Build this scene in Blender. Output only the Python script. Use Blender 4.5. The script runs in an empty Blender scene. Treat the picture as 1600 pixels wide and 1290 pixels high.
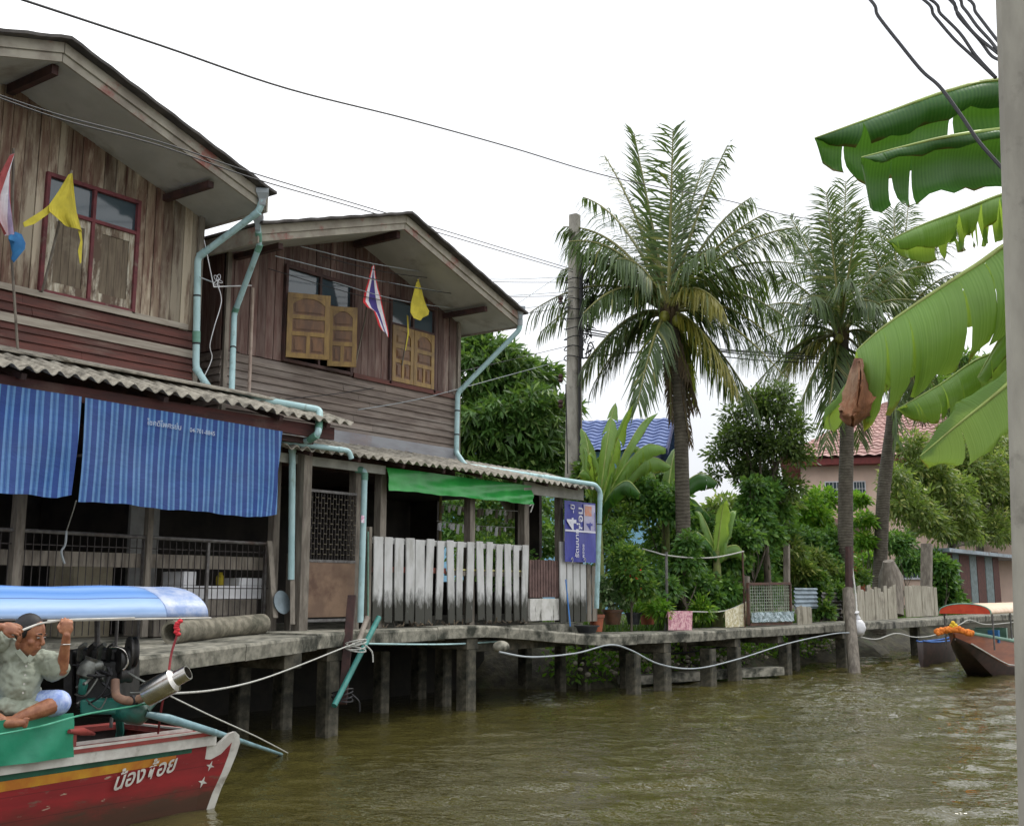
import bpy, math, random
import numpy as np
from mathutils import Vector as V, Matrix
random.seed(7); rng = np.random.default_rng(11)
C = bpy.context.scene.collection
scene = bpy.context.scene
# ---------------------------------------------------------------- camera, sky, sun, exposure
EYE = V((0, 0, 1.7)); PITCH = math.radians(10.24); YAW = math.radians(54.0)   # world: X along the house fronts, Y away from the canal
FPX = 1800.0
cd = bpy.data.cameras.new('camera'); cam = bpy.data.objects.new('camera', cd); C.objects.link(cam)
cam.location = EYE; cam.rotation_euler = (math.radians(90) + PITCH, 0, -YAW)
cd.sensor_width = 36; cd.lens = FPX / 1600 * 36; cd.shift_y = -45 / 1600; cd.clip_end = 2000; cd.clip_start = .05
scene.camera = cam
w = bpy.data.worlds.new("World"); scene.world = w; w.use_nodes = True
nt = w.node_tree; bg = nt.nodes['Background']
SUN_EL, SUN_AZ = math.radians(58), math.radians(100)      # azimuth of the sun measured from +Y towards +X
sky = nt.nodes.new('ShaderNodeTexSky'); sky.sky_type = 'NISHITA'; sky.sun_disc = False
sky.sun_elevation = SUN_EL; sky.sun_rotation = SUN_AZ; sky.dust_density = 4; sky.air_density = 1.2
cl = nt.nodes.new('ShaderNodeMix'); cl.data_type = 'RGBA'; cl.inputs[0].default_value = .9
tcw = nt.nodes.new('ShaderNodeTexCoord'); nw = nt.nodes.new('ShaderNodeTexNoise'); nw.inputs['Scale'].default_value = 1.6; nw.inputs['Detail'].default_value = 4
rw = nt.nodes.new('ShaderNodeValToRGB'); rw.color_ramp.elements[0].color = (8.9, 9.3, 10.0, 1); rw.color_ramp.elements[1].color = (13.6, 13.7, 13.9, 1)
rw.color_ramp.elements[0].position = .3; rw.color_ramp.elements[1].position = .62
nt.links.new(tcw.outputs['Generated'], nw.inputs['Vector']); nt.links.new(nw.outputs[0], rw.inputs[0])
# overcast skies are brighter overhead than at the horizon
sz = nt.nodes.new('ShaderNodeSeparateXYZ'); mz = nt.nodes.new('ShaderNodeMapRange'); mz.inputs[1].default_value = .05; mz.inputs[2].default_value = .95; mz.inputs[3].default_value = .93; mz.inputs[4].default_value = 1.8
mv = nt.nodes.new('ShaderNodeVectorMath'); mv.operation = 'SCALE'
nt.links.new(tcw.outputs['Generated'], sz.inputs[0]); nt.links.new(sz.outputs[2], mz.inputs[0]); nt.links.new(rw.outputs[0], mv.inputs[0]); nt.links.new(mz.outputs[0], mv.inputs['Scale'])
nt.links.new(sky.outputs[0], cl.inputs[6]); nt.links.new(mv.outputs[0], cl.inputs[7])
nt.links.new(cl.outputs[2], bg.inputs[0]); bg.inputs[1].default_value = .1
sd = bpy.data.lights.new('sun', 'SUN'); so = bpy.data.objects.new('sun', sd); C.objects.link(so)
sd.energy = 1.5; sd.angle = math.radians(12); sd.color = (1, .96, .88)
so.rotation_euler = (math.pi / 2 - SUN_EL, 0, -SUN_AZ + math.pi); so.location = (0, 0, 30)
so.rotation_euler = V((math.sin(SUN_AZ) * math.cos(SUN_EL), math.cos(SUN_AZ) * math.cos(SUN_EL), math.sin(SUN_EL))).to_track_quat('Z', 'Y').to_euler()
scene.view_settings.view_transform = 'Standard'; scene.view_settings.look = 'None'
scene.view_settings.exposure = -.06; scene.view_settings.gamma = 1
scene.cycles.max_bounces = 8; scene.cycles.transparent_max_bounces = 12
try:
    scene.cycles.use_adaptive_sampling = True; scene.cycles.adaptive_threshold = .02
except Exception: pass
# ---------------------------------------------------------------- measuring: photo pixel (1600 wide) -> world point on a known plane
Rm = cam.rotation_euler.to_matrix()
def ray(x, y): return Rm @ V(((x - 800) / FPX, -(y - 600) / FPX, -1))
def D(x, y, Y): r = ray(x, y); return EYE + r * (Y / r.y)
def Z(x, y, z): r = ray(x, y); return EYE + r * ((z - EYE.z) / r.z)
def W(x, y, d): r = ray(x, y); return EYE + r * (d / math.hypot(r.x, r.y))
def XP(x, y, X): r = ray(x, y); return EYE + r * (X / r.x)
# ---------------------------------------------------------------- materials
def s(r, g, b, k=1.0):
    f = lambda c: ((c / 255) / 12.92 if c <= 10 else (((c / 255) + .055) / 1.055) ** 2.4) * k
    return (f(r), f(g), f(b), 1)
class N:
    def __init__(s_, name):
        s_.m = bpy.data.materials.new(name); s_.m.use_nodes = True; s_.t = s_.m.node_tree
        s_.b = s_.t.nodes['Principled BSDF']; s_.out = s_.t.nodes['Material Output']
        s_.tc = s_.t.nodes.new('ShaderNodeTexCoord')
    def n(s_, k, **kw):
        n = s_.t.nodes.new('ShaderNode' + k)
        for a, v in kw.items(): setattr(n, a, v)
        return n
    def l(s_, a, b): s_.t.links.new(a, b)
    def noise(s_, scale, stretch=(1, 1, 1), detail=5, rough=.6, dist=0):
        mp = s_.n('Mapping'); mp.inputs['Scale'].default_value = stretch; s_.l(s_.tc.outputs['Object'], mp.inputs[0])
        no = s_.n('TexNoise'); no.inputs['Scale'].default_value = scale; no.inputs['Detail'].default_value = detail
        no.inputs['Roughness'].default_value = rough; no.inputs['Distortion'].default_value = dist
        s_.l(mp.outputs[0], no.inputs['Vector']); return no.outputs[0]
    def ramp(s_, sock, a, b, va=0, vb=1):
        r = s_.n('MapRange'); r.inputs[1].default_value = a; r.inputs[2].default_value = b
        r.inputs[3].default_value = va; r.inputs[4].default_value = vb; s_.l(sock, r.inputs[0]); return r.outputs[0]
    def mix(s_, f, a, b, mode='MIX'):
        m = s_.n('Mix', data_type='RGBA', blend_type=mode)
        for i, v in ((0, f), (6, a), (7, b)):
            if hasattr(v, 'node'): s_.l(v, m.inputs[i])
            else: m.inputs[i].default_value = v
        return m.outputs[2]
    def island(s_): return s_.n('NewGeometry').outputs['Random Per Island']
    def hsv(s_, col, val=None, hue=None, sat=None):
        h = s_.n('HueSaturation')
        s_.l(col, h.inputs['Color'])
        for k, v in (('Value', val), ('Hue', hue), ('Saturation', sat)):
            if v is None: continue
            if hasattr(v, 'node'): s_.l(v, h.inputs[k])
            else: h.inputs[k].default_value = v
        return h.outputs[0]
    def bump(s_, sock, strength=.3, dist=.01):
        b = s_.n('Bump'); b.inputs['Strength'].default_value = strength; b.inputs['Distance'].default_value = dist
        s_.l(sock, b.inputs['Height']); s_.l(b.outputs[0], s_.b.inputs['Normal'])
    def fin(s_, col, rough=.8, metal=0, spec=None):
        if hasattr(col, 'node'): s_.l(col, s_.b.inputs['Base Color'])
        else: s_.b.inputs['Base Color'].default_value = col
        s_.b.inputs['Roughness'].default_value = rough; s_.b.inputs['Metallic'].default_value = metal
        if spec is not None: s_.b.inputs['Specular IOR Level'].default_value = spec
        return s_.m
def mat(name, c1, c2=None, c3=None, scale=6, st=(1, 1, 1), rough=.8, metal=0, isl=0., bump=.25, lo=.4, hi=.6, d3=(.55, .7), s3=1.5, st3=(1, 1, 1), bd=.006, spec=None):
    """base colour c1 worn into c2 by stretched noise, blotched with c3, each island (board, slab) a little different"""
    k = N(name); fine = k.noise(scale, st, 6)
    col = k.mix(k.ramp(fine, lo, hi), c1, c2 or tuple(c * .75 for c in c1[:3]) + (1,))
    if c3: col = k.mix(k.ramp(k.noise(s3, st3, 7, .65), *d3), col, c3)
    if isl: col = k.hsv(col, val=k.ramp(k.island(), 0, 1, 1 - isl, 1 + isl))
    if bump: k.bump(k.noise(scale * 2.2, st, 4), bump, bd)
    return k.fin(col, rough, metal, spec)
def leafmat(name, c1, c2, c3=None, tr=.45, rough=.45, val=.35, third=.86, trc=None):
    k = N(name); i = k.island()
    col = k.mix(i, c1, c2)
    if c3:
        w2 = k.n('TexWhiteNoise', noise_dimensions='1D'); k.l(i, w2.inputs['W'])
        col = k.mix(k.ramp(w2.outputs[0], third, third + .02), col, c3)
    col = k.hsv(col, val=k.ramp(k.noise(.9, (1, 1, 1), 3), .3, .7, 1 - val, 1 + val))
    k.fin(col, rough); t = k.n('BsdfTranslucent'); k.l(k.mix(.5, col, trc or (.25, .42, .04, 1)), t.inputs[0])
    ms = k.n('MixShader'); ms.inputs[0].default_value = tr; k.l(k.b.outputs[0], ms.inputs[1]); k.l(t.outputs[0], ms.inputs[2]); k.l(ms.outputs[0], k.out.inputs[0])
    return k.m
# ---------------------------------------------------------------- mesh helpers
class MB:
    def __init__(s_): s_.v = []; s_.f = []; s_.m = []; s_.c = 0
    def add(s_, vs, fs):
        o = len(s_.v); s_.v += [tuple(p) for p in vs]; s_.f += [tuple(i + o for i in f) for f in fs]; s_.m += [s_.c] * len(fs); return s_
    def hexa(s_, p):  # 8 points: bottom 4 ccw, top 4 ccw
        return s_.add(p, [(3, 2, 1, 0), (4, 5, 6, 7), (0, 1, 5, 4), (1, 2, 6, 5), (2, 3, 7, 6), (3, 0, 4, 7)])
    def box(s_, x0, y0, z0, x1, y1, z1):
        return s_.hexa([(x0, y0, z0), (x1, y0, z0), (x1, y1, z0), (x0, y1, z0), (x0, y0, z1), (x1, y0, z1), (x1, y1, z1), (x0, y1, z1)])
    def bar(s_, p, q, a, b, up=(0, 0, 1), roll=0):  # oriented bar; a = width sideways, b = thickness along up
        p, q = V(p), V(q); d = (q - p).normalized(); sd_ = d.cross(V(up))
        if sd_.length < 1e-4: sd_ = d.cross(V((0, 1, 0)))
        sd_.normalize(); u = sd_.cross(d)
        if roll: m_ = Matrix.Rotation(roll, 3, d); sd_ = m_ @ sd_; u = m_ @ u
        sd_ *= a / 2; u *= b / 2
        return s_.hexa([p - sd_ - u, p + sd_ - u, q + sd_ - u, q - sd_ - u, p - sd_ + u, p + sd_ + u, q + sd_ + u, q - sd_ + u])
    def tube(s_, pts, r, n=10, caps=True, hollow=False):
        pts = [V(p) for p in pts]; m = len(pts); rs = r if isinstance(r, (list, tuple)) else [r] * m
        vs = []; prev = None
        for i, p in enumerate(pts):
            t = (pts[min(i + 1, m - 1)] - pts[max(i - 1, 0)]).normalized()
            if prev is None: a = t.cross(V((0, 0, 1))); a = a.normalized() if a.length > 1e-3 else V((1, 0, 0))
            else: a = prev - t * prev.dot(t); a = a.normalized() if a.length > 1e-4 else t.orthogonal().normalized()
            prev = a; b = t.cross(a)
            vs += [p + (a * math.cos(2 * math.pi * k / n) + b * math.sin(2 * math.pi * k / n)) * rs[i] for k in range(n)]
        fs = [(i * n + k, i * n + (k + 1) % n, (i + 1) * n + (k + 1) % n, (i + 1) * n + k) for i in range(m - 1) for k in range(n)]
        if caps: fs += [tuple(reversed(range(n))), tuple(range((m - 1) * n, m * n))]
        return s_.add(vs, fs)
    def rod(s_, p, q, r, n=8): return s_.tube([p, q], r, n)
    def prism(s_, pts, off):
        pts = [V(p) for p in pts]; o = V(off); n = len(pts)
        return s_.add(pts + [p + o for p in pts], [tuple(range(n)), tuple(reversed(range(n, 2 * n)))] + [(i, i + n, (i + 1) % n + n, (i + 1) % n) for i in range(n)])
    def sheet(s_, rows, th=None):
        n = len(rows[0]); m = len(rows); fs = [(i * n + j, i * n + j + 1, (i + 1) * n + j + 1, (i + 1) * n + j) for i in range(m - 1) for j in range(n - 1)]
        flat = [V(p) for r in rows for p in r]
        if th is None: return s_.add(flat, fs)
        o = V(th); k = n * m; fs2 = [tuple(reversed([a + k for a in f])) for f in fs]
        ed = [(j, j + 1) for j in range(n - 1)] + [((m - 1) * n + j + 1, (m - 1) * n + j) for j in range(n - 1)] + [((i + 1) * n, i * n) for i in range(m - 1)] + [(i * n + n - 1, (i + 1) * n + n - 1) for i in range(m - 1)]
        return s_.add(flat + [p + o for p in flat], fs + fs2 + [(b, a, a + k, b + k) for a, b in ed])
    def ball(s_, c, r, nu=12, nv=8, R=None):
        c = V(c); r = r if isinstance(r, (tuple, list)) else (r, r, r); vs = []
        for j in range(1, nv):
            a = math.pi * j / nv
            for i in range(nu):
                b = 2 * math.pi * i / nu; p = V((r[0] * math.sin(a) * math.cos(b), r[1] * math.sin(a) * math.sin(b), r[2] * math.cos(a)))
                vs.append(c + (R @ p if R else p))
        t, bo = V((0, 0, r[2])), V((0, 0, -r[2])); vs += [c + (R @ t if R else t), c + (R @ bo if R else bo)]; k = (nv - 1) * nu
        fs = [(j * nu + i, (j + 1) * nu + i, (j + 1) * nu + (i + 1) % nu, j * nu + (i + 1) % nu) for j in range(nv - 2) for i in range(nu)]
        fs += [(k, i, (i + 1) % nu) for i in range(nu)] + [(k + 1, (nv - 2) * nu + (i + 1) % nu, (nv - 2) * nu + i) for i in range(nu)]
        return s_.add(vs, fs)
    def lathe(s_, base, prof, n=20, axis=None):
        base = V(base); R = V(axis).to_track_quat('Z', 'Y').to_matrix() if axis else Matrix.Identity(3); vs = []
        for r, z in prof: vs += [base + R @ V((r * math.cos(2 * math.pi * i / n), r * math.sin(2 * math.pi * i / n), z)) for i in range(n)]
        m = len(prof); fs = [(j * n + i, j * n + (i + 1) % n, (j + 1) * n + (i + 1) % n, (j + 1) * n + i) for j in range(m - 1) for i in range(n)]
        return s_.add(vs, fs + [tuple(reversed(range(n))), tuple(range((m - 1) * n, m * n))])
    def build(s_, name, mats, parent=None, smooth=None, bev=0):
        return link(name, np.array(s_.v, dtype=float).reshape(-1, 3), s_.f, mats, parent, smooth, s_.m, bev)
def link(name, vs, fs, mats, parent=None, smooth=None, mi=None, bev=0):
    me = bpy.data.meshes.new(name)
    if parent is None:
        lo, hi = vs.min(0), vs.max(0); loc = np.array([(lo[0] + hi[0]) / 2, (lo[1] + hi[1]) / 2, lo[2]]); vs = vs - loc
    me.from_pydata([tuple(p) for p in vs], [], fs)
    for m_ in (mats if isinstance(mats, (list, tuple)) else [mats]): me.materials.append(m_)
    if mi is not None and len(me.materials) > 1: me.polygons.foreach_set('material_index', mi)
    if smooth:
        me.polygons.foreach_set('use_smooth', [True] * len(me.polygons)); me.set_sharp_from_angle(angle=math.radians(smooth))
    me.update(); o = bpy.data.objects.new(name, me); C.objects.link(o)
    if parent is None: o.location = loc
    else: attach(o, parent)
    if bev:
        b = o.modifiers.new('bevel', 'BEVEL'); b.width = bev; b.segments = 2; b.limit_method = 'ANGLE'
    return o
def mesh_quads(name, P, F, m_, parent=None, smooth=False, uv=None):
    me = bpy.data.meshes.new(name)
    if parent is None: loc = np.array([P[:, 0].mean(), P[:, 1].mean(), P[:, 2].min()]); P = P - loc
    me.vertices.add(len(P)); me.vertices.foreach_set('co', P.astype(np.float32).ravel()); nf = len(F)
    me.loops.add(nf * 4); me.loops.foreach_set('vertex_index', F.astype(np.int32).ravel()); me.polygons.add(nf); me.polygons.foreach_set('loop_start', np.arange(0, nf * 4, 4, dtype=np.int32))
    me.materials.append(m_); me.update(calc_edges=True); me.validate()
    if smooth: me.polygons.foreach_set('use_smooth', [True] * nf)
    if uv is not None:
        u = me.uv_layers.new(name='uv'); u.data.foreach_set('uv', uv[F.ravel()].astype(np.float32).ravel())
    o = bpy.data.objects.new(name, me); C.objects.link(o)
    if parent is None: o.location = loc
    else: attach(o, parent)
    return o
def attach(o, parent):
    # a part's vertices are in world coordinates and its parent is never rotated
    o.parent = parent; o.matrix_parent_inverse = Matrix.Translation(-parent.location) if parent.parent is None else Matrix.Identity(4)
def T(o, label=None, cat=None, group=None, kind=None):
    if label: o['label'] = label
    if cat: o['category'] = cat
    if group: o['group'] = group
    if kind: o['kind'] = kind
    return o
def thing(name, base, label, cat, group=None):
    o = bpy.data.objects.new(name, None); C.objects.link(o); o.location = base; o.empty_display_size = .2
    return T(o, label, cat, group)
def dup(root, off, label=None, group=None):
    r = root.copy(); C.objects.link(r); r.location = root.location + V(off)
    if label: r['label'] = label
    if group: r['group'] = group
    for ch in list(root.children):
        c = ch.copy(); C.objects.link(c); c.parent = r
        for g in list(ch.children):
            d = g.copy(); C.objects.link(d); d.parent = c
    return r
def text_mesh(name, body, origin, xdir, ydir, size, m, parent, ext=.001, shear=0, bold=0):
    """writing as a thin mesh: origin = lower left, xdir along the line, ydir up the letters, size = letter height"""
    c = bpy.data.curves.new(name, 'FONT'); c.body = body; c.size = 1; c.extrude = 0; c.shear = shear; c.offset = bold
    o = bpy.data.objects.new(name, c); C.objects.link(o); dg = bpy.context.evaluated_depsgraph_get()
    me = bpy.data.meshes.new_from_object(o.evaluated_get(dg)); bpy.data.objects.remove(o)
    x, y = V(xdir).normalized(), V(ydir).normalized(); n = x.cross(y); og = V(origin)
    vs = np.array([tuple(og + x * v.co.x * size + y * v.co.y * size + n * ext) for v in me.vertices]); fs = [tuple(p.vertices) for p in me.polygons]
    return link(name, vs, fs, m, parent)
def bez(p0, p1, p2, n): return [p0 * (1 - t) ** 2 + p1 * 2 * t * (1 - t) + p2 * t * t for t in [i / n for i in range(n + 1)]]
def cat(pts, k=6):  # Catmull-Rom through points
    pts = [V(p) for p in pts]; q = [pts[0]] + pts + [pts[-1]]; out = []
    for i in range(1, len(q) - 2):
        a, b, c, d = q[i - 1:i + 3]
        for j in range(k):
            t = j / k; out.append(.5 * ((2 * b) + (c - a) * t + (2 * a - 5 * b + 4 * c - d) * t * t + (3 * b - a - 3 * c + d) * t ** 3))
    return out + [pts[-1]]
def rnd(a, b): return random.uniform(a, b)
# ---------------------------------------------------------------- shared materials
M = {}
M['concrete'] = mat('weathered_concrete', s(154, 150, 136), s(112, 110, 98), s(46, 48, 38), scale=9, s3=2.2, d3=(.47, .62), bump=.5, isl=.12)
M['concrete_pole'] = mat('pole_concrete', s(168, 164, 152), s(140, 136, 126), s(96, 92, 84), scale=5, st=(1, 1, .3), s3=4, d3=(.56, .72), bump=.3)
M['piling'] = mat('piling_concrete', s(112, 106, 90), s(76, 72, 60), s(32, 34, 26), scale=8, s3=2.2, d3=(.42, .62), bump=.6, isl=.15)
M['board_up'] = mat('old_reddish_vertical_boards', s(92, 64, 54), s(130, 114, 96), s(174, 162, 142), scale=4.5, st=(4, 4, .5), isl=.38, lo=.36, hi=.62, s3=1.6, st3=(2.2, 1, .35), d3=(.5, .6), bump=.5)
M['board_up2'] = mat('reddish_grey_vertical_boards', s(88, 62, 56), s(116, 98, 90), s(152, 142, 130), scale=4.5, st=(4, 4, .5), isl=.3, lo=.38, hi=.66, s3=1.3, st3=(2, 1, .4), d3=(.55, .68), bump=.5)
M['board_low'] = mat('red_brown_clapboards', s(100, 58, 50), s(80, 50, 44), s(122, 102, 92), scale=4, st=(.5, 3, 5), isl=.28, s3=1.4, st3=(.4, 1, 2), d3=(.56, .74), bump=.4)
M['board_pale'] = mat('bare_grey_clapboard', s(168, 160, 146), s(146, 136, 124), scale=4, st=(.5, 3, 5), isl=.1)
M['board_low2'] = mat('grey_brown_clapboards', s(128, 116, 106), s(102, 90, 82), s(150, 142, 134), scale=4, st=(.5, 3, 6), isl=.14, s3=1.2, st3=(.35, 1, 2), d3=(.52, .72), bump=.45)
M['dark_wood'] = mat('dark_beam_wood', s(74, 48, 44), s(54, 38, 36), scale=6, st=(1, 1, 1), isl=.2)
M['fascia'] = mat('dark_red_fascia', s(84, 46, 42), s(62, 38, 36), s(96, 74, 66), scale=5, st=(.4, 1, 3), isl=.1, s3=2)
M['grey_wood'] = mat('weathered_grey_wood', s(140, 132, 120), s(106, 98, 88), s(80, 74, 66), scale=5, st=(3, 3, .5), isl=.22, s3=3, st3=(1, 1, .4), bump=.6)
M['barge'] = mat('grey_barge_boards', s(168, 162, 148), s(140, 132, 120), s(150, 96, 88), scale=3, st=(1, 1, 1), isl=.12, s3=2.2, d3=(.56, .66))
M['roof'] = mat('dark_fibre_cement_roof', s(84, 80, 76), s(64, 60, 58), s(48, 46, 44), scale=5, isl=.1, s3=2)
M['soffit'] = mat('grey_soffit_sheet', s(184, 184, 178), s(170, 170, 164), s(146, 142, 134), scale=1.6, isl=.05, bump=.05, rough=.7)
M['corrug'] = mat('lichened_corrugated_sheet', s(176, 170, 156), s(142, 136, 124), s(92, 88, 80), scale=14, isl=.1, s3=5, d3=(.5, .66), bump=.5)
M['pvc'] = mat('pale_blue_pvc', s(178, 210, 212), s(162, 196, 198), s(118, 140, 130), scale=4, rough=.5, bump=.05, s3=5, st3=(1.5, 1.5, .4), d3=(.56, .72))
M['pvc_green'] = mat('green_stained_pvc', s(110, 158, 140), s(94, 140, 120), scale=8, rough=.5, bump=0)
M['pvc_grey'] = mat('grey_pvc', s(165, 172, 176), s(146, 154, 158), scale=5, rough=.45, bump=0)
M['white_paint'] = mat('old_white_paint', s(226, 226, 224), s(206, 206, 202), s(176, 172, 162), scale=8, rough=.6, isl=.06, bump=.15, s3=3)
k = N('white_paint_with_mildew'); no = k.noise(14, (1, 1, .35), 7, .7); sep = k.n('SeparateXYZ'); k.l(k.tc.outputs['Object'], sep.inputs[0])
ad = k.n('Math', operation='MULTIPLY_ADD'); k.l(no, ad.inputs[0]); ad.inputs[1].default_value = -.62; k.l(sep.outputs[2], ad.inputs[2])
f1 = k.ramp(ad.outputs[0], 1.20, 1.42, 1, 0); base = k.mix(k.ramp(k.noise(6, (1, 1, .5)), .4, .7), s(206, 206, 204), s(182, 182, 178)); base = k.mix(k.ramp(k.noise(3.1, (2, 2, .5), 6), .56, .7, 0, .6), base, s(150, 148, 138))
base = k.hsv(base, val=k.ramp(k.island(), 0, 1, .88, 1.06)); k.bump(no, .3, .004)
M['picket'] = k.fin(k.mix(f1, base, s(62, 62, 54)), .65)
M['rust'] = mat('rusty_steel', s(96, 64, 50), s(70, 56, 50), s(120, 84, 60), scale=12, rough=.75, isl=.1)
M['steel'] = mat('dull_grey_steel', s(120, 118, 116), s(92, 88, 86), s(86, 66, 56), scale=14, rough=.55, metal=.3)
M['dark_steel'] = mat('dark_steel_bar', s(64, 58, 56), s(52, 46, 44), scale=9, rough=.6, metal=.2)
M['black'] = mat('black_cable_rubber', s(38, 38, 42), s(28, 28, 30), rough=.6, bump=0)
M['rope'] = mat('pale_rope', s(196, 196, 190), s(160, 160, 152), scale=60, rough=.8, bump=.3)
M['white_plastic'] = mat('white_plastic', s(232, 232, 234), s(214, 214, 216), scale=3, rough=.4, bump=0)
M['glass'] = None
k = N('grey_window_glass'); k.b.inputs['Base Color'].default_value = s(70, 84, 92); k.b.inputs['Roughness'].default_value = .08; k.b.inputs['Specular IOR Level'].default_value = .8
M['glass'] = k.m
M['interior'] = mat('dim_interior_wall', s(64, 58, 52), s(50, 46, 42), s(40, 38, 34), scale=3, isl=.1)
# ================================================================ SETTING: water, banks
k = N('murky_canal_water'); k.b.inputs['Base Color'].default_value = (.10, .085, .03, 1); k.b.inputs['Roughness'].default_value = .025; k.b.inputs['IOR'].default_value = 1.33
k.b.inputs['Specular IOR Level'].default_value = .6
n1 = k.noise(4.5, (1.3, .9, 1), 3, .5, .5); n2 = k.noise(13, (1.3, .9, 1), 2, .5, .4); n3 = k.noise(.35, (1, 1, 1), 2)
a1 = k.n('Math', operation='MULTIPLY_ADD'); k.l(n2, a1.inputs[0]); a1.inputs[1].default_value = .3; k.l(n1, a1.inputs[2])
a2 = k.n('Math', operation='MULTIPLY'); k.l(a1.outputs[0], a2.inputs[0]); k.l(k.ramp(n3, .35, .65, .55, 1.25), a2.inputs[1])
k.bump(a2.outputs[0], 1.0, .034); col = k.mix(k.ramp(n3, .35, .65), (.074, .065, .019, 1), (.056, .049, .014, 1)); k.l(col, k.b.inputs['Base Color'])
MW = k.m
def lines(*segs):   # (start, stop, step) runs joined into one increasing list
    o = []
    for a_, b_, st_ in segs: o += list(np.arange(a_, b_ - 1e-6, st_))
    return np.array(o + [segs[-1][1]])
WX = lines((-80, -4, 19), (-4, 2, .5), (2, 12, .05), (12, 22, .075), (22, 36, .14), (36, 60, .5), (60, 420, 60)); WY = lines((-80, -16, 16), (-16, -8, .4), (-8, 0, .09), (0, 10.6, .055), (10.6, 13, .2), (13, 16, 1.5))
gx, gy = np.meshgrid(WX, WY, indexing='ij'); wr = np.random.default_rng(5); hgt = np.zeros_like(gx)
for i in range(42):
    lam = .24 * (1.3 / .24) ** wr.random(); th_ = math.radians(40) + wr.normal() * .75; kx, ky = math.cos(th_) * 2 * math.pi / lam, math.sin(th_) * 2 * math.pi / lam
    ph_ = gx * kx + gy * ky + wr.random() * 6.28 + .6 * np.sin(gx * kx * .23 + gy * ky * .31 + i); hgt += lam * .0047 * np.sin(ph_ + .35 * np.sin(ph_))
patch_ = (.7 + .65 * np.clip((gx - gy * .8 - 4) / 9, 0, 1)) * (.75 + .25 * np.sin(gx * .45 + 1.3 * np.sin(gy * .5)) * np.sin(gy * .62 + gx * .2))
fade = np.clip((gx + 4) / 6, 0, 1) * np.clip((60 - gx) / 24, 0, 1) * np.clip((gy + 16) / 8, 0, 1) * np.clip((13 - gy) / 2.2, .15, 1)
hgt *= patch_ * fade; nx_, ny_ = gx.shape; idx = np.arange(nx_ * ny_).reshape(nx_, ny_)
PW = np.stack([gx, gy, hgt], -1).reshape(-1, 3); FW = np.stack([idx[:-1, :-1], idx[1:, :-1], idx[1:, 1:], idx[:-1, 1:]], -1).reshape(-1, 4)
wa = mesh_quads('canal_water', PW, FW, MW, None, True); T(wa, kind='structure')
M['mud'] = mat('dark_bank_mud', s(74, 70, 50), s(48, 44, 32), s(58, 72, 34), scale=5, s3=1.8, bump=.8, bd=.03)
def bank_y(x): return 13.3 if x < 16.5 else (10.75 if x > 18.5 else 13.3 - 2.55 * (x - 16.5) / 2)
xs = [-80, -20, 0, 5] + [6 + i * .5 for i in range(70)] + [42, 50, 70, 120, 250, 600]
prof = [(0, -.6), (.25, -.05), (.55, .18), (1.1, .5), (1.8, .8), (2.6, .92), (5, .95), (12, 1.0), (40, 1.0), (150, 1.0), (600, 1.0)]
rows = []
for x in xs:
    j = .25 * math.sin(x * 1.7) + .15 * math.sin(x * 4.1)
    rows.append([(x, bank_y(x) + d + (j if d < 5 else 0), z + (.05 * math.sin(x * 5 + d * 7) if d < 12 else 0)) for d, z in prof])
gr = MB().sheet(rows).build('ground', M['mud'], smooth=60); T(gr, kind='structure')
# ---- the concrete walkway: slabs on crossbeams and pilings
front = [(3.2, 8.95, 1.08), (6.6, 9.1, 1.12), (8.84, 9.4, 1.22), (9.9, 9.95, 1.22), (10.98, 10.36, 1.22), (12.1, 10.55, 1.22), (13.07, 10.62, 1.22), (13.91, 10.57, 1.22), (14.7, 10.5, 1.17), (15.6, 10.4, 1.09), (16.6, 10.15, 1.02), (18.55, 9.95, 1.0), (21, 9.9, 1.0), (24.04, 9.83, 1.0), (28.32, 9.54, 1.0), (32.85, 9.3, 1.0), (42.4, 9.3, 1.0), (70, 9.3, 1.0)]
def front_y(x):
    for a, b in zip(front, front[1:]):
        if a[0] <= x <= b[0]:
            t = (x - a[0]) / (b[0] - a[0]); return a[1] + t * (b[1] - a[1]), a[2] + t * (b[2] - a[2])
    return 9.3, 1.0
mb = MB(); x = 6.62; th = .17
cuts = [6.62]
while cuts[-1] < 68: cuts.append(cuts[-1] + (1.55 if cuts[-1] < 30 else 4))
for a, b in zip(cuts, cuts[1:]):
    sub = [a + (b - a) * i / 4 for i in range(5)]; st = rnd(-.012, .012); t_, bo = [], []
    fr = []; bk = []
    for q in sub:
        q2 = min(q, b - .008) if q > a else q; y, z = front_y(q2); z += st; fr.append((q2, y + .01 * math.sin(q * 9), z))
        wd = 1.75 if q2 < 9 else (1.75 - (q2 - 9) * .3 if q2 < 11.5 else 1.0)
        bk.append((q2, (y + wd) if q2 < 9 else max(y + wd, 11.02 if q2 < 18 else 0), z))
    lo = lambda P, d: [(p[0], p[1], p[2] - d) for p in P]
    mid = [(p[0], p[1] - .012, p[2] - .03) for p in fr]
    mb.sheet([lo(bk, th), lo(fr, th), mid, fr, bk, lo(bk, th)])
    i0, i1 = (fr[0], bk[0]), (fr[-1], bk[-1])
    mb.add([i0[0], i0[1], lo([i0[1]], th)[0], lo([i0[0]], th)[0]], [(0, 1, 2, 3)]); mb.add([i1[0], i1[1], lo([i1[1]], th)[0], lo([i1[0]], th)[0]], [(3, 2, 1, 0)])
dk = mb.build('walkway', M['concrete']); T(dk, kind='structure')
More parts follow.
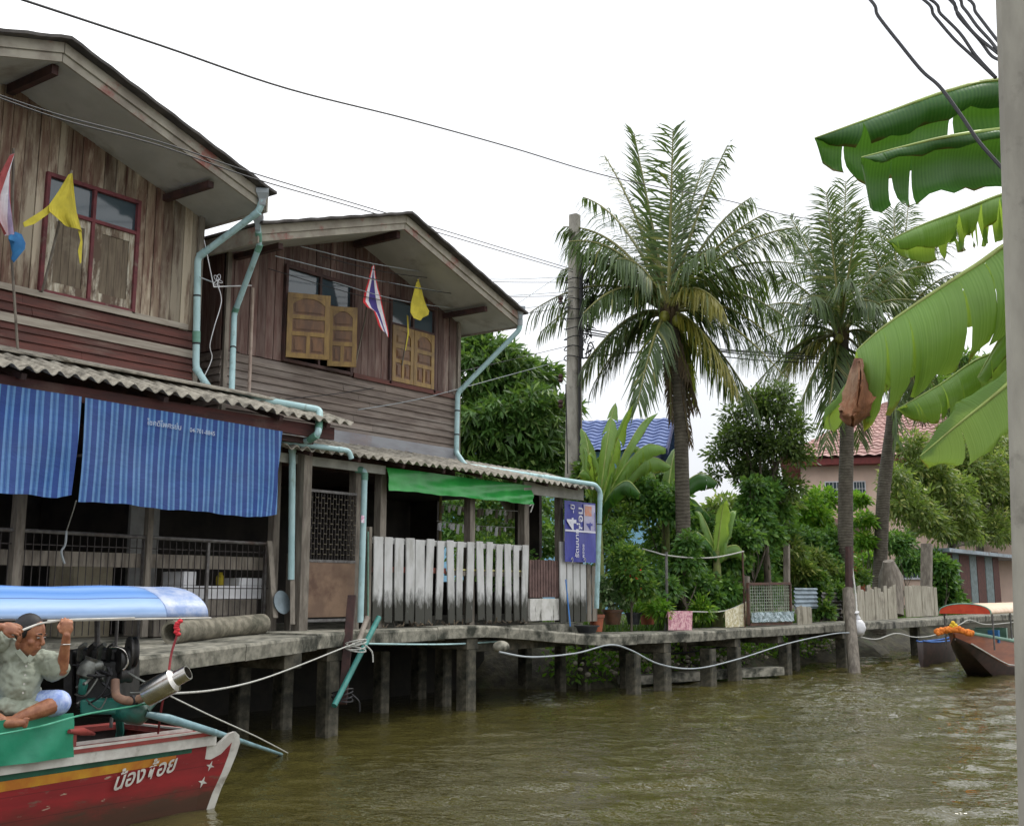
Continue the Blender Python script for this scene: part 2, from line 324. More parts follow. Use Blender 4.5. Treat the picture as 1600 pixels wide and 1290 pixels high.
def piling(name, x, y, zt, w_, label, lean=(0, 0), d=None, m_=None, group='square pilings under the walkway'):
    mb = MB(); h = w_ / 2; zs = [-1.2, -.3, .1, .5, zt]; rows = []
    for z in zs:
        k_ = (z + 1.2) / (zt + 1.2); cx, cy = x + lean[0] * (k_ - 1), y + lean[1] * (k_ - 1); j = rnd(-.008, .008); g = h - .02
        rows.append([(cx - h + j, cy - g, z), (cx - g, cy - h + j, z), (cx + g, cy - h, z), (cx + h + j, cy - g, z), (cx + h, cy + g, z), (cx + g, cy + h, z), (cx - g, cy + h, z), (cx - h, cy + g, z), (cx - h + j, cy - g, z)])
    mb.sheet([r[::-1] for r in rows]); mb.add(rows[-1][:8], [tuple(range(8))])
    return T(mb.build(name, m_ or M['piling'], bev=0), label, 'piling', group)
for px, wy, w_, lab in [(440, 1138, .2, 'dark square piling in shadow behind the leaning teal pole'), (518, 1150, .21, 'pale square concrete piling with the teal pole tied to it'),
        (748, 1112, .22, 'broad pale concrete piling under the picket fence'), (1010, 1085, .2, 'dark concrete piling left of the pink cloth'), (1055, 1080, .25, 'pale concrete piling directly below the pink cloth'),
        (1138, 1071, .24, 'short piling below the beige cloth'), (1190, 1066, .22, 'pale piling below the wire mesh rack'), (1287, 1056, .22, 'dark piling left of the leaning post with the bag'), (1375, 1045, .24, 'pale piling right of the leaning post with the bag')]:
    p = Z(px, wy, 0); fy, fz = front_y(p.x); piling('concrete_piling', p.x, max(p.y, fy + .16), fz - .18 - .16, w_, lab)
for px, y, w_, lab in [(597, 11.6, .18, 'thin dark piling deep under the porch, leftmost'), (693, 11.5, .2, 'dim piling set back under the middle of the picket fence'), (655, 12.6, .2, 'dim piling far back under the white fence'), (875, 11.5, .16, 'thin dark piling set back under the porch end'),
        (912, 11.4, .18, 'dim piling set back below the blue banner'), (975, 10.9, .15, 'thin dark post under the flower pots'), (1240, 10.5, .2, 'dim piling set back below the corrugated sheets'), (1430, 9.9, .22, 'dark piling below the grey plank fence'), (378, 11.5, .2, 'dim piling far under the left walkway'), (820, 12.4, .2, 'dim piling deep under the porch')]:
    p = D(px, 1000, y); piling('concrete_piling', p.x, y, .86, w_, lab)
bms = [(9.05, 9.55, 1.0), (10.35, 10.2, 1.0), (13.65, 10.65, 1.0), (18.43, 10.02, .78), (21.2, 9.98, .78), (23.2, 9.95, .78), (26.4, 9.75, .78)]
for i, (x, y, zt) in enumerate(bms):
    lab = ['leftmost concrete crossbeam under the left walkway', 'concrete crossbeam above the pole-tied piling', 'concrete crossbeam end jutting under the picket fence', 'crossbeam under the slab with the pink cloth', 'crossbeam under the slab with the beige cloth', 'crossbeam under the wire mesh rack', 'crossbeam beyond the leaning post'][i]
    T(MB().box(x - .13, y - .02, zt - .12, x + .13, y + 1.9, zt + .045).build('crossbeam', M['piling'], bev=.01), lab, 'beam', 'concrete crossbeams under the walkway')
T(MB().box(13.8, 10.75, .83, 17.2, 10.93, 1.0).build('edge_beam', M['piling'], bev=.01), 'long dark concrete beam under the walkway below the porch end', 'beam')
b = MB(); c = D(783, 1010, 10.45); b.ball(c, (.15, .12, .09), 12, 8); T(b.build('concrete_lump', M['concrete'], smooth=40), 'pale lump of broken concrete under the slab edge right of centre', 'rubble')
st = MB(); a = Z(975, 1062, .12); b_ = Z(1215, 1047, .12); st.bar(a, b_, .35, .16)
T(st.build('low_kerb', M['concrete']), 'low concrete strip at the water line under the right walkway', 'kerb')
# ================================================================ HOUSES
def boards_v(mb, x0, x1, zb, zt, y, wmin, wmax, holes=()):
    x = x0
    while x < x1 - .02:
        w_ = min(rnd(wmin, wmax), x1 - x); xm = x + w_ / 2; dy = rnd(-.007, .007); segs = [(zb, None)]
        cut = [h for h in holes if h[0] < xm < h[1]]
        pieces = []
        if cut: h = cut[0]; pieces = [(zb, h[2]), (h[3], None)]
        else: pieces = [(zb + rnd(-.012, .012), None)]
        for lo_, hi_ in pieces:
            ta, tb = (zt(x + .003), zt(x + w_ - .006)) if hi_ is None else (hi_, hi_)
            if min(ta, tb) <= lo_: continue
            X0, X1 = x + .003, x + w_ - .006
            mb.hexa([(X0, y + dy, lo_), (X1, y + dy, lo_), (X1, y + dy + .02, lo_), (X0, y + dy + .02, lo_), (X0, y + dy, ta), (X1, y + dy, tb), (X1, y + dy + .02, tb), (X0, y + dy + .02, ta)])
        x += w_
def clap(mb, x0, x1, z0, z1, y, h, skip=None):
    n = round((z1 - z0) / h); h = (z1 - z0) / n
    for i in range(n):
        a = z0 + i * h; x = x0
        while x < x1 - .01:
            xe = min(x1, x + rnd(2.2, 4.2)); xe = x1 if x1 - xe < .6 else xe; j = rnd(-.004, .004)
            mb.hexa([(x + .002, y - .034 + j, a - .012), (xe - .002, y - .034 + j, a - .012), (xe - .002, y, a - .012), (x + .002, y, a - .012), (x + .002, y - .008, a + h), (xe - .002, y - .008, a + h), (xe - .002, y, a + h), (x + .002, y, a + h)]); x = xe
def claps_x(mb, X, y0, y1, z0, z1, h):   # clapboards on a side wall facing -X
    n = round((z1 - z0) / h); h = (z1 - z0) / n
    for i in range(n):
        a = z0 + i * h; mb.hexa([(X - .034, y0, a - .012), (X, y0, a - .012), (X, y1, a - .012), (X - .034, y1, a - .012), (X - .008, y0, a + h), (X, y0, a + h), (X, y1, a + h), (X - .008, y1, a + h)])
def gable_house(label, Xr, zr, kl, X0, X1, XL, XR, Yv, Yw, Yb, zsplit, zbase, holes, MU, ML, loc):
    H = thing('wooden_house', loc, label, 'house')
    zt = lambda x: zr - kl * abs(x - Xr)
    mb = MB(); boards_v(mb, XL, XR, zsplit + .02, lambda x: zt(x) - .235, Yw, .11, .17, holes); up = mb.build('wall', MU, H)
    T(up, 'weathered reddish vertical boards')
    mb = MB(); poly = [(XL, Yw + .03, zbase - 1), (XR, Yw + .03, zbase - 1), (XR, Yw + .03, zt(XR) - .24)] + ([(Xr, Yw + .03, zt(Xr) - .24)] if XL < Xr < XR else []) + [(XL, Yw + .03, zt(XL) - .24)]
    hs = sorted(holes)
    # backing sheet in vertical strips so that window openings stay open
    xs_ = sorted({XL, XR, Xr} | {h[0] for h in hs} | {h[1] for h in hs})
    for a, b in zip(xs_, xs_[1:]):
        cut = [h for h in hs if h[0] - .001 <= a and b <= h[1] + .001]
        for lo_, hi_ in ([(zbase - .4, cut[0][2]), (cut[0][3], None)] if cut else [(zbase - .4, None)]):
            ta, tb = (zt(a) - .24, zt(b) - .24) if hi_ is None else (hi_, hi_)
            mb.hexa([(a, Yw + .024, lo_), (b, Yw + .024, lo_), (b, Yw + .06, lo_), (a, Yw + .06, lo_), (a, Yw + .024, ta), (b, Yw + .024, tb), (b, Yw + .06, tb), (a, Yw + .06, ta)])
    for X in (XL, XR):
        mb.box(X - .03 if X == XL else X - .01, Yw + .062, zbase - .4, X + .01 if X == XL else X + .03, Yb, zt(X) - .24)
    mb.prism([(XL, Yb, zbase - .4), (XR, Yb, zbase - .4), (XR, Yb, zt(XR) - .24)] + ([(Xr, Yb, zt(Xr) - .24)] if XL < Xr < XR else []) + [(XL, Yb, zt(XL) - .24)], (0, .05, 0))
    mb.box(XL, Yw + .065, 3.55, XR, Yb, 3.6)
    mb.build('backing', M['dark_wood'], H)
    mb = MB(); clap(mb, XL, XR, zbase - .05, zsplit, Yw - .004, .105); claps_x(mb, XL - .03, Yw + .0, Yb, zbase - .3, zsplit, .105); mb.build('clapboard_wall', ML, H)
    mb = MB(); x_ = Yw + .03
    while x_ < Yb - .1:
        mb.box(XL - .05, x_ + .003, zsplit + .02, XL - .032, x_ + .135, zt(XL) - .24); x_ += .14
    mb.build('side_wall', MU, H)
    mb = MB()
    for X in (XL, XR): MB().box(X - .035, Yw - .045, zbase - .05, X + .035, Yw - .036 + .03, zt(X) - .24).build('corner_post', M['grey_wood'], H)
    # roof: two slopes of sheet, soffit lining, two-step barge boards at the front verge, fascia along the eaves
    rf, sf, bg_ = MB(), MB(), MB()
    for sx in (-1, 1):
        xe = X0 if sx < 0 else X1; ze = zt(xe); n_ = 24; rws = []
        for i in range(n_ + 1):
            t_ = i / n_; xx = Xr + (xe + sx * .06 - Xr) * t_; zz = zt(xx); rws.append([(xx, Yv - .15, zz + (.006 * math.sin(i * 1.9))), (xx, Yb + .3, zz)])
        if sx < 0: rws = rws[::-1]
        rf.sheet(rws, (0, 0, -.035))
        q = lambda x, y, dz: (x, y, zt(x) + dz)
        xi = Xr + sx * .005
        a_, b_ = (xe, xi) if sx < 0 else (xi, xe)
        sf.hexa([q(a_, Yv + .03, -.24), q(b_, Yv + .03, -.24), q(b_, Yb + .2, -.24), q(a_, Yb + .2, -.24), q(a_, Yv + .03, -.225), q(b_, Yv + .03, -.225), q(b_, Yb + .2, -.225), q(a_, Yb + .2, -.225)])
        bg_.hexa([q(a_, Yv - .03, -.155), q(b_, Yv - .03, -.155), q(b_, Yv, -.155), q(a_, Yv, -.155), q(a_, Yv - .03, -.037), q(b_, Yv - .03, -.037), q(b_, Yv, -.037), q(a_, Yv, -.037)])
        bg_.hexa([q(a_, Yv - .005, -.25), q(b_, Yv - .005, -.25), q(b_, Yv + .025, -.25), q(a_, Yv + .025, -.25), q(a_, Yv - .005, -.158), q(b_, Yv - .005, -.158), q(b_, Yv + .025, -.158), q(a_, Yv + .025, -.158)])
        xf = xe - sx * .0
        bg_.box(min(xf, xf + sx * .025), Yv - .03, ze - .27, max(xf, xf + sx * .025), Yb + .2, ze - .05)
        # half-round gutter along the eave
    R_ = rf.build('roof', M['roof'], H); sf.build('soffit', M['soffit'], R_); bg_.build('barge_board', M['barge'], R_)
    pu = MB()
    for xx in (Xr, Xr + (X1 - Xr) * .74, X0 + .5 if X0 > 4 else X0 + .6):
        pu = MB(); pu.box(xx - .04, Yv + .12, zt(xx) - .36, xx + .04, Yw - .01, zt(xx) - .25 - (.03 if xx != Xr else 0)); pu.build('purlin', M['dark_wood'], R_)
    return H, zt
# ---- house with the white-peeled window, at the left
holes1 = [(6.97, 8.2, 5.0, 6.38)]
H1, zt1 = gable_house('left wooden stilt house with peeling red boards, one double window and striped curtains below', 6.45, 7.5, .30, 3.5, 9.33, 3.7, 9.15, 10.6, 11.6, 18, 4.92, 4.27, holes1, M['board_up'], M['board_low'], (6.45, 11.6, 1.2))
H2, zt2 = gable_house('middle wooden stilt house with open brown panelled shutters and a green awning sheet below', 12.3, 7.23, .32, 9.5, 15.2, 9.87, 14.82, 10.9, 11.9, 18, 4.86, 3.83, [(10.9, 12.25, 4.9, 6.26), (13.1, 14.18, 4.9, 6.28)], M['board_up2'], M['board_low2'], (12.3, 11.9, 1.2))
mb = MB(); mb.box(6.3, 11.6 - .05, 4.93, 9.0, 11.6 - .03, 5.0); mb.box(6.2, 11.553, 4.585, 9.12, 11.568, 4.68); mb.build('trim_board', M['board_pale'], H1)
mb = MB(); mb.box(12.3, 11.9 - .05, 4.86, 14.8, 11.9 - .03, 4.93); mb.build('trim_board', M['board_low'], H2)
mb = MB(); mb.box(9.95, 11.82, 3.84, 14.78, 11.86, 4.02)
T(mb.build('flashing', mat('bluish_metal_flashing', s(140, 142, 146), s(120, 118, 122), s(130, 112, 108), scale=3, st=(.4, 1, 2), rough=.5), H2), 'faded bluish metal strip along the wall foot')
M['win_red'] = mat('maroon_window_paint', s(118, 60, 64), s(96, 50, 54), s(120, 100, 90), scale=8, s3=4, d3=(.6, .7))
M['shut_old'] = mat('peeled_shutter_paint', s(196, 190, 172), s(136, 122, 102), s(96, 80, 66), scale=4, st=(6, 1, 1), s3=2.4, st3=(2, 1, .7), d3=(.46, .56), bump=.4, isl=.1)
M['shut_in'] = mat('bare_shutter_panel', s(118, 106, 88), s(96, 84, 70), s(140, 130, 112), scale=5, st=(6, 1, .6), bump=.4)
M['shut_new'] = mat('varnished_brown_shutter', s(142, 112, 52), s(118, 90, 40), s(156, 128, 64), scale=5, st=(3, 3, .7), rough=.42, bump=.1, isl=.12, s3=2.5)
M['shut_rec'] = mat('darker_shutter_panel', s(118, 82, 48), s(94, 64, 40), s(128, 98, 54), scale=5, st=(3, 3, .7), rough=.45, bump=.1, isl=.12)
M['jamb'] = mat('dark_window_jamb', s(84, 60, 56), s(66, 50, 48), isl=.1)
def frame(H, x0, x1, z0, z1, zt_, y, m_, label):
    mb = MB(); t = .045
    mb.box(x0 - t, y - .05, z0 - t, x0, y + .05, z1 + t); mb.box(x1, y - .05, z0 - t, x1 + t, y + .05, z1 + t)
    mb.box(x0 + .001, y - .048, z0 - t, x1 - .001, y + .05, z0); mb.box(x0 + .001, y - .048, z1, x1 - .001, y + .05, z1 + t)
    mb.box(x0 + .001, y - .045, zt_ - .02, x1 - .001, y + .03, zt_ + .02); xm = (x0 + x1) / 2; mb.box(xm - .02, y - .043, z0 + .001, xm + .02, y + .028, z1 - .001)
    return T(mb.build('window', m_, H), label)
W1 = frame(H1, 7.0, 8.17, 5.03, 6.35, 5.98, 11.6, M['win_red'], 'maroon framed double window with peeling closed shutters')
for a, b in ((7.001, 7.564), (7.606, 8.169)):
    MB().box(a, 11.6, 6.001, b, 11.606, 6.349).build('pane', M['glass'], W1)
    sh = MB(); t = .12; sh.box(a, 11.585, 5.031, a + t, 11.61, 5.959); sh.box(b - .07, 11.585, 5.031, b, 11.61, 5.959); sh.box(a + t + .001, 11.586, 5.031, b - .071, 11.609, 5.14); sh.box(a + t + .001, 11.586, 5.86, b - .071, 11.609, 5.959)
    S_ = sh.build('shutter', M['shut_old'], W1)
    sh = MB(); x = a + t
    while x < b - .08: sh.box(x + .002, 11.597, 5.141, min(x + .1, b - .071) - .002, 11.604, 5.859); x += .1
    T(sh.build('shutter_panel', M['shut_in'], W1), 'bare grey-brown boards')
def frame_only(H, x0, x1, z0, z1, zt_, y, label): return frame(H, x0, x1, z0, z1, zt_, y, M['jamb'], label)
W2 = frame_only(H2, 10.93, 12.22, 4.93, 6.24, 5.85, 11.9, 'window whose two brown shutters stand open'); W3 = frame_only(H2, 13.13, 14.15, 4.93, 6.25, 5.85, 11.9, 'window with closed brown shutters, nearer the eave')
for Wn, x0, x1 in ((W2, 10.93, 12.22), (W3, 13.13, 14.15)):
    xm = (x0 + x1) / 2
    for a, b in ((x0 + .001, xm - .021), (xm + .021, x1 - .001)): MB().box(a, 11.9, 5.871, b, 11.906, 6.239).build('pane', M['glass'], Wn)
def shutter(Wn, P, Q, zb, ztp, label):   # a panelled leaf standing between ground points P and Q (hinge first)
    P, Q = V((P[0], P[1], 0)), V((Q[0], Q[1], 0)); u = (Q - P).normalized(); L = (Q - P).length; n = V((u.y, -u.x, 0)); h = ztp - zb
    bx = lambda m_, a, b, c, d, o0, o1: m_.hexa([P + u * a + n * o0 + V((0, 0, zb + c)), P + u * b + n * o0 + V((0, 0, zb + c)), P + u * b + n * o1 + V((0, 0, zb + c)), P + u * a + n * o1 + V((0, 0, zb + c)), P + u * a + n * o0 + V((0, 0, zb + d)), P + u * b + n * o0 + V((0, 0, zb + d)), P + u * b + n * o1 + V((0, 0, zb + d)), P + u * a + n * o1 + V((0, 0, zb + d))])
    mb = MB(); e = .001; t = min(.075, L * .16); bx(mb, 0, t, 0, h, 0, .035); bx(mb, L - t, L, 0, h, 0, .035)
    zs_ = [(0, .07), (h * .34, h * .34 + .06), (h * .60, h * .60 + .06), (h - .07, h)]
    for a, b in zs_: bx(mb, t + e, L - t - e, a, b, .001, .034)
    bx(mb, L / 2 - .025, L / 2 + .025, .071, h * .34 - e, .002, .033)
    # arched head: wedges in the upper corners of the top panel
    for sx in (-1, 1):
        pts = [];
        for i in range(6):
            a = i / 5; pts.append((L / 2 + sx * (L / 2 - t - e) * (1 - .9 * a), h - .07 - e - .09 * (1 - a) ** 2))
        poly = [P + u * (L / 2 + sx * (L / 2 - t - e)) + n * .003 + V((0, 0, zb + h - .071))] + [P + u * q + n * .003 + V((0, 0, zb + z_)) for q, z_ in pts]
        mb.prism(poly if sx < 0 else poly[::-1], n * .029)
    S_ = mb.build('shutter', M['shut_new'], Wn); S_['label'] = label
    mb = MB(); bx(mb, t, L - t, .06, h - .06, .012, .022)
    def raised(a, b, c, d):
        if b - a < .04: return
        g = .028; bx(mb, a + g, b - g, c + g, d - g, .0225, .029); bx(mb, a + g + .014, b - g - .014, c + g + .014, d - g - .014, .0292, .036); bx(mb, a + g, b - g, c + g, d - g, .0005, .0115)
    raised(t, L / 2 - .025, .07, h * .34); raised(L / 2 + .025, L - t, .07, h * .34); raised(t, L - t, h * .34 + .06, h * .60); raised(t, L - t, h * .60 + .06, h - .12)
    mb.build('shutter_panel', M['shut_rec'], Wn)
a, b = D(448, 500, 11.83), D(515, 500, 11.5); shutter(W2, (a.x, a.y), (b.x, b.y), 4.93, 5.86, 'left leaf swung outwards')
a, b = D(558, 500, 11.55), D(513, 500, 11.82); shutter(W2, (b.x, b.y), (a.x, a.y), 4.93, 5.82, 'right leaf swung outwards past the jamb')
shutter(W3, (13.135, 11.875), (13.635, 11.875), 4.935, 5.83, 'left leaf, closed'); shutter(W3, (13.645, 11.875), (14.145, 11.875), 4.935, 5.83, 'right leaf, closed')
# ---- corrugated awnings
def awning(H, x0, x1, yf, zf, yb, zb, label):
    lam = .177; n = int((x1 - x0) / lam * 8); rws = []
    for j, t in enumerate((0, .5, 1)):
        rws.append([(x0 + (x1 - x0) * i / n, yf + (yb - yf) * t + (.012 * math.sin(int(i / 44) * 2.3) if j == 0 else 0), zf + (zb - zf) * t + .028 * math.cos(2 * math.pi * (x0 + (x1 - x0) * i / n) / lam) + (int(i / 44) % 2) * .006 + .012 * math.sin(i * .013)) for i in range(n + 1)])
    return T(MB().sheet(rws, (0, 0, -.014)).build('awning', M['corrug'], H, smooth=50), label)
awning(H1, 3.6, 10.78, 10.38, 3.86, 11.58, 4.27, 'grey corrugated porch roof with lichen')
awning(H2, 9.9, 17.4, 10.68, 3.50, 11.88, 3.84, 'lower corrugated porch roof')
mb = MB()  # ridge sheets piled on the first awning against the wall
mb.bar((5.5, 11.3, 4.235), (9.0, 11.3, 4.215), .5, .02, up=(0, -.3, 1)); mb.bar((7, 11.1, 4.19), (9.9, 11.05, 4.15), .35, .02, up=(0, -.3, 1)); mb.build('cover_strip', M['corrug'], H1)
MB().box(3.6, 10.56, 3.64, 10.62, 10.62, 3.80).build('fascia_beam', M['fascia'], H1)
MB().box(9.2, 10.66, 3.56, 10.35, 10.74, 3.635).build('fascia_beam', M['dark_wood'], H1)
for x in (4.5, 6.2, 7.9, 9.6, 10.4): MB().bar((x, 10.45, 3.79), (x, 11.56, 4.16), .06, .06).build('rafter', M['dark_wood'], H1)
M['beam_grey'] = mat('grey_painted_beam', s(176, 176, 168), s(150, 150, 142), scale=4)
T(MB().box(15.45, 10.98, 3.30, 17.27, 11.01, 3.50).build('fascia_beam', M['beam_grey'], H2), 'pale grey painted board over the porch end'); MB().box(10.0, 11.0, 3.34, 12.1, 11.04, 3.46).build('fascia_beam', M['beam_grey'], H2)
for x in np.arange(10.4, 17.4, .9): MB().bar((x, 10.75, 3.45), (x, 11.86, 3.74), .05, .05).build('rafter', M['dark_wood'], H2)
def post(H, px, y, zt_, w_, label=None, m_='grey_wood', zb=1.2, h=None):
    p = D(px, 900, y); x = p.x; o = MB().hexa([(x - w_ / 2, y - w_ / 2, zb), (x + w_ / 2, y - w_ / 2, zb), (x + w_ / 2, y + w_ / 2, zb), (x - w_ / 2, y + w_ / 2, zb)] + [(x - w_ / 2 + .006, y - w_ / 2, zt_), (x + w_ / 2 - .004, y - w_ / 2, zt_), (x + w_ / 2 - .004, y + w_ / 2, zt_), (x - w_ / 2 + .006, y + w_ / 2, zt_)]).build('post', M[m_], H, bev=.004)
    if label: o['label'] = label
    return o
for px, w_ in ((22, .11), (228, .08), (425, .11)): post(H1, px, 11.3, 3.62, w_)
post(H1, 470, 10.95, 3.56, .15, 'broad grey post beside the blue pipe')
post(H1, 455, 11.25, 2.2, .1); post(H1, 462, 11.1, 1.9, .06)
for px, w_ in ((552, .13), (592, .13), (733, .13), (818, .14), (874, .12)): post(H2, px, 11.2, 3.42, w_)
post(H2, 575, 11.12, 2.6, .07)
# ---- ground floor: slab, dim rooms
mb = MB(); mb.box(3.2, 11.05, 1.0, 17.3, 16.2, 1.18); T(mb.build('floor_slab', M['concrete'], H2), 'concrete ground floor on stilts')
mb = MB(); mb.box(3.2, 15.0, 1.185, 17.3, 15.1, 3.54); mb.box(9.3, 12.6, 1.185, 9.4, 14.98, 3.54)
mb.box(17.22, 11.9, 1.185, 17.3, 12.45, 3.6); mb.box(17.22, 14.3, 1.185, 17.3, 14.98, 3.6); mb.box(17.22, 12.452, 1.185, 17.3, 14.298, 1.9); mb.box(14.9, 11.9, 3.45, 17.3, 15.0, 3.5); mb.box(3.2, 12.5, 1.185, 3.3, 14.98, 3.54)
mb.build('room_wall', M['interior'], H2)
mb = MB(); p = D(205, 800, 12.6); q = D(250, 800, 12.6); mb.box(p.x, 12.6, 1.185, q.x, 12.65, 3.5); T(mb.build('partition', mat('grey_partition', s(150, 150, 146), s(132, 132, 128)), H1), 'grey partition panel inside')
mb = MB(); p = D(100, 900, 12.4); q = D(160, 900, 12.4); mb.box(p.x, 12.2, 1.185, q.x, 12.7, 2.15); T(mb.build('cupboard', mat('beige_cupboard', s(170, 160, 136), s(150, 140, 118))), 'beige cupboard standing behind the left railing', 'cupboard')
mb = MB(); mb.box(6.5, 11.34, 1.98, 10.2, 11.37, 2.14); mb.build('rail_board', M['grey_wood'], H1)
# added wall behind the pilings, coloured near black for the shade under the houses
T(MB().box(0, 13.2, -.5, 17.3, 13.4, 1.0).build('added_shade_wall', mat('painted_underhouse_shade', s(44, 40, 32), s(32, 30, 24), bump=.6)), 'added dark wall painting in the shade under the houses', 'wall')
# ================================================================ PORCH THINGS, PIPES, FLAGS, SIGN
def cloth(name, pts_top, pts_bot, Y, nx, nz, amp, m_, freq=9, th=.006, hem=.0, fn=None, parent=None):
    (xa, za), (xb, zb_) = pts_top; (xc, zc), (xd, zd) = pts_bot; rows = []
    for j in range(nz + 1):
        v = j / nz; r = []
        for i in range(nx + 1):
            u = i / nx; x = (xa + (xb - xa) * u) * (1 - v) + (xc + (xd - xc) * u) * v; z = (za + (zb_ - za) * u) * (1 - v) + (zc + (zd - zc) * u) * v
            y = Y + amp * (.35 + .65 * v) * (math.sin(freq * x + 1.3 * math.sin(3 * v + x)) + .5 * math.sin(2.3 * freq * x + 4 * v)) + amp * .5 * math.sin(5 * v + 2.2 * x)
            if fn: dx, dy, dz = fn(u, v); x += dx; y += dy; z += dz
            r.append((x, y, z + (hem * math.sin(x * 6 + 1) + hem * .5 * math.sin(x * 17)) * v * v))
        rows.append(r)
    return MB().sheet(rows, (0, th, 0)).build(name, m_, parent, smooth=60)
# striped blue fabric: stripes follow the cloth's own X
def stripes(name):
    k = N(name); sp = k.n('SeparateXYZ'); k.l(k.tc.outputs['Object'], sp.inputs[0])
    def band(period, off, a, b):
        m_ = k.n('Math', operation='MULTIPLY_ADD'); k.l(sp.outputs[0], m_.inputs[0]); m_.inputs[1].default_value = 1 / period; m_.inputs[2].default_value = off
        f = k.n('Math', operation='FRACT'); k.l(m_.outputs[0], f.inputs[0]); g = k.n('Math', operation='GREATER_THAN'); k.l(f.outputs[0], g.inputs[0]); g.inputs[1].default_value = a
        h = k.n('Math', operation='LESS_THAN'); k.l(f.outputs[0], h.inputs[0]); h.inputs[1].default_value = b; q = k.n('Math', operation='MULTIPLY'); k.l(g.outputs[0], q.inputs[0]); k.l(h.outputs[0], q.inputs[1]); return q.outputs[0]
    col = k.mix(k.ramp(k.noise(3, (1, 1, .6), 3), .3, .7), s(46, 76, 146), s(54, 88, 160))
    col = k.mix(band(.158, .1, .40, .98), col, s(66, 112, 172)); col = k.mix(band(.158, .1, .40, .56), col, s(108, 156, 208)); col = k.mix(band(.158, .1, .82, .98), col, s(98, 148, 202))
    col = k.mix(band(.158, .1, .66, .70), col, s(36, 80, 160))
    col = k.hsv(col, val=k.ramp(k.noise(1.4, (1, 1, 2.5), 6, .65), .32, .68, .84, 1.12), sat=k.ramp(k.noise(.8, (1, 1, 1), 3), .3, .7, .88, 1.05)); k.bump(k.noise(2.2, (1.6, 1, 3.2), 4, .6, 1.5), .35, .03); k.fin(col, .8); t = k.n('BsdfTranslucent'); k.l(col, t.inputs[0]); ms = k.n('MixShader'); ms.inputs[0].default_value = .22
    k.l(k.b.outputs[0], ms.inputs[1]); k.l(t.outputs[0], ms.inputs[2]); k.l(ms.outputs[0], k.out.inputs[0]); return k.m
M['stripe'] = stripes('blue_striped_cloth')
def curl(u, v):
    e = max(0, (u - .93) / .07); return (-.06 * e * v, -.05 * e * v, .10 * e * max(0, v - .55))
c1 = cloth('striped_curtain', ((4.2, 3.70), (6.89, 3.69)), ((4.2, 2.66), (6.88, 2.63)), 10.50, 90, 14, .014, M['stripe'], 4, hem=.008, fn=curl)
T(c1, 'blue striped curtain with a curled corner, hanging at the far left of the porch roof', 'curtain', 'striped curtains under the porch roof')
c2 = cloth('striped_curtain', ((6.93, 3.685), (9.67, 3.64)), ((6.93, 2.62), (9.64, 2.57)), 10.50, 110, 14, .012, M['stripe'], 3.3, hem=.008, fn=lambda u, v: (-.05 * max(0, u - .95) * 20 * (1 - abs(2 * v - 1)) , 0, .05 * max(0, u - .9) * 10 * v))
T(c2, 'wide blue striped curtain carrying white painted Thai writing and a phone number', 'curtain', 'striped curtains under the porch roof')
M['ink_white'] = mat('faded_white_paint_ink', s(196, 204, 214), s(150, 170, 200), scale=30, lo=.35, hi=.75, bump=0)
a, b = D(232, 667, 10.47), D(275, 676, 10.47); text_mesh('painted_writing', 'โชคดีไพศรย่บ', (a.x - .02, 10.472, 3.49), (1, 0, -.02), (0, 0, 1), .085, M['ink_white'], c2, bold=.004)
a = D(293, 676, 10.47); text_mesh('painted_phone_number', '04-701-8845', (a.x + .03, 10.472, 3.475), (1, 0, -.02), (0, 0, 1), .07, M['ink_white'], c2, bold=.006)
M['green_tarp'] = mat('green_plastic_sheet', s(52, 168, 74), s(44, 150, 66), s(72, 186, 90), scale=3, rough=.32, bump=.15, bd=.02, s3=1.5)
k_ = cloth('green_tarp', ((12.1, 3.44), (15.66, 3.44)), ((12.12, 3.12), (15.68, 3.13)), 10.98, 110, 14, .008, M['green_tarp'], 2.2, th=.008, hem=.006, fn=lambda u, v: (0, -.016 * math.sin(9 * u + 5 * v * (1 + u)) - .008 * abs(math.sin(13 * u - 7 * v + 2)) * v - .05 * v, 0))
T(k_, 'green plastic sheet hung along the front of the middle porch', 'tarpaulin')
T(MB().tube(cat([D(827, 790, 10.95), D(833, 787, 10.95), D(829, 800, 10.95)], 4), .012, 6).build('cord', M['rope'], k_), 'white tie cord')
# ---- white picket fence
F = thing('picket_fence', (13.8, 11.1, 1.2), 'white picket fence with mildewed bottoms in front of the middle porch', 'fence')
pk = [(583, 597), (601, 613), (616, 629), (633, 646), (649, 663), (666, 677), (682, 692), (698, 708), (714, 723), (729, 739), (744, 754), (760, 769), (774, 783), (788, 797), (802, 810), (815, 824)]
for i, (a, b) in enumerate(pk):
    xa, xb = D(a, 845, 11.08).x, D(b, 845, 11.08).x; l = rnd(-.03, .03); zt_ = 2.47 + rnd(-.015, .015); zb_ = 1.28 + rnd(-.06, .05); mb = MB(); z0 = zb_; rws = []
    for j in range(7):
        t = j / 6; z = z0 + (zt_ - z0) * t; dx = l * (1 - t) + .012 * math.sin(i * 2 + 3 * t); e = .016 * math.sin(i * 5.1) if j == 0 else 0
        rws.append([(xa + dx, 11.08, z - e), (xa + dx, 11.06, z), (xb + dx, 11.06, z + e), (xb + dx, 11.08, z)])
    R0 = [r + [r[0]] for r in rws]; mb.sheet([r[::-1] for r in R0]); mb.add(rws[0], [(0, 1, 2, 3)]); mb.add(rws[-1], [(3, 2, 1, 0)])
    mb.build('picket', M['picket'], F)
mb = MB(); mb.box(11.98, 11.105, 2.38, 15.72, 11.135, 2.46); T(mb.build('rail', M['white_paint'], F), 'white upper rail')
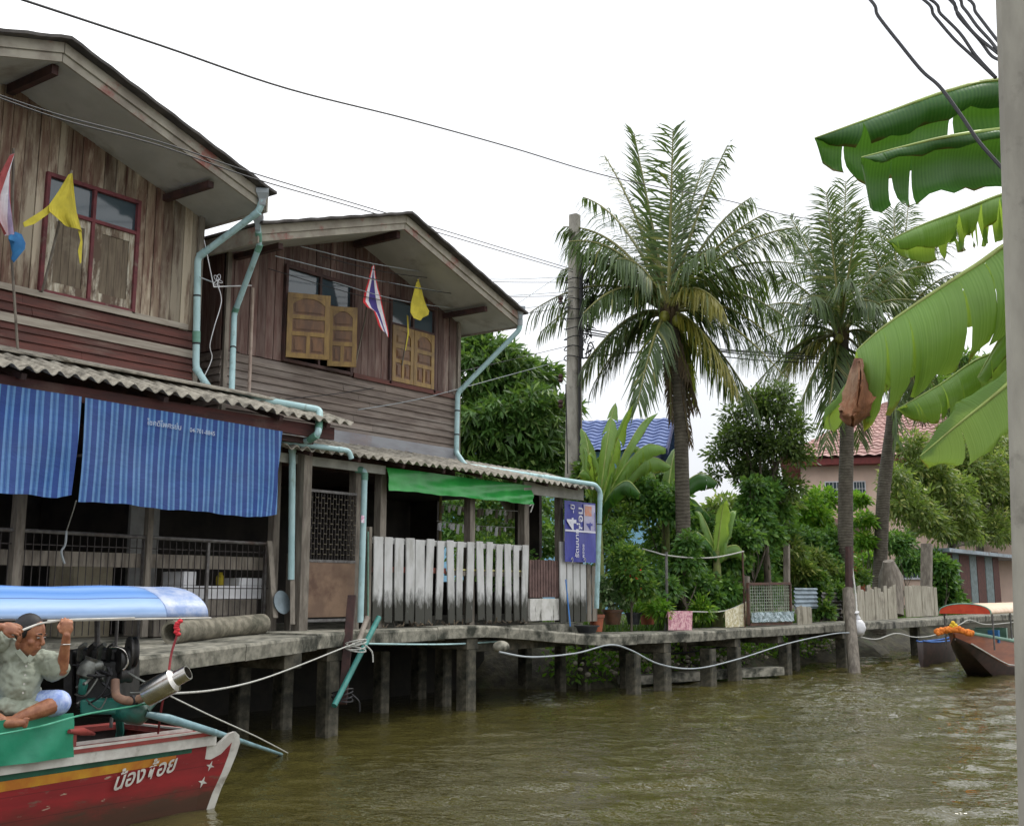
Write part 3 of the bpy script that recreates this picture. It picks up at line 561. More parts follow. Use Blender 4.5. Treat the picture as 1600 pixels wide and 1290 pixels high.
mb = MB(); mb.box(11.98, 11.105, 1.98, 13.6, 11.14, 2.06); T(mb.build('rail', mat('faded_red_rail', s(150, 84, 72), s(120, 78, 66)), F), 'reddish middle rail')
mb = MB(); mb.box(13.601, 11.105, 1.95, 15.72, 11.14, 2.02); mb.build('rail', M['grey_wood'], F)
T(MB().box(13.7, 11.106, 2.03, 15.6, 11.13, 2.055).build('bamboo_strip', mat('yellow_strip', s(214, 208, 140), s(190, 180, 110)), F), 'thin yellow strip on the middle rail')
mb = MB(); mb.box(11.9, 11.2, 1.185, 15.75, 11.32, 1.36); mb.build('sill', mat('blackened_concrete_sill', s(70, 68, 60), s(44, 44, 38), scale=9), F)
for i in range(26):   # litter and roots along the fence foot
    x = rnd(12.1, 15.7)
mb = MB()
for i in range(60):
    x = rnd(12.0, 15.75); r = rnd(.015, .04); mb.bar((x, 11.0 + rnd(-.03, .04), 1.225), (x + rnd(-.09, .09), 11.0 + rnd(-.03, .04), 1.225 + rnd(.01, .1)), r * .5, .006, roll=rnd(0, 3))
T(mb.build('leaf_litter', mat('dry_litter', s(112, 98, 78), s(60, 52, 44), isl=.5, bump=0)), kind='stuff')
# side fence of brown slats, gate panel, white end boards
F2 = thing('slat_gate', (16.1, 11.1, 1.2), 'low brown slatted gate with a stained white lower panel beside the picket fence', 'gate')
xa, xb = D(826, 900, 11.1).x, D(873, 900, 11.1).x; n = 11
for i in range(n):
    x = xa + (xb - xa) * i / n; MB().box(x, 11.08, 1.62, x + (xb - xa) / n * .72, 11.1, 2.24 + rnd(-.01, .01)).build('slat', M['dark_wood'] if i < 0 else M.setdefault('slat_brown', mat('brown_grey_slats', s(112, 88, 82), s(88, 68, 64), isl=.12)), F2)
MB().box(xa, 11.105, 1.7, xb, 11.13, 1.76).build('rail', M['slat_brown'], F2)
MB().box(xa, 11.07, 1.24, xb, 11.12, 1.6).build('lower_panel', mat('stained_white_panel', s(214, 212, 206), s(190, 188, 180), s(84, 82, 72), scale=6, s3=4, st3=(2, 1, .5), d3=(.56, .68)), F2)
F3 = thing('board_fence', (17.3, 11.1, 1.2), 'short fence of whitewashed vertical boards below the blue banner', 'fence')
bx = [(874, 883, 2.56), (885, 893, 2.2), (895, 904, 2.2), (906, 914, 2.2), (916, 922, 2.2), (924, 931, 2.16)]
for i, (a, b, zt_) in enumerate(bx):
    xa_, xb_ = D(a, 900, 11.05).x, D(b, 900, 11.05).x; o = MB().box(xa_, 11.03, 1.2, xb_, 11.055, zt_ + rnd(-.01, .01)).build('board', M['picket'] if i < 4 else M['grey_wood'], F3)
MB().box(D(874, 900, 11.07).x, 11.06, 2.05, D(931, 900, 11.07).x, 11.09, 2.11).build('rail', M['grey_wood'], F3)
# ---- iron gate with brown sheet below
G = thing('sliding_gate', (11.0, 11.1, 1.2), 'iron lattice gate over a brown sheet panel in the doorway between the houses', 'gate')
xa, xb = D(478, 800, 11.12).x, D(556, 800, 11.12).x
T(MB().box(xa, 11.11, 1.38, xb, 11.13, 2.10).build('lower_panel', mat('brown_rusty_sheet', s(132, 106, 84), s(110, 86, 68), s(92, 66, 50), scale=3, s3=2, rough=.6), G), 'scuffed brown sheet')
n = 17
for i in range(n + 1): MB().bar((xa + (xb - xa) * i / n, 11.12, 2.12), (xa + (xb - xa) * i / n, 11.12, 3.02), .009, .009).build('bar', M['dark_steel'], G)
for z in (1.34, 2.11, 3.03): MB().bar((xa, 11.12, z), (xb, 11.12, z), .035, .035).build('frame_rail', M['steel'], G)
mb = MB()
for i in range(n):
    for j in range(6):
        x = xa + (xb - xa) * i / n; z = 2.2 + (j + (.5 if i % 2 else 0)) * .135; mb.bar((x, 11.112, z), (x + (xb - xa) / n, 11.112, z), .004, .008)
T(mb.build('lattice', mat('old_brass_links', s(120, 112, 92), s(86, 78, 64)), G), kind='stuff')
# ---- railing along the left porch
RL = thing('railing', (8.6, 11.3, 1.2), 'long grey pipe railing with thin upright bars in front of the left porch', 'railing')
mb = MB(); mb.tube([(5.2, 11.3, 2.335), (6.9, 11.3, 2.34), (8.5, 11.3, 2.325), (10.36, 11.3, 2.31)], .022, 8); T(mb.build('top_rail', M['steel'], RL), 'grey galvanised pipe')
x = 5.3; i = 0
while x < 10.3 and i < 95:
    j = rnd(-.008, .008); MB().bar((x + j, 11.3, 1.24), (x, 11.3, 2.32), .008, .008).build('upright_bar', M['dark_steel'], RL); x += .092; i += 1
for x in (6.82, 8.35, 9.28, 10.2): MB().bar((x, 11.315, 1.18), (x, 11.315, 2.32), .035, .035).build('rail_post', M['steel'], RL)
mb = MB()
for z in (1.42, 1.75, 2.2): mb = MB(); mb.bar((5.2, 11.31, z), (10.33, 11.31, z), .01, .012); mb.build('cross_rail', M['dark_steel'], RL)
# things behind and on it
mb = MB(); p = D(285, 930, 11.1)
a, b = D(286, 906, 11.15), D(407, 943, 11.15)
tub = thing('foam_tray', (9.5, 11.2, 1.5), 'white foam fish tray standing behind the railing bars', 'box')
mb = MB(); z0, z1 = 1.62, 1.78; xA, xB = D(284, 930, 11.42).x, D(407, 930, 11.42).x
mb.box(xA, 11.40, z0, xB, 11.44, z1); mb.box(xA, 11.80, z0, xB, 11.84, z1); mb.box(xA, 11.441, z0, xA + .04, 11.799, z1); mb.box(xB - .04, 11.441, z0, xB, 11.799, z1); mb.box(xA + .041, 11.441, z0, xB - .041, 11.799, z0 + .04)
mb.build('tray', M['white_plastic'], tub, bev=.008)
for a_, b_ in ((284, 304), (372, 407)):
    MB().box(D(a_, 930, 11.42).x, 11.4, z1 + .002, D(b_, 930, 11.42).x, 11.8, z1 + (.17 if a_ == 284 else .1)).build('foam_block', M['white_plastic'], tub, bev=.01)
T(MB().box(8.6, 11.38, 1.19, 10.15, 11.95, 1.615).build('bench', M['grey_wood'], bev=.01), 'low grey wooden bench carrying the white foam tray', 'bench')
p = D(352, 912, 11.5); T(MB().lathe((p.x, 11.6, 1.79), [(.05, 0), (.055, .1), (.03, .13), (.03, .16)], 12).build('yellow_bottle', mat('yellow_plastic', s(200, 180, 50)), smooth=40), 'small yellow bottle standing in the white foam tray', 'bottle')
p = D(441, 941, 11.0)
T(MB().lathe((p.x, 11.02, p.z), [(.02, -.02), (.13, -.015), (.145, .01), (.15, .02)], 22, axis=(.1, -1, .25)).build('metal_basin', mat('grey_enamel', s(120, 134, 140), s(100, 112, 118), rough=.35, metal=.3), smooth=50), 'round blue-grey metal basin leaning by the broad post', 'basin')
p0, p1 = D(430, 965, 11.0), D(421, 845, 11.2); T(MB().bar(p0, p1, .07, .03).build('loose_plank', M['grey_wood']), 'weathered plank leaning against the railing end', 'plank')
p0, p1 = D(457, 975, 10.9), D(457, 870, 11.0); T(MB().bar(p0, p1, .06, .03).build('loose_plank', M['grey_wood']), 'narrow plank standing upright beside the broad post', 'plank')
# concrete pipe lying on the walkway
a, b = V((7.85, 10.1, 1.29)), V((9.6, 10.66, 1.335)); mb = MB(); ax = (b - a).normalized()
mb.lathe(a, [(.115, 0), (.15, .0), (.155, .02), (.15, .1), (.15, (b - a).length), (.115, (b - a).length), (.115, .02), (.115, .0)][:6], 26, axis=ax)
mb = MB().lathe(a, [(.090, .25), (.090, .0), (.122, .0), (.124, .12), (.116, .14), (.116, (b - a).length)], 26, axis=ax)
T(mb.build('concrete_drain_pipe', mat('mossy_drain_concrete', s(134, 128, 112), s(96, 92, 78), s(60, 60, 46), scale=10, s3=3, bump=.7), smooth=45), 'fat mossy concrete drain pipe lying along the walkway', 'drain pipe')
T(MB().lathe(a + V((.0, 0, 0)), [(.11, .22), (.113, .24)], 20, axis=ax).build('dark_silt', M['mud'], smooth=40), kind='stuff') if False else None
# ---- downpipes
def pipe(H, pts, r, label, m_='pvc', fit=(), n=12, name='downpipe', hopper=None, k=1):
    r *= .84; pts = [V(p) for p in pts]; q = [pts[0]]     # round the bends a little
    for a, b, c in zip(pts, pts[1:], pts[2:]):
        e = min(.07, (b - a).length / 2.2, (c - b).length / 2.2); p0, p2 = b + (a - b).normalized() * e, b + (c - b).normalized() * e; q += bez(p0, b, p2, 4)
    q.append(pts[-1]); o = MB().tube(q, r, n).build(name, M[m_], H, smooth=40); o['label'] = label
    for i, (seg, t, l, mm) in enumerate(fit):
        a, b = pts[seg], pts[seg + 1]; d = (b - a).normalized(); c = a + (b - a) * t; MB().tube([c - d * l / 2, c + d * l / 2], r * 1.13, n).build('pipe_coupling', M[mm], o, smooth=40)
    if hopper:
        p = pts[0]; MB().lathe(p - V((0, 0, .02)), [(r * 1.1, -.05), (r * 1.3, .03), (r * 2.4, .1), (r * 2.5, .15), (r * 2.3, .16)], 4).build('hopper', M['pvc_grey'], o)
    return o
pipe(H1, [D(410, 313, 10.55), D(404, 331, 10.6), D(309, 402, 11.42), D(306, 575, 11.46), D(329, 610, 11.3), D(500, 640, 10.62), D(497, 678, 10.42), D(482, 688, 10.6), D(457, 690, 10.95), D(455, 905, 10.98)], .052, 'pale blue rain pipe crossing the porch roof and dropping to the walkway',
     fit=[(1, .04, .09, 'pvc'), (1, .93, .1, 'pvc'), (2, .35, .02, 'black'), (2, .72, .14, 'pvc_green'), (2, .78, .02, 'black'), (3, .1, .08, 'pvc'), (5, .6, .2, 'pvc_green'), (6, .5, .15, 'pvc_green'), (8, .05, .1, 'pvc')], hopper=1)
pipe(H2, [D(403, 352, 10.85), D(405, 385, 10.95), D(366, 490, 11.62), D(362, 612, 11.25)], .045, 'pale blue rain pipe in the gap between the two houses', fit=[(0, .55, .12, 'pvc_green'), (1, .02, .1, 'pvc_green'), (1, .95, .1, 'pvc_green'), (2, .45, .02, 'black')], hopper=1)
pipe(H2, [D(813, 492, 10.86), D(812, 515, 10.9), D(715, 614, 11.8), D(713, 707, 11.8), D(727, 727, 11.45), D(930, 757, 10.62), D(938, 768, 10.62), D(932, 950, 10.75)], .05, 'pale blue rain pipe at the right corner, running over the lower porch roof',
     fit=[(0, .5, .1, 'pvc_grey'), (1, .95, .09, 'pvc'), (2, .3, .02, 'black'), (2, .7, .02, 'black'), (4, .6, .1, 'pvc'), (6, .05, .1, 'pvc'), (6, .28, .015, 'black'), (6, .5, .05, 'pvc'), (6, .75, .1, 'pvc')], hopper=1)
pipe(H2, [D(400, 684, 10.9), D(545, 704, 10.55), D(549, 716, 10.55)], .042, 'short pale pipe emptying onto the lower porch roof', m_='pvc', fit=[(0, .9, .06, 'pvc')])
pipe(H2, [D(556, 733, 11.05), D(570, 735, 10.95), D(563, 972, 10.9)], .05, 'slanting pale pipe left of the picket fence', fit=[(0, .4, .1, 'pvc_green'), (1, .04, .1, 'pvc_green')])
p = D(567, 813, 10.84); MB().box(p.x - .03, 10.84, p.z - .03, p.x + .03, 10.845, p.z + .07).build('sticker', mat('pink_white_sticker', s(210, 150, 180), s(230, 230, 236), scale=30), H2)
MB().tube([D(395, 450, 11.8), D(392, 540, 11.8), D(389, 619, 11.7)], .022, 8).build('conduit', mat('pinkish_wooden_conduit', s(184, 166, 152), s(160, 140, 128)), H2)
# ---- television antenna in the gap
AN = thing('antenna', D(335, 560, 11.3), 'small white television antenna with a dangling lead between the houses', 'antenna')
A0 = D(334, 448, 11.3); MB().rod(D(319, 375, 11.3), A0, .006).build('mast', M['white_plastic'], AN); MB().rod(A0, D(393, 446, 11.7), .009).build('boom', M['white_plastic'], AN)
MB().rod(D(312, 433, 11.35), A0 + V((.02, 0, .05)), .008).build('boom', M['pvc_grey'], AN)
for i in range(5):
    a = i * 1.25; c = A0 + V((.06 + .03 * math.cos(a), 0, .09 + .05 * math.sin(a))); MB().tube([c + V((.045 * math.cos(t) * math.cos(a) - .02 * math.sin(t) * math.sin(a), .01 * math.sin(t), .045 * math.cos(t) * math.sin(a) + .02 * math.sin(t) * math.cos(a))) for t in [j * .52 for j in range(13)]], .004, 5).build('loop', M['white_plastic'], AN, smooth=60)
MB().tube(cat([A0 + V((.05, 0, .05)), D(346, 470, 11.3), D(335, 510, 11.35), D(328, 540, 11.4), D(331, 560, 11.45), D(318, 590, 11.5), D(309, 604, 11.4)], 6), .006, 5).build('lead', M['white_plastic'], AN, smooth=60)
# ---- flags
def flag_mat(name, bands):   # bands across object Y-in-flag stored in UV-less way: one mesh per band is avoided by material slots
    return [mat(name + '_' + n, c, tuple(q * .85 for q in c[:3]) + (1,), scale=5, bump=.1, rough=.8) for n, c in bands]
def flag(name, label, pole, pr, top, bot, across, n_along, bands, wav=.02, group=None, tattered=0, side=None):
    """pole = two points; the cloth hangs from `top` edge line of points (hoist) down to bot; bands: list of (fraction, material)"""
    P = thing(name, pole[0], label, 'flag', group); MB().tube(pole, pr, 7).build('pole', M['grey_wood'], P, smooth=60)
    rows = []; m_ = len(across)
    mb = MB(); n = len(top) - 1; nb = 12
    grid = []
    for i in range(n + 1):
        r = []
        for j in range(nb + 1):
            v = j / nb; p = V(top[i]).lerp(V(bot[i]), v); p.y += wav * math.sin(7 * v + i * .9) ; r.append(p)
        grid.append(r)
    for j in range(nb):
        v = (j + .5) / nb; b = next(x for x in range(len(bands)) if v <= bands[x][0] + 1e-6); mb.c = b
        mb.sheet([[grid[i][j], grid[i][j + 1]] for i in range(n + 1)], (0, .004, 0))
    mb.build('flag_cloth', [b[1] for b in bands], P, smooth=60); return P
M['fl_red'], M['fl_white'], M['fl_blue'], M['fl_yel'] = (mat('flag_' + n, c, tuple(q * .8 for q in c[:3]) + (1,), scale=7, bump=.1) for n, c in (('red', s(214, 44, 52)), ('white', s(232, 228, 232)), ('blue', s(70, 56, 134)), ('yellow', s(206, 190, 62))))
tri = [(.17, M['fl_red']), (.34, M['fl_white']), (.67, M['fl_blue']), (.84, M['fl_white']), (1.01, M['fl_red'])]
def dd(pts, Y): return [D(x, y, Y) for x, y in pts]
# national flag at the middle house: hoist runs down the pole, cloth droops: rows run along the fly
n = 9
hoist_t = dd([(585, 414), (588, 432), (592, 450), (596, 466), (598, 482), (601, 497), (604, 508), (607, 518), (608, 527)], 11.45)
hoist_b = dd([(582, 416), (576, 440), (570, 458), (567, 472), (573, 480), (583, 485), (588, 497), (592, 508), (597, 515)], 11.35)
fp = [D(555, 571, 11.85), D(570, 500, 11.65), D(583, 412, 11.4)]
flag('national_flag', 'drooping red, white and blue striped flag on the middle house wall', fp, .012, hoist_t, hoist_b, [1, 2], n, [(.12, M['fl_red']), (.3, M['fl_white']), (.68, M['fl_blue']), (.84, M['fl_white']), (1.01, M['fl_red'])], wav=.012)
t = dd([(654, 436), (660, 452), (665, 470), (668, 480), (670, 486), (668, 492)], 11.4); b = dd([(652, 440), (648, 456), (643, 474), (641, 488), (645, 497), (655, 501)], 11.35)
Y2 = flag('yellow_flag', 'small plain yellow flag on the middle house near the closed shutters', [D(628, 571, 11.85), D(640, 500, 11.6), D(655, 434, 11.4)], .012, t, b, [1, 2], 5, [(1.01, M['fl_yel'])], wav=.02)
MB().sheet([[D(636, 492, 11.5), D(637, 520, 11.5), D(633, 548, 11.55)], [D(638, 494, 11.5), D(639, 522, 11.5), D(634, 547, 11.55)]], (0, .004, 0)).build('torn_strip', M['fl_yel'], Y2)
t = dd([(112, 270), (116, 290), (120, 312), (123, 335), (127, 361)], 11.0); b = dd([(108, 274), (96, 300), (80, 318), (90, 348), (102, 352)], 10.95)
t = dd([(113, 270), (118, 300), (122, 330), (126, 350), (127, 362)], 11.0); b = dd([(109, 272), (94, 298), (78, 320), (76, 330), (92, 346)], 10.95)
Y1 = flag('yellow_flag', 'large torn yellow flag beside the maroon window', [D(66, 455, 11.5), D(85, 380, 11.3), D(112, 266, 11.0)], .016, t, b, [1, 2], 4, [(1.01, M['fl_yel'])], wav=.03)
MB().sheet([dd([(80, 318), (64, 330), (48, 340), (36, 348)], 10.97), dd([(82, 330), (68, 340), (54, 350), (38, 355)], 10.97)], (0, .004, 0)).build('torn_strip', M['fl_yel'], Y1)
MB().sheet([dd([(122, 360), (126, 376), (122, 392), (125, 412)], 10.99), dd([(127, 360), (129, 378), (128, 394), (127, 410)], 10.99)], (0, .004, 0)).build('torn_strip', M['fl_yel'], Y1)
t = dd([(20, 240), (19, 275), (20, 310), (22, 350), (20, 368)], 11.0); b = dd([(18, 242), (4, 270), (-8, 300), (-10, 330), (6, 366)], 10.95)
N1 = flag('national_flag', 'faded striped flag at the left edge of the photo, tied with blue cloth', [D(28, 552, 11.4), D(18, 400, 11.2), D(21, 232, 11.0)], .015, t, b, [1, 2], 4, [(.2, mat('faded_flag_red', s(190, 90, 100))), (.45, mat('faded_flag_lilac', s(176, 160, 190))), (.7, M['fl_white']), (1.01, mat('faded_flag_pink', s(200, 100, 100)))], wav=.05)
mb = MB(); mb.sheet([dd([(14, 368), (24, 362), (34, 366), (40, 380)], 10.96), dd([(14, 374), (24, 378), (34, 386), (39, 389)], 10.9), dd([(16, 378), (20, 395), (18, 404), (22, 410)], 10.96)], (0, .01, 0))
T(mb.build('tied_rag', mat('blue_rag', s(50, 120, 170), s(40, 100, 150)), N1, smooth=60), 'bright blue rag')
# ---- hanging banner
BN = thing('vinyl_banner', D(906, 880, 10.95), 'blue vinyl banner with sideways white Thai writing hung at the porch corner', 'banner')
M['vinyl'] = mat('blue_vinyl', s(52, 58, 150), s(44, 48, 136), s(66, 72, 160), scale=4, st=(4, 1, .5), rough=.4, bump=.1)
M['vwhite'] = mat('white_vinyl_print', s(222, 222, 232), s(206, 206, 220), bump=0, rough=.45)
xa, xb = D(882, 780, 10.95).x, D(931, 880, 10.95).x; zt_, zb_ = D(882, 781, 10.95).z, D(882, 877, 10.95).z; wd, ht = xb - xa, zt_ - zb_
rows = [[(xa + wd * i / 10, 10.95 + .008 * math.sin(i * 1.2), zt_ - ht * j / 8) for i in range(11)] for j in range(9)]
MB().sheet(rows, (0, .004, 0)).build('banner_cloth', M['vinyl'], BN, smooth=60)
P_ = lambda u, v, o=.012: V((xa + wd * u, 10.95 - o, zt_ - ht * v))
def patch(name, u0, v0, u1, v1, m_, o=.010): MB().hexa([P_(u0, v1, o), P_(u1, v1, o), P_(u1, v1, o - .001), P_(u0, v1, o - .001), P_(u0, v0, o), P_(u1, v0, o), P_(u1, v0, o - .001), P_(u0, v0, o - .001)]).build(name, m_, BN)
patch('white_line', 0, .475, .99, .505, M['vwhite']); patch('white_field', .6, .03, .98, .474, mat('pale_print', s(190, 186, 206), s(170, 166, 196), bump=0)); patch('picture', .64, .06, .86, .225, mat('orange_print', s(212, 130, 100), s(196, 160, 146), scale=14, bump=0), .0125)
up, lf = (0, 0, 1), (-1, 0, 0)
text_mesh('number', '4', P_(.34, .47, .013), up, lf, .40, M['vwhite'], BN, bold=.03); text_mesh('writing', 'ซ่อม', P_(.56, .465, .013), up, lf, .23, M['vwhite'], BN, bold=.02)
text_mesh('writing', '-ปี', P_(.30, .2, .013), up, lf, .17, M['vwhite'], BN, bold=.02); text_mesh('number', '4', P_(.88, .46, .0135), up, lf, .28, M['vinyl'], BN, bold=.02)
text_mesh('writing', 'รัตนบาท', P_(.42, .93, .013), up, lf, .15, M['vwhite'], BN, bold=.015); text_mesh('writing', 'พลอย', P_(.60, .93, .013), up, lf, .10, M['vwhite'], BN, bold=.01)
text_mesh('small_writing', 'รับซ่อมทุกชนิด', P_(.97, .46, .0135), up, lf, .055, M['vinyl'], BN)
for u in (.17, .58): MB().tube(cat([P_(u, .97, .015), P_(u + .03, .93, .02), P_(u + .06, .97, .015), P_(u + .03, 1.02, .01)], 4), .007, 5).build('tie', M['rope'], BN)
# teal and blue sticks
for (a, b, r, m_, lab) in [((592, 964), (522, 1102), .035, 'pvc_green', 'teal plastic pole lashed to the piling, leaning over the walkway edge')]:
    T(MB().tube([D(*a, 10.15), D(*b, 9.85)], r, 12).build('teal_pole', mat('teal_pvc', s(60, 136, 128), s(48, 116, 108), s(80, 150, 140), scale=5, rough=.5), smooth=50), lab, 'pole')
T(MB().tube([D(574, 964, 10.25), D(558, 1008, 10.15)], .035, 12).build('grey_pole', mat('grey_wood_pole', s(160, 150, 138), s(130, 120, 110)), smooth=50), 'short grey pole stub beside the teal pole', 'pole')
T(MB().bar(D(550, 930, 10.25), D(535, 1100, 10.0), .1, .06).build('dark_post', M['dark_wood'], bev=.005), 'dark wooden post standing left of the teal pole', 'post')
T(MB().tube([D(884, 905, 10.9), D(891, 978, 10.75)], .012, 8).build('blue_stick', mat('blue_stick_paint', s(70, 130, 200))), 'thin blue stick leaning on the white board fence', 'stick')
T(MB().tube([D(575, 830, 11.0), D(575, 965, 10.95)], .01, 8).build('teal_stick', M['pvc_green']), 'thin teal stick at the left end of the picket fence', 'stick')
# kitchen things on strings inside the porch
random.seed(21)
LN = thing('clothes_line', (15.2, 11.9, 3.1), 'string under the porch roof hung with small white and pale things', 'line')
for zz, yy in ((3.1, 11.9), (2.82, 12.0)):
    MB().tube([(14.45, yy, zz + .02), (15.2, yy, zz - .02), (16.6, yy, zz + .01)], .006, 5).build('string', M['rope'], LN)
    for i in range(15):
        x = 14.5 + i * .13 + rnd(-.03, .03); h = rnd(.06, .16); ww = rnd(.02, .05)
        MB().sheet([[(x - ww, yy, zz - .02), (x, yy - .02, zz), (x + ww, yy, zz - .02)], [(x - ww * rnd(.3, 1.2), yy + .02, zz - h), (x, yy - .01, zz - h - .02), (x + ww * rnd(.3, 1.2), yy, zz - h)]], (0, .006, 0)).build('hanging_thing', M['white_plastic'] if random.random() < .6 else M['grey_wood'], LN)
T(MB().rod((14.9, 12.3, 1.2), (14.9, 12.3, 3.4), .025).build('bamboo_pole', mat('bamboo', s(150, 140, 90))), 'thin bamboo pole standing inside the middle porch', 'pole')
# ================================================================ WALKWAY THINGS, FAR HOUSES, POLES, CABLES
def deckz(x): return front_y(x)[1]
# flower pots
M['terra'] = mat('terracotta', s(170, 96, 66), s(146, 84, 60), s(120, 90, 74), scale=8); M['blackpot'] = mat('black_plastic_pot', s(52, 54, 56), s(40, 42, 44), rough=.5); M['brownpot'] = mat('brown_glazed_pot', s(112, 78, 56), s(88, 66, 50), rough=.4)
def pot(px, py, r, h, m_, label, Y=10.75, soil=True):
    p = D(px, py, Y); z = deckz(p.x) + .004 if Y < 11.2 else p.z; b = (p.x, Y, z)
    o = thing('flower_pot', b, label, 'flower pot', 'pots by the walkway'); MB().lathe(b, [(r * .72, 0), (r * .95, h * .82), (r * 1.08, h * .83), (r * 1.1, h), (r * .98, h), (r * .95, h * .9)], 22).build('pot', m_, o, smooth=35)
    MB().lathe((b[0], b[1], b[2] + h * .8), [(.01, .0), (r * .93, 0), (r * .93, .02)], 14).build('soil', M['mud'], o); return V(b) + V((0, 0, h * .9))
pots = [pot(917, 980, .20, .13, M['blackpot'], 'low black plastic pot at the front beside the pipe', 10.72), pot(932, 975, .14, .30, M['terra'], 'orange terracotta pot at the foot of the downpipe', 11.15),
        pot(957, 975, .19, .27, M['brownpot'], 'wide brown pot holding the pale leafy bush', 11.3), pot(990, 975, .15, .22, M['blackpot'], 'dark pot of strappy leaves', 11.2), pot(1012, 975, .17, .28, M['terra'], 'terracotta pot furthest right, with spiky leaves', 11.35)]
# clothes lines and cloths
RL2 = thing('washing_line', D(1040, 984, 10.75), 'slack white washing lines strung from a thin post over the walkway', 'washing line')
MB().tube([D(1040, 984, 10.7), D(1042, 925, 10.7), D(1041, 862, 10.7)], .028, 8).build('post', M['steel'], RL2)
MB().tube(cat([D(1004, 857, 11.2), D(1022, 862, 10.9), D(1041, 867, 10.7), D(1080, 871, 10.6), D(1120, 870, 10.5), D(1162, 861, 10.4)], 5), .014, 6).build('line', M['rope'], RL2)
MB().tube(cat([D(1026, 954, 10.75), D(1080, 955, 10.6), D(1132, 954, 10.5), D(1172, 937, 10.4)], 5), .013, 6).build('line', M['rope'], RL2)
MB().rod(D(1160, 860, 10.45), D(1164, 980, 10.4), .02).build('post', M['rust'], RL2)
def towel(px0, py0, px1, py1, py2, py3, Y, m_, label):
    a, b, c, d = D(px0, py0, Y), D(px1, py1, Y), D(px1, py2, Y), D(px0, py3, Y); rows = []
    for j in range(9):
        v = j / 8; rows.append([(a.x + (b.x - a.x) * u / 16, Y + .03 * math.sin(u * 1.3) * v + .02 * math.sin(u * .6), (a.z + (b.z - a.z) * u / 16) * (1 - v) + (d.z + (c.z - d.z) * u / 16) * v) for u in range(17)])
    rows = [[(p[0], Y + .05, p[2] - .12) for p in rows[0]]] + rows
    return T(MB().sheet(rows, (0, .008, 0)).build('towel', m_, smooth=70), label, 'towel')
towel(1044, 954, 1082, 954, 984, 984, 10.5, mat('pink_patterned_towel', s(206, 150, 160), s(226, 190, 190), s(180, 120, 136), scale=26, s3=14, d3=(.5, .55), bump=0), 'pink patterned towel on the washing line')
towel(1133, 955, 1166, 941, 978, 980, 10.4, mat('beige_patterned_towel', s(206, 196, 160), s(180, 170, 130), s(226, 220, 196), scale=26, s3=16, d3=(.5, .55), bump=0), 'beige patterned towel on the washing line')
# wire mesh rack
RK = thing('mesh_rack', D(1205, 978, 10.3), 'rusty framed wire mesh rack standing on the walkway edge', 'rack')
a, b, c, d = D(1168, 912, 10.3), D(1234, 911, 10.3), D(1236, 973, 10.3), D(1170, 975, 10.3)
for p, q in ((a, b), (b, c), (c, d), (d, a)): MB().bar(p, q, .055, .055).build('frame_bar', M['rust'], RK)
M['mesh'] = mat('pale_green_wire', s(170, 182, 160), s(130, 140, 120), scale=10, rough=.6)
mb = MB()
for i in range(1, 19):
    t = i / 19; mb.bar(a.lerp(b, t), d.lerp(c, t), .012, .012)
for i in range(1, 13):
    t = i / 13; mb.bar(a.lerp(d, t) + V((0, .013, 0)), b.lerp(c, t) + V((0, .013, 0)), .012, .012)
mb.build('wire_mesh', M['mesh'], RK)
rows = [[a.lerp(b, i / 24) * (1 - v) + d.lerp(c, i / 24) * v + V((0, -.05 - .05 * random.random(), .02 * random.random())) for i in range(25)] for v in (.72, .8, .88, .96)]
T(MB().sheet(rows, (0, .01, 0)).build('fringe', mat('silvery_fringe', s(186, 200, 206), s(110, 130, 130), scale=30), RK), 'crumpled silvery netting hung along the bottom')
for px in (1165, 1230):
    T(MB().bar(D(px, 975, 10.5), D(px - 1 if px > 1200 else px + 1, 850 if px > 1200 else 900, 10.5), .12, .1).build('stake', M['grey_wood']), 'tall dark stake behind the right end of the mesh rack' if px > 1200 else 'rusty brown stake at the left end of the mesh rack', 'stake')
# corrugated sheets and plank fences beyond
def corr_h(px0, px1, py0, py1, Y, m_, label):
    a, b = D(px0, py0, Y), D(px1, py1, Y); n = 40; rows = [[(x, Y + .02 * math.sin(2 * math.pi * (a.z + (b.z - a.z) * j / n) / .1), a.z + (b.z - a.z) * j / n) for x in (a.x, (a.x + b.x) / 2, b.x)] for j in range(n + 1)]
    return T(MB().sheet(rows, (0, .006, 0)).build('corrugated_sheet', m_, smooth=60), label, 'metal sheet')
M['zinc'] = mat('grey_blue_zinc', s(150, 166, 176), s(118, 132, 142), s(120, 96, 80), scale=3, s3=2, rough=.45, metal=.3)
corr_h(1241, 1278, 918, 950, 10.75, M['zinc'], 'pale blue corrugated sheet behind the mesh rack'); corr_h(1284, 1316, 925, 968, 10.7, mat('rusty_zinc', s(106, 108, 108), s(92, 84, 78), s(96, 70, 54), scale=3, rough=.6), 'darker corrugated sheet left of the grey plank fence')
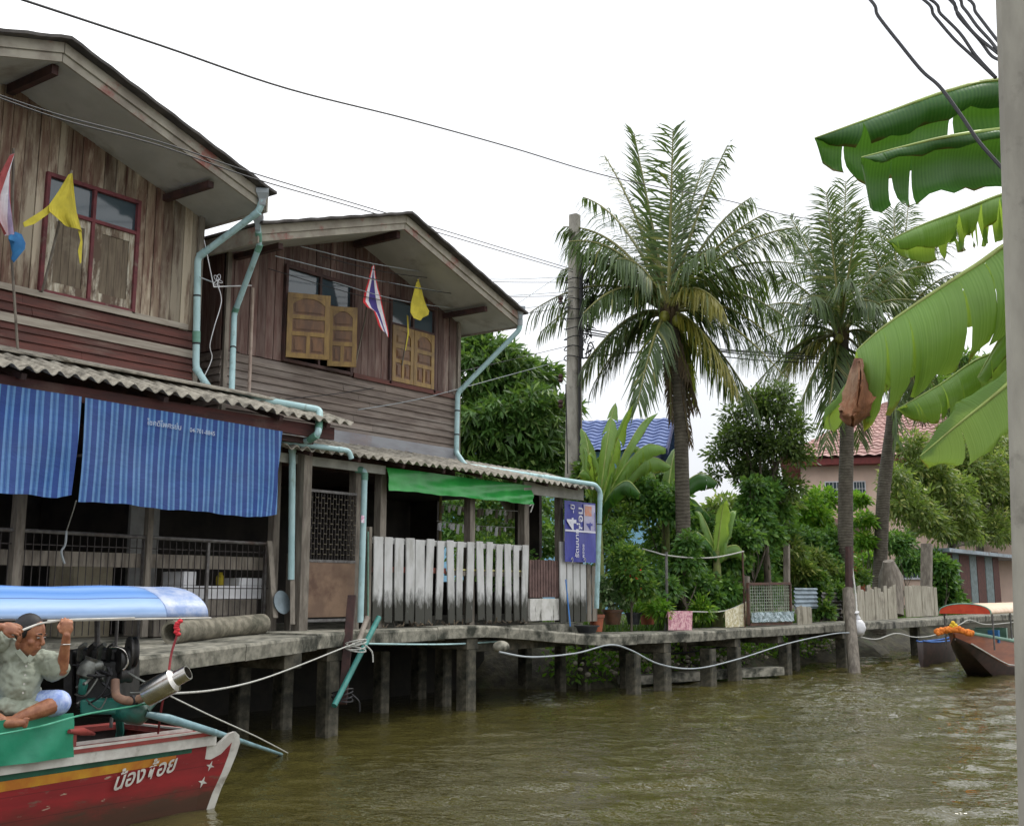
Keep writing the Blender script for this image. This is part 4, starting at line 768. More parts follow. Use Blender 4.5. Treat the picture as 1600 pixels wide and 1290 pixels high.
def plank_fence(px0, px1, py0, py1, pyb, Y, label, n, spiky=.0, m_='grey_wood'):
    a, b = D(px0, py0, Y), D(px1, py1, Y); z0 = D(px0, pyb, Y).z; P = thing('plank_fence', ((a.x + b.x) / 2, Y, z0), label, 'fence')
    for i in range(n):
        t0, t1 = i / n, (i + 1) / n - .004; x0, x1 = a.x + (b.x - a.x) * t0, a.x + (b.x - a.x) * t1; zt_ = a.z + (b.z - a.z) * t0 + rnd(-spiky, spiky * .4); j = rnd(-.01, .01); l = rnd(-.015, .015)
        MB().hexa([(x0, Y + j, z0), (x1, Y + j, z0), (x1, Y + j + .025, z0), (x0, Y + j + .025, z0), (x0 + l, Y + j, zt_), (x1 + l, Y + j, zt_ - rnd(-.04, .06)), (x1 + l, Y + j + .025, zt_), (x0 + l, Y + j + .025, zt_)]).build('plank', M[m_], P)
    MB().box(a.x, Y + .03, z0 + .25, b.x, Y + .07, z0 + .33).build('rail', M['grey_wood'], P)
M['plank'] = mat('bleached_planks', s(170, 164, 148), s(140, 134, 118), s(112, 106, 92), scale=5, st=(3, 3, .4), isl=.2, s3=2, bump=.5)
plank_fence(1317, 1400, 918, 914, 974, 10.35, 'bleached ragged plank fence on the walkway behind the post with the white bag', 16, .16, 'plank')
plank_fence(1414, 1463, 914, 916, 964, 10.3, 'second bleached plank fence, right of the ragged one', 10, .03, 'plank')
plank_fence(1246, 1268, 946, 950, 976, 10.25, 'short two-board plank fence at the right of the mesh rack', 3, .03, 'plank')
# leaning post with the white bag
a, b = D(1325, 920, 9.4), Z(1337, 1052, 0) + V((0, -.0, -.8)); PB = MB().tube([a, a.lerp(b, .5), b], [.12, .13, .14], 9).build('leaning_post', M['grey_wood'], smooth=50); T(PB, 'leaning grey wooden mooring post with a white bag tied to it', 'post')
BG = thing('plastic_bag', D(1340, 992, 9.1), 'knotted white plastic bag hanging on the leaning mooring post', 'bag')
c = D(1341, 980, 9.15); mb = MB(); mb.ball(c, (.17, .16, .19), 16, 12); mb.v = [tuple(V(v) + V((rnd(-.015, .015), rnd(-.015, .015), rnd(-.01, .01)))) for v in mb.v]; mb.build('bag', M['white_plastic'], BG, smooth=50)
mb = MB(); mb.tube([c + V((0, 0, .2)), c + V((-.02, 0, .28)), c + V((-.05, 0, .34))], [.07, .03, .06], 8); mb.build('knot', M['white_plastic'], BG, smooth=50)
T(MB().tube(cat([c + V((-.05, 0, .3)), D(1337, 930, 9.3), D(1332, 890, 9.5), D(1328, 865, 9.7)], 4), .02, 6).build('string', M['rope']), 'pale string rising from the white bag', 'string')
T(MB().tube([D(1327, 925, 9.5), D(1326, 855, 9.6)], .09, 8).build('dark_stake', M['dark_wood']), 'dark stake rising behind the leaning mooring post', 'stake')
T(MB().bar(D(1447, 962, 10.6), D(1448, 850, 10.6), .3, .2).build('stump_post', M['grey_wood']), 'tall grey post between the shrubs at the second plank fence', 'post')
T(MB().tube([D(1392, 960, 10.7), D(1392, 900, 10.7), D(1388, 876, 10.7)], [.36, .34, .15], 12).build('dead_trunk', M['grey_wood'], smooth=50), 'broken grey tree stump behind the ragged plank fence', 'stump')
# ---- utility pole beside the house and the close pole at the right edge
UP = thing('utility_pole', (0, 0, 0), 'tall square concrete utility pole with a tangle of cables, beside the middle house', 'utility pole')
pb = D(893, 760, 13.4); UP.location = (pb.x, 13.4, .9)
pt_ = D(898, 336, 13.4); wt, wb = (D(904, 400, 13.4).x - D(890, 400, 13.4).x) * .55, (D(906, 740, 13.4).x - D(880, 740, 13.4).x) * .55
mb = MB(); zb_ = .5; x0 = pb.x
L = lambda z: (z - zb_) / (pt_.z - zb_)
def psec(z):
    w_ = wb + (wt - wb) * L(z); x = x0 + (pt_.x - x0) * L(z); h = w_ / 2; c_ = h * .8; Y = 13.4
    return [(x - h, Y - c_, z), (x - c_, Y - h, z), (x + c_, Y - h, z), (x + h, Y - c_, z), (x + h, Y + c_, z), (x + c_, Y + h, z), (x - c_, Y + h, z), (x - h, Y + c_, z)]
rr = [psec(z) for z in np.linspace(zb_, pt_.z, 14)]; mb.sheet([(r + [r[0]])[::-1] for r in rr]); mb.add(rr[-1], [tuple(range(8))]); mb.build('shaft', M['concrete_pole'], UP)
PX = lambda y: pt_.x + (x0 - pt_.x) * (1 - L(y))
random.seed(5)
for i, z in enumerate(np.linspace(D(898, 440, 13.4).z, D(898, 560, 13.4).z, 9)):
    x = x0 + (pt_.x - x0) * L(z); w_ = wb * .62; MB().tube([(x + w_ * math.cos(a), 13.4 + w_ * math.sin(a), z + .03 * math.sin(a * 2 + i)) for a in np.linspace(0, 2 * math.pi, 15)], .012, 5).build('strap', M['black'], UP)
mb = MB()
for i in range(26):
    z = D(898, rnd(425, 560), 13.4).z; x = x0 + (pt_.x - x0) * L(z) + wb * .6; pts = [V((x + rnd(0, .28), 13.25 + rnd(-.15, .15), z + rnd(-.35, .35))) for _ in range(5)]; mb.tube(cat(pts, 4), rnd(.008, .016), 5)
mb.build('cable_tangle', M['black'], UP)
for a, b, r in (((908, 395), (908, 560), .045), ((905, 560), (906, 745), .03), ((884, 600), (887, 740), .012)):
    MB().tube([D(*a, 13.2), D(*b, 13.2)], r, 7).build('riser_cable', M['black'], UP)
for y in (468, 590, 630): MB().lathe(D(876, y, 13.2) - V((0, 0, .1)), [(.03, 0), (.06, .04), (.03, .08), (.06, .12), (.03, .18)], 10).build('insulator', M['dark_wood'], UP)
# close pole
rr = []
rt = V((math.cos(-YAW), math.sin(-YAW), 0))   # towards the picture's right
rt = V((math.cos(YAW), -math.sin(YAW), 0)); fw = V((math.sin(YAW), math.cos(YAW), 0)); ax_ = (fw + rt * .5).normalized(); sx_ = (rt - fw * .5).normalized()
for i in range(16):
    t = i / 15; p = W(1553 + 40 * t ** .9, -60 + 1420 * t, 3.4); w_ = .17; rr.append([p + sx_ * .015, p + sx_ * w_, p + sx_ * w_ + ax_ * w_, p + ax_ * w_, p + ax_ * .015])
up_ = [q + (q - q2) * 3.2 for q, q2 in zip(rr[0], rr[3])]; rr = [up_] + rr
mb = MB().sheet([r + [r[0]] for r in rr]); mb.add(up_, [tuple(range(len(up_)))]); lo_ = [V((q.x, q.y, -.8)) for q in rr[-1]]; mb.sheet([rr[-1] + [rr[-1][0]], lo_ + [lo_[0]]])
T(mb.build('near_utility_pole', M['concrete_pole'], smooth=30), 'blurred grey concrete pole standing close at the right edge', 'utility pole')
# ---- cables
def cable(pts, r, label, name='cable', m_='black', group='overhead cables', k=7, catg='cable', wob=0):
    q = cat(pts, k)
    if wob: q = [p + V((0, 0, wob * math.sin(i * .9))) for i, p in enumerate(q)]
    return T(MB().tube(q, r, 5, caps=True).build(name, M[m_], smooth=60), label, catg, group)
cable([D(20, -5, 7.5), D(250, 71, 7.9), D(450, 139, 8.3), D(640, 187, 8.9), D(800, 231, 9.8), D(960, 278, 10.6), D(1130, 312, 10.7), D(1250, 340, 10.8), D(1400, 360, 11)], .011, 'thick black cable sweeping across the whole sky from the upper left')
cable([D(-10, 146, 9.5), D(100, 182, 9.6), D(250, 222, 9.8), D(400, 272, 10.1), D(560, 320, 10.8), D(720, 368, 11.8), D(895, 421, 13.3)], .008, 'upper of the twin thin cables crossing both house fronts')
cable([D(-10, 150, 9.4), D(100, 188, 9.5), D(250, 228, 9.7), D(400, 280, 10.0), D(560, 326, 10.7), D(720, 374, 11.7), D(895, 425, 13.2)], .008, 'lower of the twin thin cables crossing both house fronts')
for i, (a, b, c, d, yy) in enumerate([((470, 385), (600, 415), (760, 436), (895, 432), 11.2), ((500, 400), (620, 428), (760, 440), (895, 441), 11.2), ((430, 400), (600, 440), (760, 462), (895, 455), 11.1), ((560, 430), (650, 450), (760, 463), (895, 462), 11.0), ((520, 440), (640, 472), (780, 485), (895, 470), 11.3), ((420, 420), (600, 470), (780, 492), (895, 478), 11.3), ((800, 480), (830, 460), (860, 440), (895, 420), 11.8), ((420, 626), (560, 610), (720, 580), (890, 540), 11.7), ((560, 640), (660, 622), (780, 590), (890, 560), 11.5)]):
    lab = ['top', 'second', 'third', 'fourth', 'fifth', 'sixth'][i] + ' service wire from the top running from the pole to the middle house' if i < 6 else ['short service wire from the eave corner to the utility pole', 'sagging service wire across the lower clapboards', 'lowest service wire beside the clapboards'][i - 6]
    cable([D(*a, yy), D(*b, yy + .1), D(*c, yy + .8), D(*d, 13.2)], .006, lab, 'service_wire', 'black' if i % 2 else 'pvc_grey')
cable([D(905, 405, 13.3), D(1000, 412, 12.6), D(1130, 420, 12), D(1300, 427, 11.6), D(1500, 425, 11.4), D(1600, 421, 11.2)], .02, 'pale cable level with the palm crowns, right of the utility pole', m_='pvc_grey')
for i, (ys, yy) in enumerate([((512, 528, 545, 552, 560), 12.8), ((516, 533, 549, 560, 568), 12.7), ((520, 536, 556, 566, 566), 12.9), ((560, 550, 548, 556, 570), 12.5)]):
    cable([D(905, ys[0], 13.2), D(1000, ys[1], yy), D(1120, ys[2], yy - .5), D(1250, ys[3], yy - .8), D(1420, ys[4], yy - 1)], .016, ['upper', 'second', 'third', 'lowest'][i] + ' cable of the bundle passing behind the palm trunk from the utility pole')
for i, pts in enumerate([[(1350, -10), (1372, 25), (1404, 66), (1440, 110), (1468, 135), (1500, 178), (1530, 222), (1568, 265)], [(1432, -8), (1460, 25), (1490, 60), (1520, 88), (1556, 122)], [(1440, -8), (1470, 22), (1500, 52), (1524, 86), (1556, 121)], [(1472, -8), (1495, 18), (1520, 50), (1545, 72), (1560, 84)], [(1480, -8), (1505, 12), (1526, 40), (1546, 62), (1560, 80)], [(1476, -8), (1498, 26), (1530, 62), (1548, 86), (1562, 94)], [(1502, -8), (1525, 20), (1545, 46), (1562, 68)]]):
    cp = [W(x, y, 3.9 - .05 * j) for j, (x, y) in enumerate(pts)]; cp = [cp[0] + (cp[0] - cp[1]) * 7 + V((0, 0, -.3))] + cp
    cable(cp, .0055 if i else .006, ['single wavy black cable hanging left of the near pole', 'left cable of the first pair reaching the near pole', 'right cable of the first pair reaching the near pole', 'thick left strand of the twisted bundle at the near pole', 'right strand of the twisted bundle at the near pole', 'lower strand of the twisted bundle at the near pole', 'rightmost thin cable reaching the near pole'][i], 'near_cable')
# ropes and hoses at the water side
def rope(pts, r, label, m_='rope'): return cable(pts, r, label, 'rope', m_, None, 6, 'rope')
rope([W(262, 1083, 9.3), W(330, 1078, 10.2), W(400, 1063, 11.4), D(470, 1038, 9.5), D(540, 1010, 10.0), D(556, 1005, 10.1)], .009, 'white rope sagging from the boat stern to the lashed poles')
for i, (px, py) in enumerate(((556, 1008), (535, 1085))):
    c = D(px, py, 10.0); mb = MB()
    for j in range(4): mb.tube([c + V((.13 * math.cos(a), .12 * math.sin(a), .03 * (j - 1.5) + .03 * math.sin(a + j))) for a in np.linspace(0, 2 * math.pi, 14)], .009, 5)
    mb.tube(cat([c + V((.05, -.12, 0)), c + V((.14, -.14, -.08)), c + V((.16, -.14, -.2))], 4), .01, 5)
    T(mb.build('rope_lashing', M['rope'] if i == 0 else M['black'], smooth=60), 'white rope lashing where the leaning poles cross' if i == 0 else 'dark rope lashing round the piling and the teal pole foot', 'rope')
rope([D(780, 1018, 10.3), D(830, 1026, 10.2), D(900, 1020, 10.1), D(952, 1007, 10.0), D(985, 1015, 9.95), D(1030, 1037, 9.9), D(1085, 1044, 9.85), D(1150, 1030, 9.8), D(1230, 1005, 9.7), D(1300, 990, 9.4), D(1330, 988, 9.2)], .014, 'long pale grey hose looping along the pilings below the walkway', 'pvc_grey')
rope([D(1345, 995, 9.1), D(1370, 998, 9.1), D(1400, 989, 9.1), D(1430, 995, 9.1), D(1462, 991, 9.0), D(1500, 975, 8.8), D(1515, 968, 8.7), D(1540, 975, 8.7), D(1580, 972, 8.7), D(1620, 966, 8.7)], .014, 'pale rope from the white bag post to the orange boat')
rope([D(560, 1005, 10.2), D(700, 1006, 10.6), D(800, 1000, 10.8)], .012, 'thin blue-grey hose just under the slab edge', 'pvc')
rope([D(930, 1008, 10.9), D(1000, 1018, 10.9), D(1060, 1020, 10.9), D(1140, 1008, 10.8)], .02, 'dark hose hanging behind the right pilings', 'black')
rope([D(104, 829, 11.1), D(102, 850, 11.1), D(96, 862, 11.1), D(101, 880, 11.1)], .012, 'grey-green rope hanging on the left railing', 'pvc_grey')
cable([D(119, 782, 10.55), D(112, 805, 10.9), D(104, 829, 11.2)], .006, 'thin cord from the curtain corner down to the railing', 'cord', 'rope', None, 4, 'cord')
# ================================================================ FAR HOUSES
def tile_roof(p_eave0, p_eave1, p_ridge1, p_ridge0, m_, parent, lam=.3, rows_n=12, name='roof'):
    e0, e1, r1, r0 = map(V, (p_eave0, p_eave1, p_ridge1, p_ridge0)); n = max(8, int((e1 - e0).length / lam * 6)); nrm = (e1 - e0).cross(r0 - e0).normalized(); nrm = nrm if nrm.z > 0 else -nrm; rws = []
    for j in range(rows_n):
        for t in (j / rows_n, (j + .97) / rows_n):
            up = .0 if t == j / rows_n else -.05
            rws.append([e0.lerp(e1, i / n).lerp(r0.lerp(r1, i / n), t) + nrm * (.05 + up + .035 * math.cos(i * math.pi / 3)) for i in range(n + 1)])
    return MB().sheet(rws[::-1]).build(name, m_, parent, smooth=50)
M['tile_red'] = mat('faded_red_roof_tiles', s(168, 130, 124), s(188, 154, 146), s(140, 106, 100), scale=5, isl=.1, s3=1.2, bump=.1)
M['tile_blue'] = mat('blue_roof_tiles', s(86, 102, 146), s(104, 120, 162), s(72, 86, 126), scale=5, isl=.1, bump=.1)
M['pink'] = mat('pale_pink_render', s(236, 206, 188), s(226, 196, 178), s(214, 180, 164), scale=1.2, bump=.05, s3=.5)
M['white_trim'] = mat('white_trim', s(226, 226, 230), s(210, 210, 216), bump=0)
def local(px, dist, yaw):   # a house's own frame: origin on the ground, right and away axes turned by yaw from the line of sight
    o = W(px, 925, dist); o.z = 0; f = V((o.x, o.y, 0)).normalized(); f = Matrix.Rotation(yaw, 3, 'Z') @ f; r = V((f.y, -f.x, 0))
    def P(a, b, z): return o + r * a + f * b + V((0, 0, z))
    def inv(x, y, b=0):   # picture point -> (a, z) on the plane at depth b
        q = ray(x, y); n_ = f; k2 = ((o + f * b - EYE).dot(n_)) / q.dot(n_); h_ = EYE + q * k2; return (h_ - o).dot(r), h_.z
    return o, P, inv
def hb(mb, P, a0, b0, z0, a1, b1, z1): return mb.hexa([P(a0, b0, z0), P(a1, b0, z0), P(a1, b1, z0), P(a0, b1, z0), P(a0, b0, z1), P(a1, b0, z1), P(a1, b1, z1), P(a0, b1, z1)])
def far_window(H, P, inv, px0, py0, px1, py1, label):
    (x0, z1), (x1, z0) = inv(px0, py0), inv(px1, py1); t = (x1 - x0) * .09; wn = MB()
    hb(wn, P, x0 - t, -.08, z0 - t, x1 + t, -.002, z0); hb(wn, P, x0 - t, -.08, z1, x1 + t, -.002, z1 + t); hb(wn, P, x0 - t, -.079, z0 + .001, x0, -.002, z1 - .001); hb(wn, P, x1, -.079, z0 + .001, x1 + t, -.002, z1 - .001)
    for i in (1, 2, 3): xx = x0 + (x1 - x0) * i / 4; hb(wn, P, xx - t * .25, -.07, z0 + .001, xx + t * .25, -.03, z1 - .001)
    zz = z0 * .45 + z1 * .55; hb(wn, P, x0 + .001, -.068, zz - t * .25, x1 - .001, -.032, zz + t * .25)
    w_ = T(wn.build('window', M['white_trim'], H), label); hb(MB(), P, x0, -.029, z0, x1, -.002, z1).build('pane', M['glass'], w_)
o, P, inv = local(1400, 56, math.radians(4)); PH = thing('pink_house', (o.x, o.y, .9), 'pink rendered two storey house with a red tiled roof behind the palms', 'house')
xl, zE = inv(1250, 718); xr = inv(1640, 718)[0]; hb(MB(), P, xl, 0, .5, xr, 8, zE - .1).build('wall', M['pink'], PH); zR = inv(1400, 628, 4.6)[1]
hb(MB(), P, xl - .8, -.8, zE - .34, xr + .8, 9.8, zE - .06).build('eave_fascia', mat('dark_red_eave', s(130, 62, 60), s(112, 56, 54)), PH)
tile_roof(P(xl - .95, -.95, zE), P(xr + .95, -.95, zE), P(xr - 4, 4.5, zR), P(xl + 4.4, 4.5, zR), M['tile_red'], PH, lam=.5, rows_n=18)
MB().prism([P(xl - .95, -.95, zE - .02), P(xl + 4.4, 4.5, zR - .02), P(xl - .95, 9.9, zE - .02)], (0, 0, -.05)).build('roof', M['tile_red'], PH); MB().prism([P(xl + 4.4, 4.52, zR), P(xr - 4, 4.52, zR), P(xr + .9, 9.9, zE), P(xl - .9, 9.9, zE)], (0, 0, -.05)).build('roof', M['tile_red'], PH)
far_window(PH, P, inv, 1334, 753, 1352, 776, 'upper white framed window right of the middle palm trunk'); far_window(PH, P, inv, 1290, 754, 1314, 776, 'upper white framed window left of the middle palm trunk'); far_window(PH, P, inv, 1406, 866, 1442, 902, 'lower white framed window above the plank fence'); far_window(PH, P, inv, 1490, 745, 1510, 764, 'small upper window among the leaves')
(x0, z0), (x1, z1) = inv(1334, 900), inv(1350, 852); hb(MB(), P, x0, -.07, .9, x1, -.002, z1).build('door', mat('red_brown_door', s(150, 74, 50), s(130, 64, 46)), PH)
(x0, z0), (x1, z1) = inv(1290, 822), inv(1356, 812); hb(MB(), P, x0, -1.2, z0, x1, -.002, z1).build('door_canopy', M['tile_red'], PH)
(x0, z0), (x1, z1) = inv(1255, 770), inv(1260, 790)
# blue roofed house
o, P, inv = local(980, 40, math.radians(-7)); BH = thing('blue_house', (o.x, o.y, .9), 'light blue house with a blue tiled roof half hidden by banana leaves', 'house')
xR, zE = inv(1002, 706); xL = xR - 9; aR, zR = inv(1019, 651, 2.4); hb(MB(), P, xL, .4, .5, xR + .2, 6, zE + .1).build('wall', M.setdefault('lblue', mat('light_blue_boards', s(150, 200, 226), s(132, 184, 214), scale=2, st=(.5, 1, 6), bump=.1)), BH)
tile_roof(P(xL, -.5, zE), P(xR + .9, -.5, zE), P(xR + .9, 2.9, zR), P(xL, 2.9, zR), M['tile_blue'], BH, lam=.5, rows_n=10)
MB().prism([P(xL, 2.9, zR), P(xR + .9, 2.9, zR), P(xR + .9, 6.6, zE), P(xL, 6.6, zE)], (0, 0, -.05)).build('roof', M['tile_blue'], BH)
gb = MB().prism([P(xR + .2, .3, zE), P(xR + .2, 2.9, zR - .1), P(xR + .2, 5.6, zE)], P(.05, 0, 0) - P(0, 0, 0)); T(gb.build('gable', mat('dark_blue_gable', s(44, 54, 92), s(36, 44, 76)), BH), 'dark blue gable end')
for y0, y1 in ((-.5, 2.9), (6.6, 2.9)): MB().bar(P(xR + .92, y0, zE - .08), P(xR + .92, y1, zR - .08), .06, .25).build('barge_board', mat('dark_blue_board', s(40, 50, 96), s(34, 42, 80)), BH)
o2, P2, inv2 = o, P, inv
far_window(BH, P, inv, 1000, 745, 1012, 768, 'white framed window under the eave')
# dark shed boards far right behind the boat
SH = thing('board_shed', (D(1500, 950, 12).x, 12, .9), 'shed of tall brown and grey boards behind the orange boat', 'shed')
for i, (a, b) in enumerate([(1476, 1490), (1491, 1500), (1501, 1516), (1517, 1527), (1528, 1540), (1541, 1552), (1553, 1562)]):
    MB().box(D(a, 900, 12).x, 12, .7, D(b, 900, 12).x, 12.04, D(a, 862, 12).z).build('board', mat('shed_board', *( [s(96, 58, 50), s(78, 48, 42)] if i % 2 == 0 else [s(126, 140, 140), s(104, 116, 116)]), bump=.2), SH)
MB().box(D(1470, 862, 11.8).x, 11.5, D(1470, 862, 11.8).z, D(1600, 862, 11.8).x + 3, 13.5, D(1470, 856, 11.8).z).build('roof', M['zinc'], SH)
# ================================================================ VEGETATION
class LS:   # many small leaves gathered in one mesh
    def __init__(s_): s_.P = []; s_.q = []
    def leaf(s_, p, d, n, L, w_):   # p, d, n arrays (k,3)
        sd_ = np.cross(d, n); sd_ /= np.linalg.norm(sd_, axis=1, keepdims=True) + 1e-9; L = L[:, None]; w_ = w_[:, None]
        nn = np.cross(sd_, d)
        a = p; b = p + d * L * .45 + sd_ * w_ * .5 - nn * w_ * .15; c = p + d * L - np.array([0, 0, 1]) * L * .12; e = p + d * L * .45 - sd_ * w_ * .5 - nn * w_ * .15
        s_.P.append(np.stack([a, b, c, e], 1).reshape(-1, 3))
    def build(s_, name, m_, parent=None):
        P = np.concatenate(s_.P); k_ = len(P) // 4
        return mesh_quads(name, P, np.arange(len(P)).reshape(-1, 4), m_, parent)
def norm(a): return a / (np.linalg.norm(a, axis=-1, keepdims=True) + 1e-9)
def crown(ls, lobes, ncl, per, L, w_, droop=.4, out=.6, spread=.12, shell=.55, flat=1.0):
    """lobes: (centre, radius); leaf sprays at random spots in the outer part of each lobe"""
    rs = np.array([l[1] for l in lobes]); pr = rs ** 2 / (rs ** 2).sum(); ix = rng.choice(len(lobes), ncl, p=pr)
    c = np.array([tuple(lobes[i][0]) for i in ix]); r = rs[ix]
    d = norm(rng.normal(size=(ncl, 3))); d[:, 2] = np.where(d[:, 2] < -.3, -d[:, 2] * .5, d[:, 2]); d = norm(d)
    lump = 1 + .16 * np.sin(d[:, 0] * 5 + c[:, 0] * 3) + .12 * np.sin(d[:, 2] * 7 + c[:, 1] * 2 + d[:, 1] * 4)
    rad = r * lump * (shell + (1.04 - shell) * rng.random(ncl) ** .5); p = c + d * rad[:, None] * np.array([1, 1, flat])
    P = np.repeat(p, per, 0); O = np.repeat(d, per, 0); k_ = len(P)
    a = norm(rng.normal(size=(k_, 3))); dr = norm(O * out + a * .8 - np.array([0, 0, 1]) * droop * rng.random((k_, 1)) * 1.6)
    P = P + a * spread * rng.random((k_, 1)); nrm = norm(rng.normal(size=(k_, 3)) * .6 + O * .4 + np.array([0, 0, .8]))
    ls.leaf(P, dr, nrm, L * (.6 + .7 * rng.random(k_)), w_ * (.7 + .6 * rng.random(k_))); return p
def lobe(px, py, dist, rpx): return (W(px, py, dist), rpx / FPX * dist)
def lobeY(px, py, Y, rpx): p = D(px, py, Y); return (p, rpx / FPX * math.hypot(p.x, p.y))
def gndY(px, Y, z=.85): p = D(px, 925, Y); return V((p.x, p.y, z))
def tree(name, label, catg, lobes, base, ncl, per, L, w_, m_, bark, tr=.12, group=None, **kw):
    base = V(base); R = thing(name, base, label, catg, group); ls = LS(); crown(ls, lobes, ncl, per, L, w_, **kw); ls.build('crown', m_, R)
    cz = sum((l[0] for l in lobes), V((0, 0, 0))) / len(lobes); fork = base.lerp(cz, .55); mb = MB(); mb.tube(cat([base - V((0, 0, .3)), base.lerp(fork, .5) + V((tr * .5, 0, 0)), fork], 4), [tr * 1.3 - tr * .5 * i / 8 for i in range(9)], 9)
    mb.build('trunk', bark, R, smooth=60); mb = MB()
    for c, r in lobes[:10]:
        q = cat([fork - V((0, 0, .1)), fork.lerp(c, .5) + V((rnd(-.2, .2), rnd(-.2, .2), .1)), c + V((0, 0, r * .4))], 4); mb.tube(q, [tr * .55 * (1 - .85 * i / (len(q) - 1)) for i in range(len(q))], 6)
        for _ in range(4):
            e = c + V((rnd(-1, 1), rnd(-1, 1), rnd(-.3, 1))).normalized() * r * .9; mb.tube([c.lerp(fork, .3), c.lerp(e, .5), e], [tr * .2, tr * .13, .008], 5)
    mb.build('branches', bark, R, smooth=60); return R
M['bark'] = mat('grey_brown_bark', s(108, 98, 84), s(78, 70, 60), s(120, 116, 100), scale=8, st=(1, 1, .4), bump=.6)
M['lf_mango'] = leafmat('mango_leaves', s(66, 100, 46), s(92, 130, 62), s(146, 172, 100), tr=.35, third=.86, val=.35)
M['lf_dark'] = leafmat('small_dark_leaves', s(60, 78, 44), s(84, 104, 54), s(120, 136, 76), tr=.4)
M['lf_mid'] = leafmat('mid_green_leaves', s(62, 98, 40), s(88, 126, 52), s(140, 162, 70), tr=.4)
M['lf_vine'] = leafmat('vine_leaves', s(58, 98, 46), s(88, 132, 60), s(130, 168, 84), tr=.42, val=.38)
M['lf_lime'] = leafmat('lime_leaves', s(108, 156, 40), s(84, 136, 36), s(160, 190, 70), tr=.5)
M['lf_olive'] = leafmat('olive_leaves', s(98, 118, 58), s(122, 140, 70), s(172, 176, 96), tr=.42, third=.8)
M['lf_pale'] = leafmat('pale_leaves', s(130, 160, 110), s(90, 130, 76), s(196, 210, 170), tr=.35, third=.75)
gz = .9
def gnd(px, dist, z=.92): p = W(px, 925, dist); return V((p.x, p.y, z))
tree('mango_tree', 'big dense dark green mango tree behind the middle house', 'tree', [lobe(752, 590, 27, 66), lobe(800, 600, 27.5, 52), lobe(852, 662, 27, 42), lobe(790, 680, 26.5, 82), lobe(745, 560, 27, 42), lobe(862, 715, 27, 46), lobe(730, 680, 27, 66), lobe(830, 740, 26.5, 60), lobe(770, 750, 26.5, 60), lobe(842, 590, 28, 30), lobe(885, 640, 27.6, 22), lobe(730, 540, 27.4, 30)],
     gnd(800, 27.5), 2300, 11, .30, .075, M['lf_mango'], M['bark'], tr=.22, droop=.75, out=.5, spread=.05, shell=.7)
tree('small_tree', 'small dark leaved tree with light gaps, left of the pink house', 'tree', [lobe(1158, 690, 28, 38), lobe(1208, 645, 28, 34), lobe(1128, 712, 28, 22), lobe(1215, 705, 28, 40), lobe(1185, 750, 28.4, 34), lobe(1243, 672, 28, 22), lobe(1182, 626, 28, 18), lobe(1228, 770, 28, 26), lobe(1146, 650, 28, 16), lobe(1220, 615, 28, 14), lobe(1250, 715, 28, 18), lobe(1190, 800, 28.5, 26), lobe(1120, 745, 28, 12), lobe(1165, 735, 28, 20)],
     gnd(1200, 28), 1700, 8, .13, .055, M['lf_dark'], M['bark'], tr=.08, droop=.3, spread=.22, shell=.2)
tree('leafy_tree', 'yellow green leafy tree covering the right part of the pink house', 'tree', [lobeY(1440, 750, 12.6, 46), lobeY(1480, 725, 12.8, 42), lobeY(1418, 800, 12.4, 40), lobeY(1470, 790, 12.2, 50), lobeY(1520, 760, 12.3, 52), lobeY(1560, 790, 12.0, 52), lobeY(1590, 730, 12.0, 46), lobeY(1560, 710, 12.4, 34), lobeY(1540, 835, 11.9, 36), lobeY(1590, 835, 11.8, 38), lobeY(1450, 825, 12.2, 28), lobeY(1420, 700, 12.8, 22), lobeY(1500, 690, 12.6, 30), lobeY(1495, 835, 12.0, 34), lobeY(1530, 700, 12.4, 30), lobeY(1400, 750, 12.6, 20)],
     gndY(1465, 12.5), 4600, 9, .24, .085, M['lf_olive'], M['bark'], tr=.17, droop=.35, out=.5, spread=.25, shell=.3)
tree('leafy_tree', 'tall loose tree rising above the roof behind the banana leaves at the right', 'tree', [lobeY(1470, 625, 13.8, 34), lobeY(1520, 605, 13.8, 44), lobeY(1560, 640, 13.6, 45), lobeY(1500, 570, 13.8, 26), lobeY(1570, 590, 13.6, 36)],
     gndY(1530, 13.6), 700, 9, .42, .12, M['lf_mid'], M['bark'], tr=.16, droop=.6, spread=.15, shell=.3)
tree('leafy_tree', 'distant green tree behind the banana plants and the first palm', 'tree', [lobe(1130, 800, 48, 24), lobe(1160, 815, 48, 28), lobe(1095, 820, 48, 24), lobe(1190, 830, 48, 30), lobe(1070, 840, 48, 30)], gnd(1150, 48), 500, 8, .3, .12, M['lf_olive'], M['bark'], tr=.12, spread=.2)
